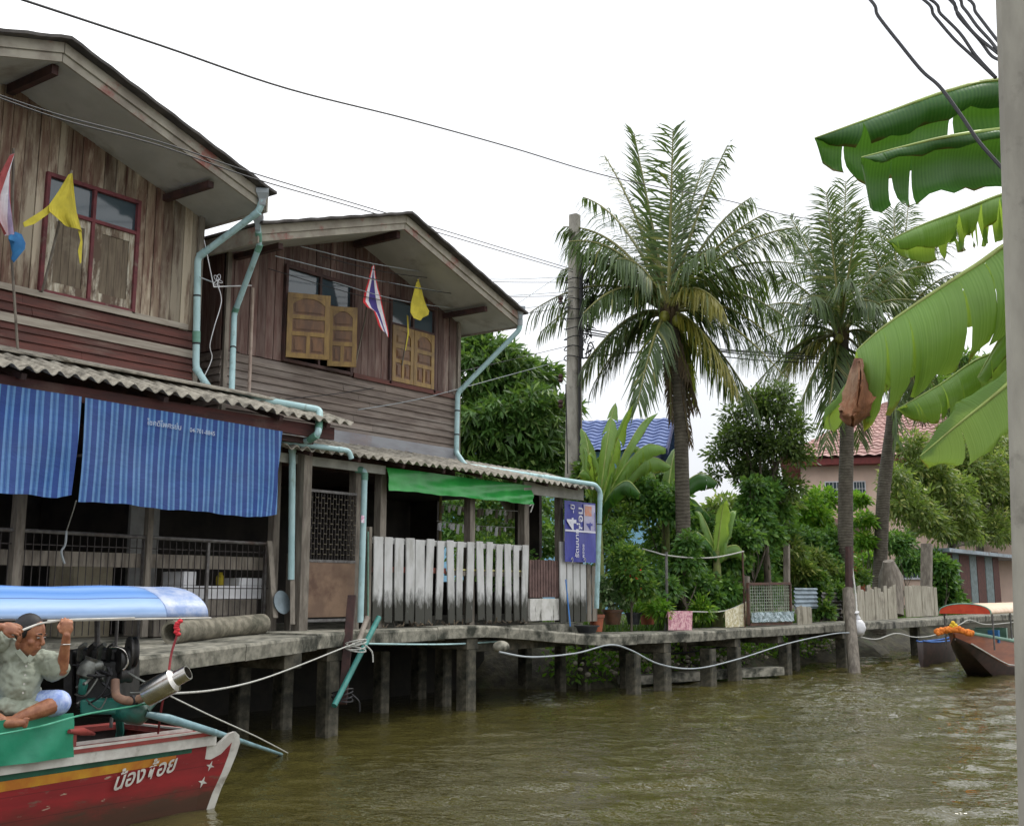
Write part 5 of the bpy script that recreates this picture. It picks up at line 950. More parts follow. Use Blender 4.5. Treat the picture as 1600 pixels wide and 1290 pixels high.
# shrubs and creepers on the bank
sh = [('bright yellow green bush between the downpipe and the first palm', 'lf_mid', 12.5, [(950, 845, 34), (975, 815, 26), (945, 795, 24), (985, 880, 30), (955, 880, 30)], 620, .11, .05),
      ('dense climbing bush at the foot of the first palm', 'lf_vine', 12.4, [(1030, 800, 44), (1075, 830, 38), (1000, 770, 28), (1050, 860, 44), (1100, 880, 36)], 1200, .14, .08),
      ('low creeper tangle behind the pink towel', 'lf_vine', 11.9, [(1020, 920, 42), (1070, 925, 40), (1105, 935, 34), (1000, 940, 24), (1040, 955, 22)], 1000, .12, .07),
      ('tall creeper covered bush behind the mesh rack', 'lf_vine', 12.1, [(1170, 870, 40), (1200, 840, 36), (1220, 890, 40), (1150, 915, 36), (1185, 930, 40), (1225, 930, 30)], 1300, .16, .09),
      ('leafy vines round the trunk of the small dark tree', 'lf_vine', 10.95, [(1180, 790, 24), (1200, 770, 18), (1178, 815, 26), (1175, 760, 14), (1195, 840, 26), (1160, 845, 26), (1215, 800, 20), (1140, 880, 26), (1130, 930, 26), (1150, 960, 18)], 900, .14, .08),
      ('vines climbing the foot of the first palm trunk', 'lf_vine', 10.95, [(1068, 880, 22), (1078, 850, 16), (1058, 905, 22), (1090, 915, 24), (1040, 925, 20), (1110, 940, 18)], 420, .12, .07),
      ('tall mixed bush in front of the blue wall', 'lf_mid', 13.2, [(925, 745, 24), (950, 770, 28), (985, 755, 24), (1012, 745, 20), (1035, 770, 24), (1000, 790, 26), (905, 790, 26)], 760, .17, .09),
      ('thin leafy bush behind the washing line', 'lf_mid', 11.5, [(1110, 870, 20), (1125, 905, 24), (1135, 850, 16), (1100, 900, 20), (1145, 930, 18), (1120, 950, 18)], 520, .15, .06),
      ('overhanging weedy bush just behind the walkway left of the mesh rack', 'lf_lime', 11.0, [(1030, 955, 14), (1095, 955, 15), (1115, 965, 12), (1128, 940, 12), (1010, 945, 12)], 260, .14, .045),
      ('pale leaved bush mixed in above the corrugated sheets', 'lf_olive', 11.6, [(1250, 900, 20), (1235, 860, 16), (1300, 900, 16), (1270, 880, 18), (1225, 790, 16)], 420, .2, .06),
      ('bright lime topped bush left of the second palm', 'lf_lime', 12.9, [(1258, 800, 26), (1285, 785, 20), (1240, 822, 24), (1275, 820, 26)], 480, .18, .08),
      ('dark bush under the lime topped one', 'lf_vine', 12.0, [(1255, 860, 32), (1290, 880, 32), (1270, 905, 34), (1300, 850, 20), (1300, 930, 24)], 1000, .17, .09),
      ('creeper spilling over between the two corrugated sheets', 'lf_mid', 10.75, [(1280, 930, 13), (1288, 955, 12), (1276, 905, 12)], 260, .13, .08),
      ('creeper climbing over the leaning mooring post', 'lf_mid', 10.7, [(1320, 912, 14), (1345, 905, 11), (1310, 925, 10)], 200, .13, .07),
      ('bush between the second and third palm trunks', 'lf_lime', 12.2, [(1350, 850, 15), (1360, 880, 16), (1350, 815, 14), (1343, 785, 12), (1372, 905, 14)], 330, .18, .08),
      ('dark bush right of the third palm above the plank fence', 'lf_vine', 11.9, [(1400, 855, 22), (1425, 885, 22), (1450, 880, 20)], 460, .18, .09),
      ('broad leaved bush between the post and the board shed', 'lf_vine', 11.4, [(1475, 915, 17), (1485, 942, 16), (1470, 888, 15)], 300, .24, .14),
      ('shady bush growing behind the open end of the porch', 'lf_vine', 19.5, [(750, 860, 50), (740, 795, 40), (700, 800, 40), (800, 840, 48), (850, 860, 45), (900, 850, 45), (720, 840, 40), (830, 800, 40), (770, 800, 40)], 1500, .16, .09)]
for lab, mk, Yc, lb, n, L, w_ in sh:
    T_ = tree('shrub', lab, 'shrub', [lobeY(a, b, Yc + .25 * math.sin(a * 3), r) for a, b, r in lb], gndY(lb[0][0], Yc), n, 9, L, w_, M[mk], M['bark'], tr=.03, group='shrubs on the bank', spread=.14, shell=.4, droop=.5)
# grass and weeds: stuff
ls = LS(); k_ = 9000; x = rng.uniform(17.6, 45, k_); y = np.array([bank_y(a) for a in x]) + .9 + rng.random(k_) ** 2 * 6; p = np.stack([x, y, np.full(k_, .8)], 1)
d = norm(rng.normal(size=(k_, 3)) * [.35, .35, .1] + [0, 0, 1]); ls.leaf(p, d, norm(rng.normal(size=(k_, 3)) * [1, 1, .1]), .15 + .35 * rng.random(k_), .02 + .02 * rng.random(k_))
T(ls.build('grass', M['lf_mid']), kind='stuff')
ls = LS(); k_ = 6000; x = rng.uniform(17.5, 30, k_); p = np.stack([x, rng.uniform(11.1, 12.2, k_), rng.uniform(.15, .8, k_)], 1); d = norm(rng.normal(size=(k_, 3)) + [0, -.4, .3]); ls.leaf(p, d, norm(rng.normal(size=(k_, 3))), .06 + .1 * rng.random(k_), .04 + .03 * rng.random(k_))
T(ls.build('weeds', M['lf_lime']), kind='stuff')
mb = MB()
for i in range(420):
    x = rnd(17.3, 30); y = rnd(10.9, 11.8); r = rnd(.02, .07); mb.ball((x, y, .25 + .5 * (y - 10.9)), (r, r * rnd(.5, 1), r * .6), 6, 4)
T(mb.build('rubble', mat('pale_rubble', s(170, 164, 146), s(110, 104, 88), isl=.4, bump=.3)), kind='stuff')
# pot plants
def potplant(i, label, m_, n, L, w_, lobes_px, strap=False):
    b = pots[i]; name = 'pot_plant'; R = thing(name, b, label, 'plant', 'pots by the walkway'); ls = LS()
    if strap:
        k_ = n; a = rng.uniform(0, 6.28, k_); d = norm(np.stack([np.cos(a) * .8, np.sin(a) * .8, rng.uniform(.4, 1.4, k_)], 1)); p = np.tile(np.array(b), (k_, 1)) + rng.normal(size=(k_, 3)) * .04
        ls.leaf(p, d, norm(rng.normal(size=(k_, 3)) * .3 + [0, 0, 1]), L * (.5 + .7 * rng.random(k_)), np.full(k_, w_))
    else: crown(ls, [(b + V(o), r) for o, r in lobes_px], n, 8, L, w_, spread=.06, shell=.3)
    ls.build('foliage', m_, R)
    st = MB()
    for q in range(4): st.tube([b - V((0, 0, .08)), b + V((rnd(-.1, .1), rnd(-.1, .1), .25 if not strap else .1))], [.012, .005], 5)
    st.build('stem', M['bark'], R); return R
potplant(2, 'round bush with small pale variegated leaves in the brown pot', M['lf_pale'], 420, .08, .045, [((0, 0, .25), .3), ((-.2, 0, .4), .24), ((.2, 0, .15), .24)])
potplant(3, 'strappy bright green leaves in the dark pot', M['lf_lime'], 60, .5, .035, [], True)
potplant(4, 'spiky yellowish leaves in the right terracotta pot', M['lf_lime'], 50, .55, .03, [], True)
FB = tree('flowering_shrub', 'green shrub dotted with small red flowers above the flower pots', 'shrub', [lobe(985, 900, 21.5, 28), lobe(975, 870, 21.5, 20), lobe(1000, 925, 21.5, 22)], gnd(985, 21.5), 380, 8, .1, .05, M['lf_mid'], M['bark'], tr=.02, spread=.1, shell=.3)
M['redflower'] = mat('red_petals', s(220, 60, 44), s(190, 40, 36), bump=0)
for i in range(7):
    c = W(rnd(972, 1004), rnd(890, 920), 21.3); mb = MB()
    for a in range(5): mb.ball(c + V((.018 * math.cos(a * 1.26), 0, .018 * math.sin(a * 1.26))), (.018, .010, .018), 6, 4)
    mb.build('flower', M['redflower'], FB)
# ---------------------------------------------------------------- coconut palms
k = N('palm_trunk_bark'); sp = k.n('SeparateXYZ'); k.l(k.tc.outputs['Object'], sp.inputs[0]); wv = k.n('TexWave', wave_type='BANDS', bands_direction='Z'); wv.inputs['Scale'].default_value = 4.2; wv.inputs['Distortion'].default_value = 5; wv.inputs['Detail'].default_value = 3; k.l(k.tc.outputs['Object'], wv.inputs[0])
col = k.mix(k.ramp(k.noise(6), .35, .65), s(98, 92, 80), s(70, 64, 54)); col = k.mix(k.ramp(wv.outputs[1], .55, .95, 0, .45), col, s(66, 60, 50)); k.bump(wv.outputs[1], .4, .02); M['palm_bark'] = k.fin(col, .85)
M['frond'] = leafmat('palm_leaflets', s(66, 88, 48), s(92, 112, 62), s(136, 138, 76), tr=.32, rough=.38, third=.9, val=.2, trc=(.2, .3, .04, 1))
M['frond_y'] = leafmat('yellowing_palm_leaflets', s(128, 124, 50), s(150, 140, 60), s(92, 104, 50), tr=.35, rough=.4, val=.2)
M['frond_dead'] = leafmat('dead_palm_leaflets', s(104, 88, 66), s(78, 68, 54), s(120, 108, 84), tr=.1, rough=.8, val=.2, trc=(.2, .15, .1, 1))
M['rachis'] = mat('frond_midrib', s(130, 128, 70), s(108, 108, 58), bump=0, rough=.5)
def frond(R, o, tip, lift, Lf, m_, n=64, droop=.35, wid=.037, petiole=.12):
    o, tip = V(o), V(tip); tip = o + (tip - o) * (.95 if tip.z > o.z else .99); d = tip - o; L = d.length; hz = math.hypot(d.x, d.y) / L; lift += .13 * hz; ctrl = o + d * .42 + V((0, 0, 1)) * L * lift
    pts = bez(o, ctrl, tip, 14); fr = MB().tube(pts, [.045 * (1 - .85 * i / 14) + .004 for i in range(15)], 5).build('frond_stalk', M['rachis'], R, smooth=60)
    ls = LS(); t = np.linspace(petiole, .995, n); o_, c_, e_ = map(lambda q: np.array(tuple(q)), (o, ctrl, tip)); tt = t[:, None]
    p = o_ * (1 - tt) ** 2 + c_ * 2 * tt * (1 - tt) + e_ * tt ** 2; tan = norm(2 * (1 - tt) * (c_ - o_) + 2 * tt * (e_ - c_))
    up = np.array([0, 0, 1.]); side = np.cross(tan, up); bad = np.linalg.norm(side, axis=1) < .25; side = norm(side); sd0 = norm(np.cross(np.array(tuple(d)), np.array([.3, 1, .1])))
    if np.linalg.norm(np.cross(np.array(tuple(d.normalized())), up)) < .35: side[:] = norm(np.array([.588, -.81, 0]) + rng.normal(size=3) * .4)
    asym = rng.choice([-3., 1., 3.]); nrm = norm(np.cross(side, tan)); prof_ = np.sin(np.pi * (.16 + .74 * t)) ** .7 * .95 + .08
    F = []; P = []
    for sx in (-1, 1):
        dr = norm(tan * (.55 + .4 * tt) + side * sx * (.85 - .25 * hz) + nrm * .1 * sx * asym - up * (.5 * hz * (.4 + tt)) + rng.normal(size=(n, 3)) * .15); L1 = Lf * prof_ * (.75 + .35 * rng.random(n)); L1 = L1[:, None]
        m1 = p + dr * L1 * .5 - up * L1 * droop * .18; m2 = m1 + norm(dr - up * droop * 1.1) * L1 * .5 - up * L1 * droop * .15; wv_ = norm(np.cross(dr, nrm)); h = wid / 2 * (1 + .3 * rng.random((n, 1)))
        P.append(np.stack([p - wv_ * h * .5, p + wv_ * h * .5, m1 + wv_ * h, m1 - wv_ * h, m2 + wv_ * h * .15, m2 - wv_ * h * .15], 1).reshape(-1, 3))
    P = np.concatenate(P); b = np.arange(len(P) // 6)[:, None] * 6; F = np.concatenate([b + np.array([0, 1, 2, 3]), b + np.array([3, 2, 4, 5])])
    mesh_quads('leaflets', P, F, m_, fr); return fr
def palm(label, trunk, r0, r1, dist, tips, Lf, seed, nuts=0, skirt=3):
    """trunk: picture points from the ground up at the given distance; tips: (px, py, depth offset, lift[, material])"""
    random.seed(seed); tr = [W(x, y, dist) for x, y in trunk]; tr[0].z = .3; R = thing('coconut_palm', (tr[0].x, tr[0].y, .9), label, 'palm tree', 'coconut palms'); q = cat(tr, 14); n = len(q)
    MB().tube(q, [(r0 + (r1 - r0) * i / n) * (1 + .015 * (i % 2)) * (1.25 - .25 * min(1, i / 6)) for i in range(n)], 14).build('trunk', M['palm_bark'], R, smooth=60); top = q[-1]
    mb = MB()
    for i in range(14):
        a = i * 2.4; e = top + V((math.cos(a) * .22, math.sin(a) * .22, .1 + .05 * (i % 3))); mb.tube([top - V((0, 0, .35)), top + V((math.cos(a) * .17, math.sin(a) * .17, -.1)), e], [.09, .07, .02], 6)
    mb.build('crown_fibre', M['frond_dead'], R, smooth=60)
    for f in tips:
        x, y, dz, lift = f[:4]; mk = f[4] if len(f) > 4 else 'frond'; e = W(x, y, dist + dz); st = top + (e - top).normalized() * .12
        frond(R, st, e, lift, Lf * (f[5] if len(f) > 5 else 1), M[mk], droop=.15 + .9 * min(1, math.hypot(e.x - top.x, e.y - top.y) / max(.5, (e - top).length) * 1.1))
    for i in range(nuts):
        a = i * 1.1; MB().ball(top + V((math.cos(a) * .27, math.sin(a) * .27, -.22 - .08 * (i % 3))), (.12, .12, .14), 10, 8).build('coconut', M['nut'] , R, smooth=60)
    for i in range(skirt):
        a = rnd(0, 6.28); e = top + V((math.cos(a) * .3 + .25, math.sin(a) * .3 - .2, -rnd(1.3, 3.2))); frond(R, top - V((0, 0, .15)), e, .02, Lf * .35, M['frond_dead'], n=40, droop=1.2, wid=.03)
    return R
M['nut'] = mat('green_yellow_coconut', s(150, 150, 60), s(110, 110, 50), bump=0, rough=.4)
palm('leftmost coconut palm beside the utility pole, with yellow coconuts and dead hanging fronds', [(1068, 900), (1066, 760), (1062, 620), (1052, 510), (1044, 484)], .165, .12, 24.5,
     [(988, 195, .5, .0), (1052, 188, -.4, .03), (1072, 260, .6, .02, 'frond', .8), (1142, 214, .4, .1), (1105, 240, 1.4, .1), (940, 232, 1.0, .12, 'frond', .6), (872, 348, .3, .28), (880, 372, -1.0, .3), (905, 300, 1.8, .2), (905, 392, -.4, .2, 'frond', .8), (818, 488, .6, .26), (842, 520, 1.2, .28, 'frond', .8),
      (910, 490, -1.5, .35, 'frond', .75), (908, 575, -.5, .24), (926, 602, .4, .22), (996, 632, -1.4, .16), (1206, 325, .2, .12), (1180, 300, 1.2, .14), (1258, 348, -.3, .16), (1262, 410, .4, .18), (1130, 480, -1.6, .34, 'frond_y', .8), (1228, 590, -.3, .22), (1222, 540, .5, .26), (1150, 600, -1.0, .2, 'frond_y'), (1148, 612, 1.2, .2),
      (960, 400, -1.2, .3, 'frond', .9), (868, 420, 1.0, .26), (1235, 500, 1.0, .26), (1185, 640, .6, .18), (880, 620, 1.2, .24), (1080, 620, 1.6, .2, 'frond_y', .8), (1000, 330, 1.8, .1), (1120, 380, -1.3, .2), (1200, 450, 1.6, .25)], .84, 3, nuts=8, skirt=9)
palm('middle coconut palm in front of the pink house, trunk standing upright', [(1319, 935), (1321, 800), (1323, 660), (1318, 560), (1314, 520)], .22, .16, 33,
     [(1322, 272, .2, .02), (1300, 330, 1.0, .08), (1345, 320, -1, .1), (1230, 330, .3, .15), (1215, 350, 1.4, .18), (1190, 420, .3, .2), (1180, 480, -1.2, .26), (1150, 560, .4, .24), (1195, 620, -.3, .2, 'frond_y'), (1225, 560, 1.2, .2), (1240, 660, -1.0, .14), (1290, 700, -1.2, .12), (1310, 640, .8, .12), (1400, 400, .6, .2), (1460, 410, 1.4, .2),
      (1450, 470, -.4, .26), (1410, 560, -1, .24), (1390, 620, .2, .2), (1265, 460, -1.6, .3), (1370, 470, -1.6, .32), (1275, 370, 1.4, .1), (1290, 290, -.8, .05), (1330, 430, -2, .3), (1150, 640, .8, .2), (1345, 690, 1.0, .1)], .95, 4, nuts=4, skirt=4)
palm('right coconut palm with a curved leaning trunk, tallest crown behind the banana leaf', [(1366, 905), (1380, 780), (1394, 660), (1402, 560), (1404, 510)], .22, .16, 37,
     [(1396, 318, .2, .02), (1420, 312, 1.0, .05), (1370, 340, 1, .1), (1350, 360, -1, .12), (1480, 330, .3, .15), (1500, 350, 1.2, .2), (1515, 420, .4, .24), (1490, 470, -1, .25), (1470, 560, .4, .22), (1440, 650, -.6, .16), (1475, 640, .8, .16), (1400, 690, -1, .12), (1350, 420, -1.4, .2), (1340, 520, .5, .25), (1350, 620, .8, .2), (1430, 400, -1.5, .2), (1415, 640, 1, .14), (1330, 400, 1.2, .2)], .95, 5, nuts=3, skirt=4)
# ---------------------------------------------------------------- banana plants
def banana_mat(name, c1, c2, trc, tr=.5, edge=s(96, 70, 44)):
    k = N(name); uvn = k.n('UVMap'); sp = k.n('SeparateXYZ'); k.l(uvn.outputs[0], sp.inputs[0])
    m1 = k.n('Math', operation='MULTIPLY'); k.l(sp.outputs[0], m1.inputs[0]); m1.inputs[1].default_value = 420; s1 = k.n('Math', operation='SINE'); k.l(m1.outputs[0], s1.inputs[0])
    cx = k.n('CombineXYZ'); k.l(m1.outputs[0], cx.inputs[0]); nz = k.n('TexNoise'); nz.inputs['Scale'].default_value = .35; nz.inputs['Detail'].default_value = 3; k.l(cx.outputs[0], nz.inputs['Vector'])
    col = k.mix(k.ramp(nz.outputs[0], .35, .65), c1, c2); col = k.mix(k.ramp(s1.outputs[0], -1, 1, 0, .10), col, s(150, 190, 90)); col = k.hsv(col, val=k.ramp(k.noise(2.5, (1, 1, 1), 3), .3, .7, .8, 1.25))
    ab = k.n('Math', operation='ABSOLUTE'); k.l(sp.outputs[1], ab.inputs[0]); ns = k.n('Math', operation='MULTIPLY_ADD'); k.l(k.noise(7, (1, 1, 1), 4), ns.inputs[0]); ns.inputs[1].default_value = .55; k.l(ab.outputs[0], ns.inputs[2])
    col = k.mix(k.ramp(ns.outputs[0], 1.23, 1.29), col, edge); k.bump(s1.outputs[0], .15, .001); k.fin(col, .38)
    t = k.n('BsdfTranslucent'); k.l(k.mix(.6, col, trc), t.inputs[0]); ms = k.n('MixShader'); ms.inputs[0].default_value = tr; k.l(k.b.outputs[0], ms.inputs[1]); k.l(t.outputs[0], ms.inputs[2]); k.l(ms.outputs[0], k.out.inputs[0]); return k.m
M['ban'] = banana_mat('banana_leaf_green', s(104, 142, 66), s(134, 168, 92), (.42, .56, .04, 1), .5)
M['ban_dark'] = banana_mat('banana_leaf_dark', s(44, 88, 34), s(58, 104, 44), (.13, .32, .02, 1), .38)
M['ban_rib'] = mat('banana_midrib', s(160, 180, 96), s(140, 150, 80), bump=0, rough=.4)
M['ban_dry'] = mat('dry_banana_leaf', s(138, 92, 62), s(96, 62, 46), s(176, 150, 120), scale=4, st=(3, 3, .7), s3=2, bump=.8, bd=.02, rough=.85)
def banana_leaf(R, mid, wl, wr, pl, pr, m_, tears=6, rib=.02, seed=0, shape=None, sidev=None, name='leaf'):
    """mid: midrib points; wl/wr half widths, pl/pr how steeply each half hangs (radians); tears split each half into lobes"""
    rd = random.Random(seed); q = cat(mid, 12); n = len(q) - 1; lens = [0]
    for a, b in zip(q, q[1:]): lens.append(lens[-1] + (b - a).length)
    Lt = lens[-1]; rb = MB().tube(q, [rib * (1.1 - .9 * l / Lt) for l in lens], 6).build('midrib', M['ban_rib'], R, smooth=60)
    shape = shape or (lambda t: min(1, (t / .12) ** .6 if t > 0 else 0) * min(1, ((1 - t) / .22) ** .55 if t < 1 else 0))
    def at(t):
        l = t * Lt; i = next((i for i in range(n) if lens[i + 1] >= l), n - 1); f = (l - lens[i]) / max(1e-6, lens[i + 1] - lens[i]); return q[i].lerp(q[i + 1], f), (q[i + 1] - q[i]).normalized()
    P = []; F = []; UV = []; NV = 6
    for sx, wd, ph in ((-1, wl, pl), (1, wr, pr)):
        if wd <= 0: continue
        cuts = sorted([0] + [rd.uniform(.08, .95) for _ in range(tears)] + [1])
        for a, b in zip(cuts, cuts[1:]):
            if b - a < .006: continue
            m_n = max(3, int((b - a) * Lt / .05)); dph = rd.uniform(-.14, .14); gap = rd.choice((.001, .004, .012, .028)); o = len(P); skew = rd.uniform(-.03, .03)
            for i in range(m_n + 1):
                u = i / m_n; t = a + (b - a) * u; hw = wd * shape(min(.999, max(.001, t)))
                for j in range(NV + 1):
                    v = j / NV; te = t + (gap * (1 - 2 * u) + skew) * v * v; te = min(1, max(0, te)); p, tn = at(te); S = (V(sidev) if sidev else tn.cross(V((0, 0, 1)))).normalized() * sx
                    ang = ph + dph * v + .35 * v * v; dn = V((0, 0, -1)); rr_ = hw * v * (1 + .03 * math.sin(40 * t + seed) * v) * (1 - (rd.random() ** 3 * .09 if j == NV else 0))
                    pp = p + (S * math.cos(ang * (.55 + .45 * v)) + dn * math.sin(ang * (.55 + .45 * v))) * rr_ + S * (.02 * math.sin(te * Lt * 14 + seed) + .008 * math.sin(te * Lt * 47 + 3 * v)) * v + dn * .006 * math.sin(te * Lt * 31 + seed * 2) * v
                    P.append(tuple(pp)); UV.append((t, sx * v))
            for i in range(m_n):
                for j in range(NV):
                    k0 = o + i * (NV + 1) + j; F.append((k0, k0 + 1, k0 + NV + 2, k0 + NV + 1))
    mesh_quads('leaf_blade', np.array(P), np.array(F), m_, rb, True, np.array(UV)); return rb
def pl3(pts): return [W(x, y, d) for x, y, d in pts]
NB = thing('banana_plant', W(1655, 1000, 5.2), 'near banana plant whose broad torn leaves reach in from the right edge', 'banana plant', 'banana plants'); NB.location.z = -.2
MB().tube([V((W(1665, 900, 5.3).x, W(1665, 900, 5.3).y, -.5)), W(1668, 900, 5.3), W(1660, 560, 5.25), W(1655, 420, 5.2)], [.12, .11, .09, .06], 14).build('stem', mat('banana_stem', s(120, 140, 80), s(100, 110, 66)), NB, smooth=60)
hang = (-.5, -.2, 0)
banana_leaf(NB, pl3([(1700, 130, 5.3), (1562, 126, 5.2), (1480, 143, 5.1), (1380, 178, 5.0), (1273, 216, 4.9)]), .12, .30, 1.25, 1.1, M['ban_dark'], 2, .014, 1)
banana_leaf(NB, pl3([(1720, 190, 5.0), (1570, 202, 4.9), (1480, 214, 4.8), (1410, 230, 4.75), (1346, 246, 4.7)]), .05, .25, 1.3, 1.2, M['ban_dark'], 2, .014, 2, shape=lambda t: min(1, (t / .1) ** .6) * min(1, ((1 - t) / .05) ** .5))
banana_leaf(NB, pl3([(1700, 270, 5.6), (1575, 302, 5.6), (1500, 330, 5.6), (1440, 352, 5.55), (1385, 378, 5.5)]), .13, .20, 1.3, 1.0, M['ban'], 14, .013, 3)
banana_leaf(NB, pl3([(1720, 370, 5.0), (1600, 372, 4.95), (1520, 418, 4.85), (1430, 476, 4.75), (1375, 515, 4.7), (1338, 548, 4.68)]), .36, .29, 1.35, .75, M['ban'], 11, .016, 4, shape=lambda t: min(1, (t / .1) ** .6) * min(1, ((1 - t) / .04) ** .4))
banana_leaf(NB, pl3([(1680, 520, 5.4), (1600, 540, 5.3), (1530, 560, 5.25), (1470, 600, 5.2), (1400, 640, 5.1)]), .16, .14, 1.2, 1.0, M['ban'], 7, .01, 5)
banana_leaf(NB, pl3([(1650, 480, 5.1), (1610, 470, 5.05), (1570, 520, 5.0), (1545, 560, 5.0), (1528, 590, 5.0)]), .10, .16, 1.0, 1.1, M['ban'], 3, .014, 6)
banana_leaf(NB, pl3([(1700, 520, 4.9), (1620, 560, 4.85), (1560, 612, 4.8), (1500, 660, 4.75), (1438, 712, 4.7)]), .17, .15, .5, 1.2, M['ban'], 4, .012, 7, sidev=(.25, -.55, -.75))
banana_leaf(NB, pl3([(1380, 590, 5.0), (1345, 590, 5.0), (1315, 620, 5.0), (1296, 650, 5.0), (1300, 672, 5.0)]), .10, .10, .6, .9, M['ban'], 1, .008, 8, sidev=(.5, -.6, -.5))
rows = [pl3([(1340, 560, 4.66), (1346, 562, 4.60), (1352, 566, 4.66)]), pl3([(1330, 600, 4.64), (1344, 604, 4.55), (1366, 600, 4.66)]), pl3([(1322, 626, 4.66), (1340, 640, 4.56), (1370, 622, 4.64)]), pl3([(1312, 644, 4.62), (1336, 652, 4.58), (1362, 650, 4.68)]), pl3([(1318, 652, 4.68), (1334, 668, 4.64), (1352, 655, 4.72)])]
rows = [[a.lerp(b, i / 4) + V((rnd(-.008, .008), rnd(-.01, .01), rnd(-.006, .006))) for a, b in ((r[0], r[1]), (r[1], r[2])) for i in range(5)] for r in rows]
fine = []
for a, b in zip(rows, rows[1:]): fine += [[p.lerp(q, i / 4) + V((rnd(-.006, .006), rnd(-.006, .006), 0)) for p, q in zip(a, b)] for i in range(4)]
T(MB().sheet(fine + [rows[-1]], (.0, .012, 0)).build('dry_leaf', M['ban_dry'], NB, smooth=70), 'folded brown dead leaf tip')
# mid-distance banana plants
def banana(label, px, dist, base_z, top_py, leaves, seed, sc=1.0):
    b = gnd(px, dist, base_z); t = W(px, top_py, dist); R = thing('banana_plant', b, label, 'banana plant', 'banana plants')
    MB().tube([b - V((0, 0, .2)), b.lerp(t, .5), t], [.13 * sc, .11 * sc, .06 * sc], 12).build('stem', mat('banana_stem_far', s(120, 130, 70), s(96, 96, 60)), R, smooth=60)
    for i, (x, y, dz, lift, w_, mk, tears, ph) in enumerate(leaves):
        e = W(x, y, dist + dz); L = (e - t).length; c = t.lerp(e, .5) + V((0, 0, L * (lift + .16))); q = bez(t - V((0, 0, .1)), c, e, 4); q[-1].z -= .12; banana_leaf(R, q, w_ * 1.3, w_ * 1.3, ph + (.0 if lift < .12 else .2), ph + (.1 if lift < .12 else .35), M[mk], tears, .025, seed + i)
    return R
banana('banana plant with upright leaves right of the utility pole', 935, 22.5, .9, 800, [(962, 620, .3, .0, .27, 'ban', 3, .35), (990, 622, -.5, .06, .22, 'ban', 4, .6), (1028, 636, .5, .08, .20, 'ban', 3, .5), (912, 690, .3, .15, .2, 'ban', 4, .6), (908, 660, .6, .1, .2, 'ban', 3, .5), (1040, 690, -.2, .26, .24, 'ban', 7, .9), (905, 730, -.6, .25, .22, 'ban', 6, 1.0), (920, 700, -1.2, .2, .24, 'ban', 5, .8), (1000, 760, -1, .3, .22, 'ban_dark', 5, .9), (1050, 720, .6, .3, .25, 'ban', 5, .9)], 20)
banana('banana plant with arching leaves just behind the first palm trunk', 1040, 26, .9, 790, [(1120, 745, .5, .3, .3, 'ban_dark', 4, .8), (1100, 790, -.4, .22, .28, 'ban_dark', 5, .9), (960, 740, .5, .3, .28, 'ban', 6, .9), (985, 690, .4, .2, .25, 'ban', 5, .7), (1110, 800, .5, .15, .25, 'ban_dark', 4, .7), (1060, 690, 1, .1, .26, 'ban', 3, .5), (965, 775, -.5, .2, .26, 'ban_dark', 5, .9)], 40)
banana('small banana plant low between the first palm and the dark tree', 1120, 25, .9, 860, [(1085, 790, .2, .1, .2, 'ban', 2, .5), (1150, 790, .4, .1, .22, 'ban', 3, .5), (1135, 770, -.4, .05, .2, 'ban', 2, .4), (1165, 860, .2, .25, .2, 'ban', 3, .8), (1075, 830, -.3, .2, .2, 'ban_dark', 3, .8)], 60)
# small plants growing inside the end of the porch
tree('shrub', 'dark potted creeper seen through the open end of the porch', 'shrub', [(V((16.4, 11.8, 2.2)), .28), (V((16.2, 12.0, 1.9)), .25)], (16.3, 11.9, 1.2), 120, 7, .09, .05, M['lf_vine'], M['bark'], tr=.02, spread=.1)
tree('shrub', 'sunlit bush seen through the porch behind the picket fence', 'shrub', [(V((20.3, 15.2, 2.1)), .8), (V((19.8, 14.6, 1.6)), .7), (V((21.2, 16, 2.6)), .8)], (20.2, 15.2, .9), 900, 8, .14, .07, M['lf_mid'], M['bark'], tr=.03, spread=.12)
# ================================================================ BOATS
M['b_red'] = mat('worn_red_boat_paint', s(150, 62, 54), s(120, 50, 46), s(110, 84, 74), scale=6, st=(.6, 2, 2), s3=3, d3=(.6, .72), rough=.5)
M['b_white'] = mat('worn_white_boat_paint', s(206, 204, 196), s(184, 180, 172), s(130, 124, 112), scale=7, s3=4, d3=(.6, .72), rough=.5)
M['b_green'] = mat('green_boat_paint', s(38, 98, 78), s(30, 78, 62), rough=.4, bump=.05); M['b_yel'] = mat('orange_yellow_boat_paint', s(204, 156, 48), s(182, 112, 44), scale=3, rough=.4, bump=.05); M['b_crim'] = mat('crimson_boat_paint', s(150, 36, 42), s(124, 30, 36), s(88, 50, 44), scale=3, st=(.5, 1, 3), s3=2.5, st3=(.6, 1, 2), d3=(.54, .7), rough=.45, bump=.15)
M['b_hull'] = mat('dark_tarred_hull', s(70, 50, 44), s(50, 40, 36), scale=6, rough=.6)
def move(root, k_, to):   # resize a finished thing about its own base and set it down at `to`
    b0 = root.location.copy()
    for o in list(root.children) + [g for c in root.children for g in c.children]:
        for v in o.data.vertices: v.co = V(to) + (v.co - b0) * k_
        for m_ in o.modifiers:
            if m_.type == 'BEVEL': m_.width *= k_
    root.location = to
    for o in root.children: o.matrix_parent_inverse = Matrix.Translation(-root.location)
k = N('crimson_side_with_waterline_scum'); sp = k.n('SeparateXYZ'); k.l(k.tc.outputs['Object'], sp.inputs[0]); nz = k.noise(7, (.4, 1, 1.4), 7, .7)
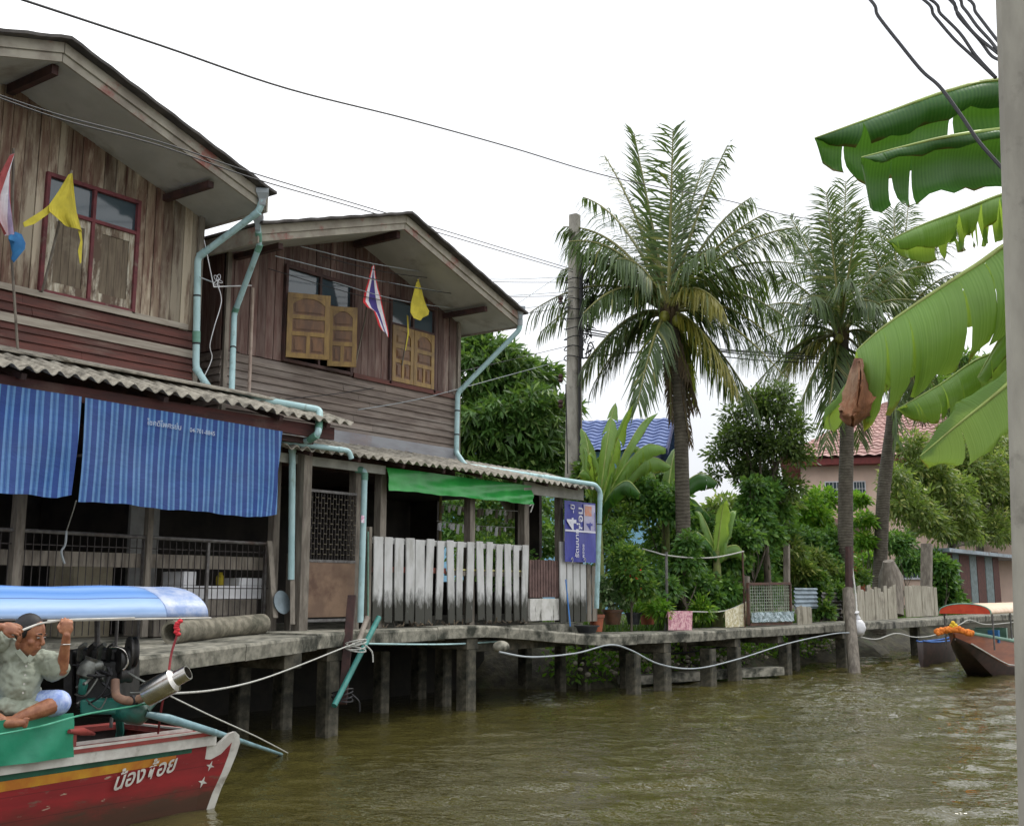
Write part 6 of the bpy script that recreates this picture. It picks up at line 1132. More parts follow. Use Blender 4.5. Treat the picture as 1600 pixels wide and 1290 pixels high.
col = k.mix(k.ramp(k.noise(3, (.5, 1, 3), 6), .35, .7), s(150, 38, 42), s(122, 32, 36)); col = k.mix(k.ramp(nz, .60, .68), col, s(120, 96, 84)); col = k.mix(k.ramp(k.noise(22, (.3, 1, 1), 4), .68, .72), col, s(170, 150, 130))
ad = k.n('Math', operation='MULTIPLY_ADD'); k.l(nz, ad.inputs[0]); ad.inputs[1].default_value = -.3; k.l(sp.outputs[2], ad.inputs[2]); col = k.mix(k.ramp(ad.outputs[0], -.06, .10, .85, 0), col, s(52, 50, 34))
fz = k.n('Math', operation='PINGPONG'); k.l(sp.outputs[2], fz.inputs[0]); fz.inputs[1].default_value = .085; col = k.mix(k.ramp(fz.outputs[0], 0, .004, .6, 0), col, s(40, 20, 20)); k.bump(fz.outputs[0], .3, .02)
M['b_side'] = k.fin(col, .5)
LB = thing('longtail_boat', (5.0, 8.0, 0), 'painted wooden longtail boat with a blue striped canopy at the lower left', 'boat')
XS = 6.36   # stern plane
def nearY(x): return 7.58 - .05 * (XS - x) * .9 if x > 4 else 7.474 - .01 * (4 - x)
def side(x, z):   # outer face of the near side: leans in towards the keel
    return V((x, nearY(x) + (.6 - z) * .16, z))
xs_ = np.linspace(-2.5, XS, 24); zt = lambda x: .6 + .0 * x
mb = MB(); mb.sheet([[side(x, z) for x in xs_] for z in (-.25, .0, .2, .499)], (0, .03, 0)); mb.build('hull_side', M['b_hull'], LB)
farY = 8.72
mb = MB(); mb.sheet([[V((x, farY - (.6 - z) * .16, z)) for x in xs_] for z in (-.25, .0, .6)], (0, -.03, 0)); mb.build('hull_side', M['b_hull'], LB)
MB().hexa([side(-2.5, -.25), side(XS, -.25), (XS, farY - .14, -.25), (-2.5, farY - .14, -.25), side(-2.5, -.2), side(XS, -.2), (XS, farY - .14, -.2), (-2.5, farY - .14, -.2)]).build('hull_bottom', M['b_hull'], LB)
mb = MB(); mb.hexa([side(XS - .04, -.2) , side(XS, -.2), (XS, farY - .13, -.2), (XS - .04, farY - .13, -.2), side(XS - .04, .55) + V((0, .03, 0)), side(XS, .55) + V((0, .03, 0)), (XS, farY - .03, .55), (XS - .04, farY - .03, .55)]); mb.build('transom', M['b_red'], LB)
def gun(x0, x1, za, zb, out, inn, m_, name, lab=None):
    xs2 = np.linspace(x0, x1, 18); mb = MB(); rws = [[side(x, .6) + V((0, o, z - .6)) for x in xs2] for o, z in ((out, za), (out, zb), (inn, zb), (inn, za), (out, za))]; mb.sheet(rws)
    for k_ in (0, -1): mb.add([rws[0][k_], rws[1][k_], rws[2][k_], rws[3][k_]], [(0, 1, 2, 3) if k_ else (3, 2, 1, 0)])
    o = mb.build(name, m_, LB)
    if lab: o['label'] = lab
    return o
gun(-2.5, XS + .005, .575, .605, -.03, .16, M['b_red'], 'gunwale', 'red top board of the near side')
gun(-2.5, XS + .012, .50, .574, -.022, .04, M['b_white'], 'rubbing_strake', 'white band under the near gunwale')
gun(-2.5, XS + .004, .606, .622, -.032, -.014, M['b_white'], 'edge_strip'); gun(-2.5, XS - .1, .606, .63, .14, .158, M['b_white'], 'edge_strip')
MB().box(-2.5, farY - .12, .57, XS, farY + .03, .61).build('gunwale', M['b_red'], LB)
MB().box(XS - .13, 7.72, .572, XS - .001, farY - .121, .612).build('stern_board', M['b_red'], LB); MB().box(XS - .15, 7.74, .613, XS - .13, farY - .121, .628).build('edge_strip', M['b_white'], LB)
# painted bands along the near side, on the stern panel too
def band(x0, x1, z00, z01, z10, z11, m_, name, o, lab=None, curve=0):
    n = 20; b = MB(); top, bot = [], []
    for i in range(n + 1):
        t = i / n; x = x0 + (x1 - x0) * t; top.append(side(x, z00 + (z10 - z00) * t ** (1 + curve)) + V((0, -o, 0))); bot.append(side(x, z01 + (z11 - z01) * t ** (1 + curve)) + V((0, -o, 0)))
    q = b.sheet([bot, top], (0, .002, 0)).build(name, m_, LB)
    if lab: q['label'] = lab
    return q
band(-2.5, XS + .0, .499, -.2, .499, -.2, M['b_side'], 'painted_field', .004, 'crimson painted side')
band(-2.5, 6.15, .498, .43, .498, .46, M['b_green'], 'green_band', .008); band(-2.5, 6.0, .429, .31, .458, .40, M['b_yel'], 'yellow_band', .008)
text_mesh('boat_name', 'น้องต้อย', side(5.42, .27) + V((0, -.03, 0)), (1, .04, .13), (0, -.15, 1), .165, M['b_white'], LB, bold=.02, shear=.25)
# stern wing: red panel with white rim curling up behind the transom
ol = [(6.0, .46), (6.2, .50), (6.36, .50), (6.40, .49), (6.455, .53), (6.51, .575), (6.56, .585), (6.60, .555), (6.62, .49), (6.60, .40), (6.56, .28), (6.50, .14), (6.44, -.1), (6.0, -.1)]
S2 = lambda x, z, o: V((x, 7.58 + (.6 - z) * .16 - o - .10 * (x - XS), z))
fan = MB().prism([S2(x, z, .012) for x, z in ol], (0, .035, 0)); fan.build('stern_wing', M['b_white'], LB)
inr = [(6.18, .455), (6.26, .40), (6.36, .385), (6.45, .42), (6.535, .50), (6.52, .40), (6.48, .27), (6.42, .12), (6.36, -.1), (6.0, -.1), (5.9, .1), (6.02, .36)]
MB().prism([S2(x, z, .0145) for x, z in inr], (0, .002, 0)).build('red_panel', M['b_side'], LB)
for cx, cz, r in ((6.36, .335, .04), (6.31, .215, .045), (6.2, .05, .045)):
    pts = [S2(cx + r * (1 if i % 2 == 0 else .32) * math.sin(i * math.pi / 4 + .3), cz + r * (1 if i % 2 == 0 else .32) * math.cos(i * math.pi / 4 + .3), .0175) for i in range(8)]; MB().prism(pts, (0, .002, 0)).build('white_star', M['b_white'], LB)
# floor, thwarts
MB().box(-2.5, 7.74, .12, XS - .05, 8.52, .15).build('floor_boards', M['b_hull'], LB)
MB().box(3.2, 7.5, .68, 5.02, 8.62, .735).build('deck_board', mat('dark_red_deck', s(118, 56, 50), s(90, 46, 42), rough=.5), LB); MB().box(3.2, 7.47, .63, 5.04, 7.499, .74).build('deck_edge', M['b_red'], LB)
mb = MB(); a_, b_ = W(108, 1142, 8.9), W(147, 1146, 9.3); mb.tube([a_, a_.lerp(b_, .5) + V((0, 0, .01)), b_], [.014, .03, .012], 8); T(mb.build('red_oar_handle', M['b_red'], smooth=50), 'short red wooden handle lying in the boat beside the green tarp', 'handle')
# green tarp over the near side
M['teal_tarp'] = mat('teal_green_tarp', s(30, 138, 104), s(22, 116, 88), s(60, 160, 126), scale=2.5, rough=.3, bump=.2, bd=.02)
rows = []
for j in range(10):
    v = j / 9; rows.append([V((x + .03 * v * (x > 4.8), nearY(x) - .075 - .015 * math.sin(x * 9 + 3 * v) * v - .01 * math.sin(x * 19 + v * 7), .86 - .30 * v + .006 * math.sin(3 * x))) for x in np.linspace(-1, 4.98, 70)])
T(MB().sheet(rows, (0, .006, 0)).build('green_tarp', M['teal_tarp'], smooth=60), 'teal green tarp hung along the near side of the boat below the seated man', 'tarpaulin')
T(MB().tube(cat([W(-20, 1150, 8.3), W(60, 1135, 8.55), W(130, 1116, 8.9), W(200, 1104, 9.15), W(250, 1095, 9.35)], 6), .007, 6).build('green_rope', mat('green_rope', s(90, 170, 140), s(60, 140, 110)), smooth=60), 'thin green rope tied from the muffler to above the green tarp', 'rope')
# canopy: arched cloth on bows and posts
k = N('blue_striped_canopy_cloth'); sp = k.n('SeparateXYZ'); k.l(k.tc.outputs['UV'], sp.inputs[0]); cr = k.n('ValToRGB'); e = cr.color_ramp; e.interpolation = 'LINEAR'; e.elements[0].color = s(176, 196, 226); e.elements[1].color = s(120, 160, 214)
for p_, c_ in ((.06, s(136, 168, 212)), (.11, s(170, 194, 228)), (.195, s(124, 160, 210)), (.2, s(36, 56, 104)), (.212, s(110, 150, 206)), (.28, s(76, 126, 190)), (.36, s(120, 158, 208)), (.44, s(70, 118, 184)), (.7, s(120, 158, 208))): el = e.elements.new(p_); el.color = c_
k.l(sp.outputs[1], cr.inputs[0]); k.bump(k.noise(3, (.6, 3, 1), 3), .4, .03); M['canopy'] = k.fin(cr.outputs[0], .75)
def canopy(R, x0, x1, yn, yf, ze, zr, m_, name='canopy', n=26, shp=.75, ends=None, th=.008):
    P, UV, F = [], [], []; mx = 40
    for i in range(mx + 1):
        x = x0 + (x1 - x0) * i / mx
        for j in range(n + 1):
            v = j / n; a = v * math.pi; y = (yn(x) + yf(x)) / 2 - (yf(x) - yn(x)) / 2 * math.cos(a); z = ze + (zr - ze) * math.sin(a) ** shp + .006 * math.sin(x * 7) * math.sin(a)
            P.append((x, y, z)); UV.append((i / mx, v))
    for i in range(mx):
        for j in range(n): k0 = i * (n + 1) + j; F.append((k0, k0 + n + 1, k0 + n + 2, k0 + 1))
    o = mesh_quads(name, np.array(P), np.array(F), m_, R, True, np.array(UV)); sm = o.modifiers.new('thickness', 'SOLIDIFY'); sm.thickness = th; return o
cyn = lambda x: 7.47 + (6.16 - x) * .196 if x > 4.5 else 7.795; cyf = lambda x: cyn(x) + 1.12
canopy(LB, -2, 5.82, cyn, cyf, 1.51, 1.75, M['canopy'], shp=.95); canopy(LB, 5.81, 6.16, cyn, cyf, 1.512, 1.752, mat('silvery_canopy_end', s(172, 182, 204), s(128, 150, 192), scale=9, rough=.4, bump=.6), 'canopy_end', shp=.95)
MB().tube([(x, cyn(x) - .005, 1.50) for x in np.linspace(4.9, 6.18, 10)], .008, 6).build('canopy_rod', M['b_white'], LB); MB().tube([(x, cyn(x) + .01, 1.505) for x in np.linspace(-2, 6.17, 12)], .014, 6).build('canopy_frame', M['dark_steel'], LB)
MB().tube(cat([W(28, 987, 8.62), W(45, 980, 8.66), W(62, 974, 8.72), W(80, 971, 8.76), W(103, 968, 8.78), W(150, 966.5, 9.0), W(210, 965, 9.3)], 4), .008, 6).build('loose_rod', M['b_white'], LB, smooth=60)
for x, yy in ((6.05, 8.5), (3.9, 8.8), (6.05, 7.55)):
    MB().rod((x, yy, .6), (x, yy, 1.53), .014).build('canopy_post', M['steel'], LB) if yy > 8 else None
MB().tube([W(152, 969, 10.1), W(152, 1010, 10.1), W(151, 1085, 10.0)], .022, 8).build('canopy_post', M['steel'], LB)
T(MB().tube(cat([W(281, 966, 9.3), W(277, 990, 9.25), W(268, 1020, 9.2), W(262, 1060, 9.15), W(253, 1100, 9.4), W(247, 1145, 9.6)], 5), .009, 6).build('cord', mat('red_cord', s(150, 50, 54), s(110, 40, 44)), smooth=60), 'dark red cord hanging from the canopy edge down past the muffler', 'cord')
mb = MB()
for i in range(7): mb.ball(W(279 + rnd(-4, 4), 970 + i * 3.4, 9.2), (.022, .022, .016), 8, 6)
T(mb.build('ribbon_knot', mat('red_ribbon', s(214, 50, 60), s(180, 40, 50)), smooth=60), 'bright red ribbon knot tied to the canopy edge', 'ribbon')
# ---- engine on its pivot with the long shaft
EN = thing('boat_engine', W(165, 1110, 8.3), 'black car engine with shiny muffler and long propeller shaft at the boat stern', 'engine')
M['e_black'] = mat('greasy_black_iron', s(50, 48, 46), s(30, 30, 30), s(80, 66, 54), scale=9, s3=7, d3=(.6, .75), rough=.45, isl=.3, bump=.4); M['chrome'] = mat('polished_steel', s(206, 202, 196), s(180, 176, 168), scale=8, rough=.22, metal=1, bump=.05)
M['e_teal'] = mat('teal_engine_paint', s(44, 130, 116), s(34, 108, 96), s(60, 80, 70), scale=6, rough=.4); M['e_rust'] = mat('rusty_exhaust', s(150, 118, 96), s(120, 92, 76), scale=10, rough=.7); M['e_alu'] = mat('dull_cast_metal', s(120, 122, 116), s(90, 92, 88), scale=12, rough=.4, metal=.5)
e = lambda x, y, d=8.3: W(x, y, d)
def obox(name, px0, py0, px1, py1, d, depth, m_, lab=None, bev=.015):
    a, b, c, g = e(px0, py1, d), e(px1, py1, d), e(px1, py0, d), e(px0, py0, d); o = ray(800, 925).normalized() * depth
    q = MB().hexa([a, b, b + o, a + o, g, c, c + o, g + o]).build(name, m_, EN, bev=bev)
    if lab: q['label'] = lab
    return q
obox('engine_block', 118, 1032, 188, 1108, 8.35, .42, M['e_black']); obox('cylinder_head', 122, 1014, 182, 1033, 8.38, .34, M['e_black']); obox('sump', 126, 1090, 186, 1120, 8.4, .3, M['e_black']); obox('radiator', 98, 1015, 116, 1100, 8.5, .45, M['e_black'])
for x, y, r, w_, mk in ((193, 1030, .085, .07, 'e_black'), (206, 1018, .10, .05, 'e_black'), (196, 1052, .06, .08, 'e_black')):
    MB().lathe(e(x, y, 8.3), [(r * .3, -w_ / 2), (r, -w_ / 2), (r * 1.03, -w_ / 3), (r * .9, 0), (r * 1.03, w_ / 3), (r, w_ / 2), (r * .3, w_ / 2)], 24, axis=(.9, -.35, 0)).build('pulley', M[mk], EN, smooth=40)
MB().tube([e(178 + 22 * math.cos(a), 1030 + 20 * math.sin(a), 8.22) for a in np.linspace(-1.9, .9, 14)], .010, 6).build('belt_guard', M['chrome'], EN, smooth=60)
for i in range(4): MB().tube([e(124 + i * 15, 1030, 8.33), e(126 + i * 15, 1012, 8.25), e(134 + i * 15, 1006, 8.22)], .018, 8).build('intake_pipe', M['e_black'] if i % 2 else M['e_alu'], EN, smooth=60)
MB().lathe(e(136, 1046, 8.2), [(.03, -.06), (.055, -.04), (.06, .02), (.04, .06), (.05, .08)], 16, axis=(.3, -.2, 1)).build('carburettor', M['e_alu'], EN, smooth=40)
MB().lathe(e(147, 1042, 8.2), [(.02, -.05), (.035, -.03), (.035, .04), (.02, .06)], 14, axis=(.7, -.4, .3)).build('starter_motor', M['e_alu'], EN, smooth=40)
MB().tube([e(131, 1055, 8.2), e(130, 1070, 8.18), e(128, 1082, 8.2)], [.022, .03, .026], 10).build('oil_filter', M['e_teal'], EN, smooth=60)
for i in range(9):
    a, b = e(rnd(112, 190), rnd(1035, 1105), 8.2), e(rnd(112, 196), rnd(1035, 1105), 8.2); MB().tube(cat([a, a.lerp(b, .5) + V((rnd(-.05, .05), -.05, rnd(-.09, .03))), b], 5), rnd(.005, .011), 6).build('hose', M['black'] if i % 3 else M['e_alu'], EN, smooth=60)
for i in range(10):
    MB().lathe(e(rnd(118, 188), rnd(1038, 1100), 8.34), [(.012, 0), (.014, .02), (.02, .02), (.02, .03), (.006, .035)], 8, axis=(.2, -1, .1)).build('bolt', M['e_alu'], EN)
MB().tube(cat([e(180, 1062, 8.2), e(181, 1084, 8.15), e(190, 1092, 8.1), e(205, 1094, 8.08), e(222, 1090, 8.05), e(234, 1083, 8.02)], 5), .028, 12).build('exhaust_pipe', M['e_rust'], EN, smooth=60)
for x, y in ((207, 1094), (211, 1094)): MB().lathe(e(x, y, 8.07), [(.034, -.008), (.036, 0), (.034, .008)], 14, axis=(1, -.1, .1)).build('clamp', M['black'], EN)
a, b = e(229, 1085, 8.02), e(294, 1050, 7.9); ax = (b - a).normalized(); L = (b - a).length
MB().lathe(a, [(.055, .0), (.078, .0), (.08, .02), (.078, L * .66), (.05, L * .72), (.048, L), (.040, L), (.038, L - .1)], 26, axis=ax).build('muffler', M['chrome'], EN, smooth=40)
MB().lathe(a, [(.02, .03), (.054, .0), (.055, .05)], 14, axis=ax).build('exhaust_joint', M['e_alu'], EN, smooth=40)
obox('engine_cradle', 124, 1092, 205, 1116, 8.22, .12, M['e_teal'], 'teal steel cradle'); 
MB().tube([e(182, 1112, 8.3), e(196, 1110, 8.25), e(205, 1110, 8.2), e(222, 1113, 8.15), e(229, 1116, 8.12)], [.05, .07, .085, .08, .04], 16).build('gearbox', M['e_teal'], EN, smooth=40)
MB().tube([e(229, 1110, 8.12), e(245, 1092, 8.2), e(252, 1088, 8.2)], [.02, .02, .03], 8).build('bracket', M['e_teal'], EN, smooth=40)
move(EN, 9.55 / 8.3, W(165, 1110, 9.55)); e = lambda x, y, d=8.3: W(x, y, d * 9.55 / 8.3)
MB().tube([e(228, 1115, 8.12), e(262, 1122, 8.15), e(330, 1142, 8.45), Z(440, 1178, 0) * .5 + e(330, 1142, 8.45) * .5, Z(440, 1178, 0), Z(440, 1178, 0) + V((.6, .45, -.25))], [.022, .034, .027, .02, .016, .016], 12).build('propeller_shaft', mat('pale_blue_grey_tube', s(130, 164, 172), s(110, 140, 146), rough=.4), EN, smooth=50)
MB().tube([e(186, 1116, 8.3), e(188, 1140, 8.5), e(186, 1150, 8.6)], .03, 8).build('pivot_post', M['e_teal'], EN, smooth=40)
for q in (((200, 1050, 8.2), (213, 1058, 8.15), (232, 1068, 8.1)), ((203, 1082, 8.1), (215, 1082, 8.1), (232, 1082, 8.1))): MB().tube([e(*p) for p in q], .008, 6).build('control_rod', M['e_alu'], EN)
rope([W(262, 1085, 9.2), W(330, 1118, 9.6), W(400, 1150, 10.5), Z(450, 1176, 0)], .006, 'thin straight rope from the muffler down into the water'); 
# ================================================================ the seated man
M['skin'] = mat('tanned_skin', s(172, 118, 86), s(142, 90, 64), s(128, 78, 58), scale=14, s3=9, d3=(.5, .75), rough=.48, bump=.25, bd=.003); M['shirt'] = mat('grey_green_cotton_shirt', s(158, 164, 148), s(142, 148, 132), scale=6, rough=.85, bump=.3, bd=.008)
M['shorts'] = mat('pale_blue_checked_shorts', s(176, 194, 230), s(140, 160, 214), s(206, 214, 238), scale=12, st=(3, 3, 1), s3=9, rough=.85, bump=.2); M['hair'] = mat('black_hair', s(30, 26, 26), s(20, 18, 18), scale=30, st=(1, 1, .3), rough=.6)
def capsules(mb, pts, rs, n=12):   # tapered limb through points with round joints
    q = cat(pts, 4); m_ = len(q); m0 = len(pts) - 1; r = [rs[min(int(i / 4), m0 - 1)] + (rs[min(int(i / 4) + 1, m0)] - rs[min(int(i / 4), m0 - 1)]) * ((i % 4) / 4 if i < m_ - 1 else 1) for i in range(m_)]
    mb.tube(q, r, n); mb.ball(q[0], r[0] * .99, 10, 8); mb.ball(q[-1], r[-1] * .99, 10, 8)
def fused(mb, name, m_, parent, vox, sm=6):
    o = mb.build(name, m_, parent); r = o.modifiers.new('fuse', 'REMESH'); r.mode = 'VOXEL'; r.voxel_size = vox; r.use_smooth_shade = True; q = o.modifiers.new('smooth', 'SMOOTH'); q.iterations = sm; q.factor = .5; return o
d0 = 8.05; h = lambda x, y, d=d0: W(x, y, d)
MAN = thing('person', W(30, 1128, d0), 'man in grey green shirt and pale blue shorts sitting cross legged in the boat', 'person')
vr = ray(47, 1000).normalized(); rgt = V((vr.y, -vr.x, 0)).normalized()   # rgt: to the picture's right
UPV = V((0, 0, 1)); hc = h(45, 993, 7.92)
bd = MB()
# head turned to the right of the picture, tilted down
fd = (rgt * .80 - V((vr.x, vr.y, 0)).normalized() * .55 + V((0, 0, -.22))).normalized(); hl = fd.cross(UPV).normalized(); hu = hl.cross(fd); HR = Matrix((hl, fd, hu)).transposed()
def hp(a, b, c): return hc + hl * a + fd * b + hu * c      # a: his right, b: forward, c: up (metres)
bd.ball(hc + hu * .03, (.076, .095, .095), 20, 14, HR); bd.ball(hp(0, .025, -.045), (.058, .070, .070), 16, 12, HR); bd.ball(hp(0, .05, -.092), (.030, .030, .024), 12, 8, HR)
for sx in (-1, 1):
    bd.ball(hp(.042 * sx, .055, -.025), (.026, .026, .024), 10, 8, HR); bd.ball(hp(.031 * sx, .086, .026), (.024, .011, .008), 10, 6, HR); bd.ball(hp(.079 * sx, -.005, -.008), (.010, .018, .032), 10, 8, HR)
bd.tube([hp(0, .088, .018), hp(0, .103, -.006), hp(0, .112, -.024)], [.009, .012, .014], 8); bd.ball(hp(0, .108, -.026), (.018, .012, .011), 8, 6, HR)
bd.ball(hp(0, .088, -.052), (.025, .011, .007), 10, 6, HR); bd.ball(hp(0, .086, -.064), (.022, .011, .007), 10, 6, HR)
nb = h(33, 1024, 8.0); capsules(bd, [hp(0, -.02, -.05), nb + UPV * .02, nb - UPV * .05], [.05, .05, .06]); chest = h(28, 1050, 8.05)
capsules(bd, [nb - UPV * .04, chest, h(22, 1085, 8.1), h(18, 1112, 8.12)], [.075, .12, .12, .13])
SL, SR = h(64, 1032, 8.05), h(2, 1010, 8.0)
EL, WL, HLp = h(97, 1046, 7.95), h(104, 992, 7.84), h(103, 980, 7.86)
capsules(bd, [nb - UPV * .05, SL], [.07, .055]); capsules(bd, [SL, EL], [.05, .038]); capsules(bd, [EL, EL.lerp(WL, .4), WL], [.038, .034, .024])
ER, WR = h(-32, 985, 7.85), h(2, 979, 7.72)
capsules(bd, [nb - UPV * .05, SR], [.07, .055]); capsules(bd, [SR, ER], [.05, .038]); capsules(bd, [ER, ER.lerp(WR, .4), WR], [.036, .034, .025])
def hand(w_, fw_, up_, sd_, curl, sc=1.0, tsgn=1):
    """w_: wrist, fw_: towards the knuckles, sd_: across the palm, up_: back of the hand; fingers curl away from up_"""
    fw_, sd_, up_ = fw_.normalized(), sd_.normalized(), up_.normalized()
    pc = w_ + fw_ * .045; Rm_ = Matrix((sd_, fw_, up_)).transposed(); bd.ball(pc, (.040 * sc, .05 * sc, .016 * sc), 14, 10, Rm_)
    for i, (o, L) in enumerate(((-.03, .068), (-.010, .078), (.010, .073), (.030, .056))):
        p = w_ + fw_ * (.083 - .004 * abs(i - 1)) + sd_ * o; pts = [w_ + fw_ * .05 + sd_ * o * .8, p]; a = 0
        for j, f_ in enumerate((.45, .32, .23)):
            a += curl * (1.0, 1.1, .7)[j] + .04 * i; p = p + (fw_ * math.cos(a) - up_ * math.sin(a)) * L * f_ * sc; pts.append(p)
        for a_, b_, r0, r1 in zip(pts, pts[1:], (.0088, .0086, .008, .0072), (.0086, .008, .0072, .0064)): bd.tube([a_, b_], [r0, r1], 8); bd.ball(b_, r1, 8, 6)
    t0 = w_ + fw_ * .02 - sd_ * .032 * tsgn; pts = [w_ + fw_ * .025 - sd_ * .012 * tsgn, t0, t0 + fw_ * .028 - sd_ * .016 * tsgn - up_ * .014, t0 + fw_ * .052 - sd_ * .006 * tsgn - up_ * .032]
    for a_, b_ in zip(pts, pts[1:]): bd.tube([a_, b_], [.0115, .0100], 8); bd.ball(b_, .0100, 8, 6)
tocam = -V((vr.x, vr.y, 0)).normalized()
hand(WL, UPV + rgt * -.05, tocam, rgt, .95, tsgn=1); hand(WR, rgt * 1.0 - UPV * .15, UPV * .5 + tocam, tocam * .5 - UPV, .55, tsgn=-1)
# legs crossed: near thigh to the right knee, shin coming back; other leg the same to the left
hipL, kneeL, ankL = h(34, 1104, 8.12), h(93, 1097, 7.95), h(26, 1122, 7.86)
hipR, kneeR, ankR = h(8, 1106, 8.1), h(-34, 1112, 7.9), h(4, 1126, 7.82)
capsules(bd, [hipL, kneeL], [.085, .058]); capsules(bd, [kneeL, kneeL.lerp(ankL, .4) + tocam * .015, ankL], [.055, .052, .032]); capsules(bd, [hipR, kneeR], [.085, .058]); capsules(bd, [kneeR, kneeR.lerp(ankR, .4), ankR], [.055, .05, .032])
for an, dr in ((ankL, -rgt), (ankR, rgt * .8)):
    f0 = an - UPV * .012; capsules(bd, [f0 - dr * .03, f0 + dr * .07 + tocam * .02, f0 + dr * .14 + tocam * .03], [.03, .030, .022])
    for i in range(5): p = f0 + dr * .145 + tocam * .03 + UPV * (.024 - .012 * i) ; bd.tube([p, p + dr * (.035 - .003 * i)], [.010, .008], 7); bd.ball(p + dr * (.035 - .003 * i), .0082, 7, 5)
BODY = fused(bd, 'body', M['skin'], MAN, .0055, 4)
sh_ = MB(); capsules(sh_, [nb - UPV * .035, chest, h(24, 1080, 8.08), h(24, 1104, 8.08)], [.085, .15, .152, .165], 18); sh_.ball(h(30, 1060, 8.0), (.13, .12, .16), 14, 10)
capsules(sh_, [nb - UPV * .045, SL], [.09, .078]); capsules(sh_, [SL, SL.lerp(EL, .72)], [.078, .082]); capsules(sh_, [nb - UPV * .045, SR], [.09, .078]); capsules(sh_, [SR, SR.lerp(ER, .7)], [.078, .08])
sh_.tube([SL.lerp(EL, .55), SL.lerp(EL, .8)], [.082, .088], 14); sh_.tube([SR.lerp(ER, .6), SR.lerp(ER, .8)], [.08, .085], 14)
sh_.ball(h(45, 1108, 7.95), (.10, .07, .05), 12, 8); sh_.ball(h(15, 1105, 7.95), (.11, .07, .06), 12, 8)
shirt = fused(sh_, 'shirt', M['shirt'], MAN, .009, 3); dpl = shirt.modifiers.new('creases', 'DISPLACE'); tx = bpy.data.textures.new('creases', 'CLOUDS'); tx.noise_scale = .11; dpl.texture = tx; dpl.strength = .045; dpl.mid_level = .5; d2 = shirt.modifiers.new('folds', 'DISPLACE'); tx2 = bpy.data.textures.new('folds', 'MARBLE'); tx2.noise_scale = .07; tx2.turbulence = 9; d2.texture = tx2; d2.strength = .016
cl_ = MB()
for a_, b_ in (((27, 1016), (43, 1034)), ((50, 1024), (43, 1034))): p, q = h(*a_, 7.87), h(*b_, 7.86); cl_.bar(p, q, .035, .012, up=tocam)
cl_.build('collar', M['shirt'], MAN, bev=.004)
for y in (1040, 1054, 1068, 1082): MB().lathe(h(41 - (y - 1040) * .12, y, 7.855), [(.006, -.004), (.006, .004)], 10, axis=tocam).build('button', M['b_white'], MAN)
so_ = MB(); capsules(so_, [hipL, hipL.lerp(kneeL, .97)], [.10, .080], 16); capsules(so_, [hipR, hipR.lerp(kneeR, .9)], [.10, .08], 16); so_.ball(h(22, 1110, 8.14), (.15, .15, .10), 14, 10); fused(so_, 'shorts', M['shorts'], MAN, .009, 3)
hr = MB(); hr.ball(hc + hu * .042 - fd * .014, (.081, .096, .096), 20, 14, HR); ho = hr.build('hair', M['hair'], MAN, smooth=60)
for sx in (-1, 1): MB().ball(hp(.074 * sx, .012, .03), (.010, .020, .04), 8, 6, HR).build('sideburn', M['hair'], MAN, smooth=60)
for sx in (-1, 1):
    MB().ball(hp(.031 * sx, .0885, .010), (.0135, .007, .006), 10, 6, HR).build('eye', mat('eye_white', s(200, 190, 180), bump=0), MAN, smooth=60); MB().ball(hp(.031 * sx + .002, .0945, .009), (.0055, .003, .0052), 8, 6, HR).build('iris', M['hair'], MAN, smooth=60)
    MB().tube([hp(.015 * sx, .0985, .032), hp(.031 * sx, .099, .037), hp(.048 * sx, .089, .033)], [.003, .0042, .002], 6).build('eyebrow', M['hair'], MAN)
BR = MB().tube([WL + V((.029 * math.cos(a), .029 * math.sin(a), -.055)) + (EL - WL).normalized() * .0 for a in np.linspace(0, 2 * math.pi, 15)], .004, 6).build('bracelet', M['chrome'], MAN); move(MAN, 8.95 / 8.05, W(30, 1128, 8.95))
# ================================================================ orange boat at the right
RB = thing('longtail_boat', (25, 6.7, 0), 'brown wooden boat with a red and cream canopy and an orange garland on its bow', 'boat')
M['o_brown'] = mat('varnished_orange_brown_hull', s(150, 84, 52), s(126, 68, 44), scale=4, st=(.4, 1, 3), rough=.35); M['o_green'] = mat('grey_green_gunwale', s(110, 150, 130), s(90, 130, 112), rough=.4)
def hull2():
    sts = []
    for i in range(22):
        t = i / 21; X = 23.95 + 9 * t; hw = .62 * min(1, (t * 2.6) ** .55) + .02; zg = .95 - .42 * min(1, t * 2.2) ** .9; zk = -.2 + .95 * max(0, 1 - t * 4) ** 1.2; sts.append((X, hw, zg, zk))
    return sts
st_ = hull2(); rows_o = []; yc = 6.62
for X, hw, zg, zk in st_: rows_o.append([V((X, yc - hw, zg)), V((X + .05, yc - hw * .93, zg * .38 + zk * .62)), V((X + .1, yc - hw * .6, zk)), V((X + .1, yc + hw * .6, zk)), V((X + .05, yc + hw * .93, zg * .38 + zk * .62)), V((X, yc + hw, zg))])
lerp_ = lambda r: [r[0], r[0].lerp(r[1], .75)]
for a_, b_ in ((0, 1), (5, 4)): MB().sheet([[r[a_], r[a_].lerp(r[b_], .97)] if a_ else [r[a_].lerp(r[b_], .97), r[a_]] for r in rows_o], (0, .02 if a_ == 0 else -.02, 0)).build('hull', M['o_brown'], RB, smooth=50)
MB().sheet([[r[5].lerp(r[4], .97), r[4], r[3], r[2], r[1], r[0].lerp(r[1], .97)] for r in rows_o], (0, 0, .02)).build('hull_bottom', M['b_hull'], RB, smooth=50)
for sx in (-1, 1): MB().tube([V((X, yc + sx * hw, zg + .01)) for X, hw, zg, zk in st_], .035, 6).build('gunwale', M['o_green'], RB, smooth=60)
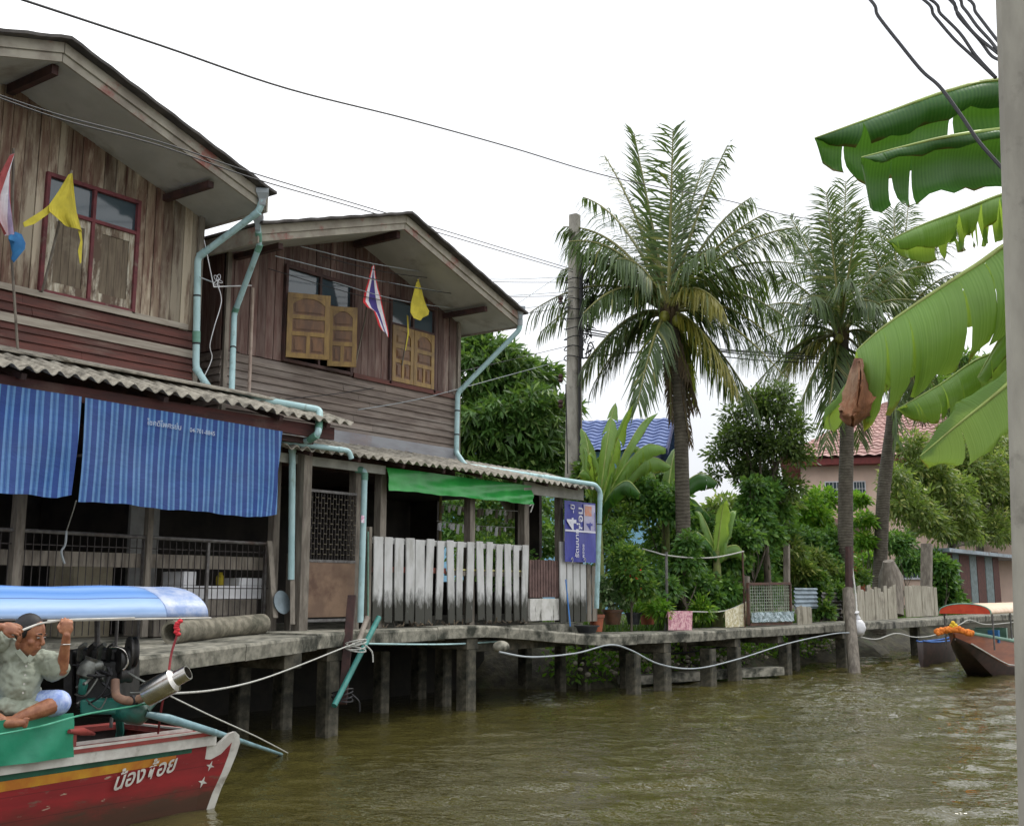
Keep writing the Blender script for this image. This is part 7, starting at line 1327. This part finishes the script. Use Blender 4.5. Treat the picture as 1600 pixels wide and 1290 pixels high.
MB().tube([V((X, yc - hw * .95 - .01, zg * .44 + zk * .56)) for X, hw, zg, zk in st_[1:]], .014, 6).build('pale_line', M['b_white'], RB, smooth=60)
q = [[V((X, yc - hw * .9, zg - .03)), V((X, yc + hw * .9, zg - .03))] for X, hw, zg, zk in st_[:4]]; MB().sheet(q, (0, 0, -.02)).build('bow_deck', M['o_brown'], RB)
canopy(RB, 24.9, 31, lambda x: 6.12, lambda x: 7.14, 1.27, 1.47, mat('cream_canopy', s(226, 196, 170), s(210, 180, 150), rough=.5, bump=.1), 'canopy', th=.03)
arch = [V((24.88, 6.63 - .51 * math.cos(a), 1.27 + .2 * math.sin(a) ** .75)) for a in np.linspace(0, math.pi, 20)]
MB().tube(arch, .02, 6).build('front_rim', M['o_green'], RB, smooth=60); MB().prism(arch, (-.015, 0, 0)).build('front_panel', mat('orange_red_panel', s(206, 76, 44), s(190, 62, 38), rough=.5), RB)
for X, Y in ((25.1, 6.15), (25.1, 7.1), (26.6, 6.15), (28, 6.15)): MB().rod((X, Y, .55), (X, Y, 1.28), .018).build('canopy_post', M['steel'], RB)
for i in range(2): MB().box(25.6 + i * 1.2, 6.3, .6, 25.7 + i * 1.2, 6.95, .95).build('seat_back', M['o_green'], RB)
GA = thing('flower_garland', (24.4, 6.3, .95), 'orange marigold garland with a yellow bow on the brown boat', 'garland')
M['mari'] = mat('orange_marigolds', s(232, 140, 50), s(214, 110, 40), scale=30, bump=.5); gp = [W(x, y, 24.3) for x, y in ((1464, 988), (1475, 985), (1490, 983), (1505, 985), (1518, 990))]; gq = cat(gp, 7)
mb = MB()
for i, p in enumerate(gq):
    for j in range(3): mb.ball(p + V((rnd(-.03, .03), rnd(-.03, .03), rnd(-.02, .03))), rnd(.04, .055), 7, 5)
mb.build('marigold_string', M['mari'], GA, smooth=40)
for x, y in ((1487, 977), (1490, 980), (1493, 977), (1489, 973)): MB().ball(W(x, y, 24.3), .045, 8, 6).build('yellow_bloom', mat('yellow_bloom', s(236, 200, 60), s(220, 180, 50), bump=0), GA, smooth=60)
bb = MB()
for i, px in enumerate((1556, 1563)): T(MB().box(W(px - 3, 990, 26.3).x, W(px - 3, 990, 26.3).y, W(px, 1004, 26.3).z, W(px - 3, 990, 26.3).x + .12, W(px - 3, 990, 26.3).y + .12, W(px, 984, 26.3).z).build('blue_bottle_crate', mat('blue_plastic_crate', s(50, 110, 160), s(40, 90, 140))), 'left blue plastic crate in the brown boat' if i == 0 else 'right blue plastic crate in the brown boat', 'crate', 'blue crates in the brown boat')
BB = MB()
for i in range(12): pass
SK = thing('skiff', (25.6, 8.55, 0), 'small dark skiff with a blue rim moored in the shadow behind the brown boat', 'boat'); g0, g1 = D(1441, 1004, 8.5), D(1493, 1004, 8.5); zr_ = g0.z; hl_ = []
for t_ in np.linspace(0, 1, 11):
    hw = .2 * math.sin(math.pi * (.06 + .88 * t_)) ** .6; x_ = g0.x + (g1.x - g0.x) * t_; zz = zr_ + .05 * (2 * t_ - 1) ** 4; hl_.append((x_, hw, zz))
MB().sheet([[V((x_, 8.55 - hw, zz)), V((x_, 8.55 - hw * .8, .15)), V((x_, 8.55, -.12)), V((x_, 8.55 + hw * .8, .15)), V((x_, 8.55 + hw, zz))][::-1] for x_, hw, zz in hl_], (0, 0, .02)).build('hull', M['b_hull'], SK, smooth=50)
for sx in (-1, 1): MB().tube([V((x_, 8.55 + sx * hw, zz)) for x_, hw, zz in hl_], .02, 6).build('rim', mat('blue_rim_paint', s(70, 120, 190), s(60, 100, 170)), SK, smooth=50)
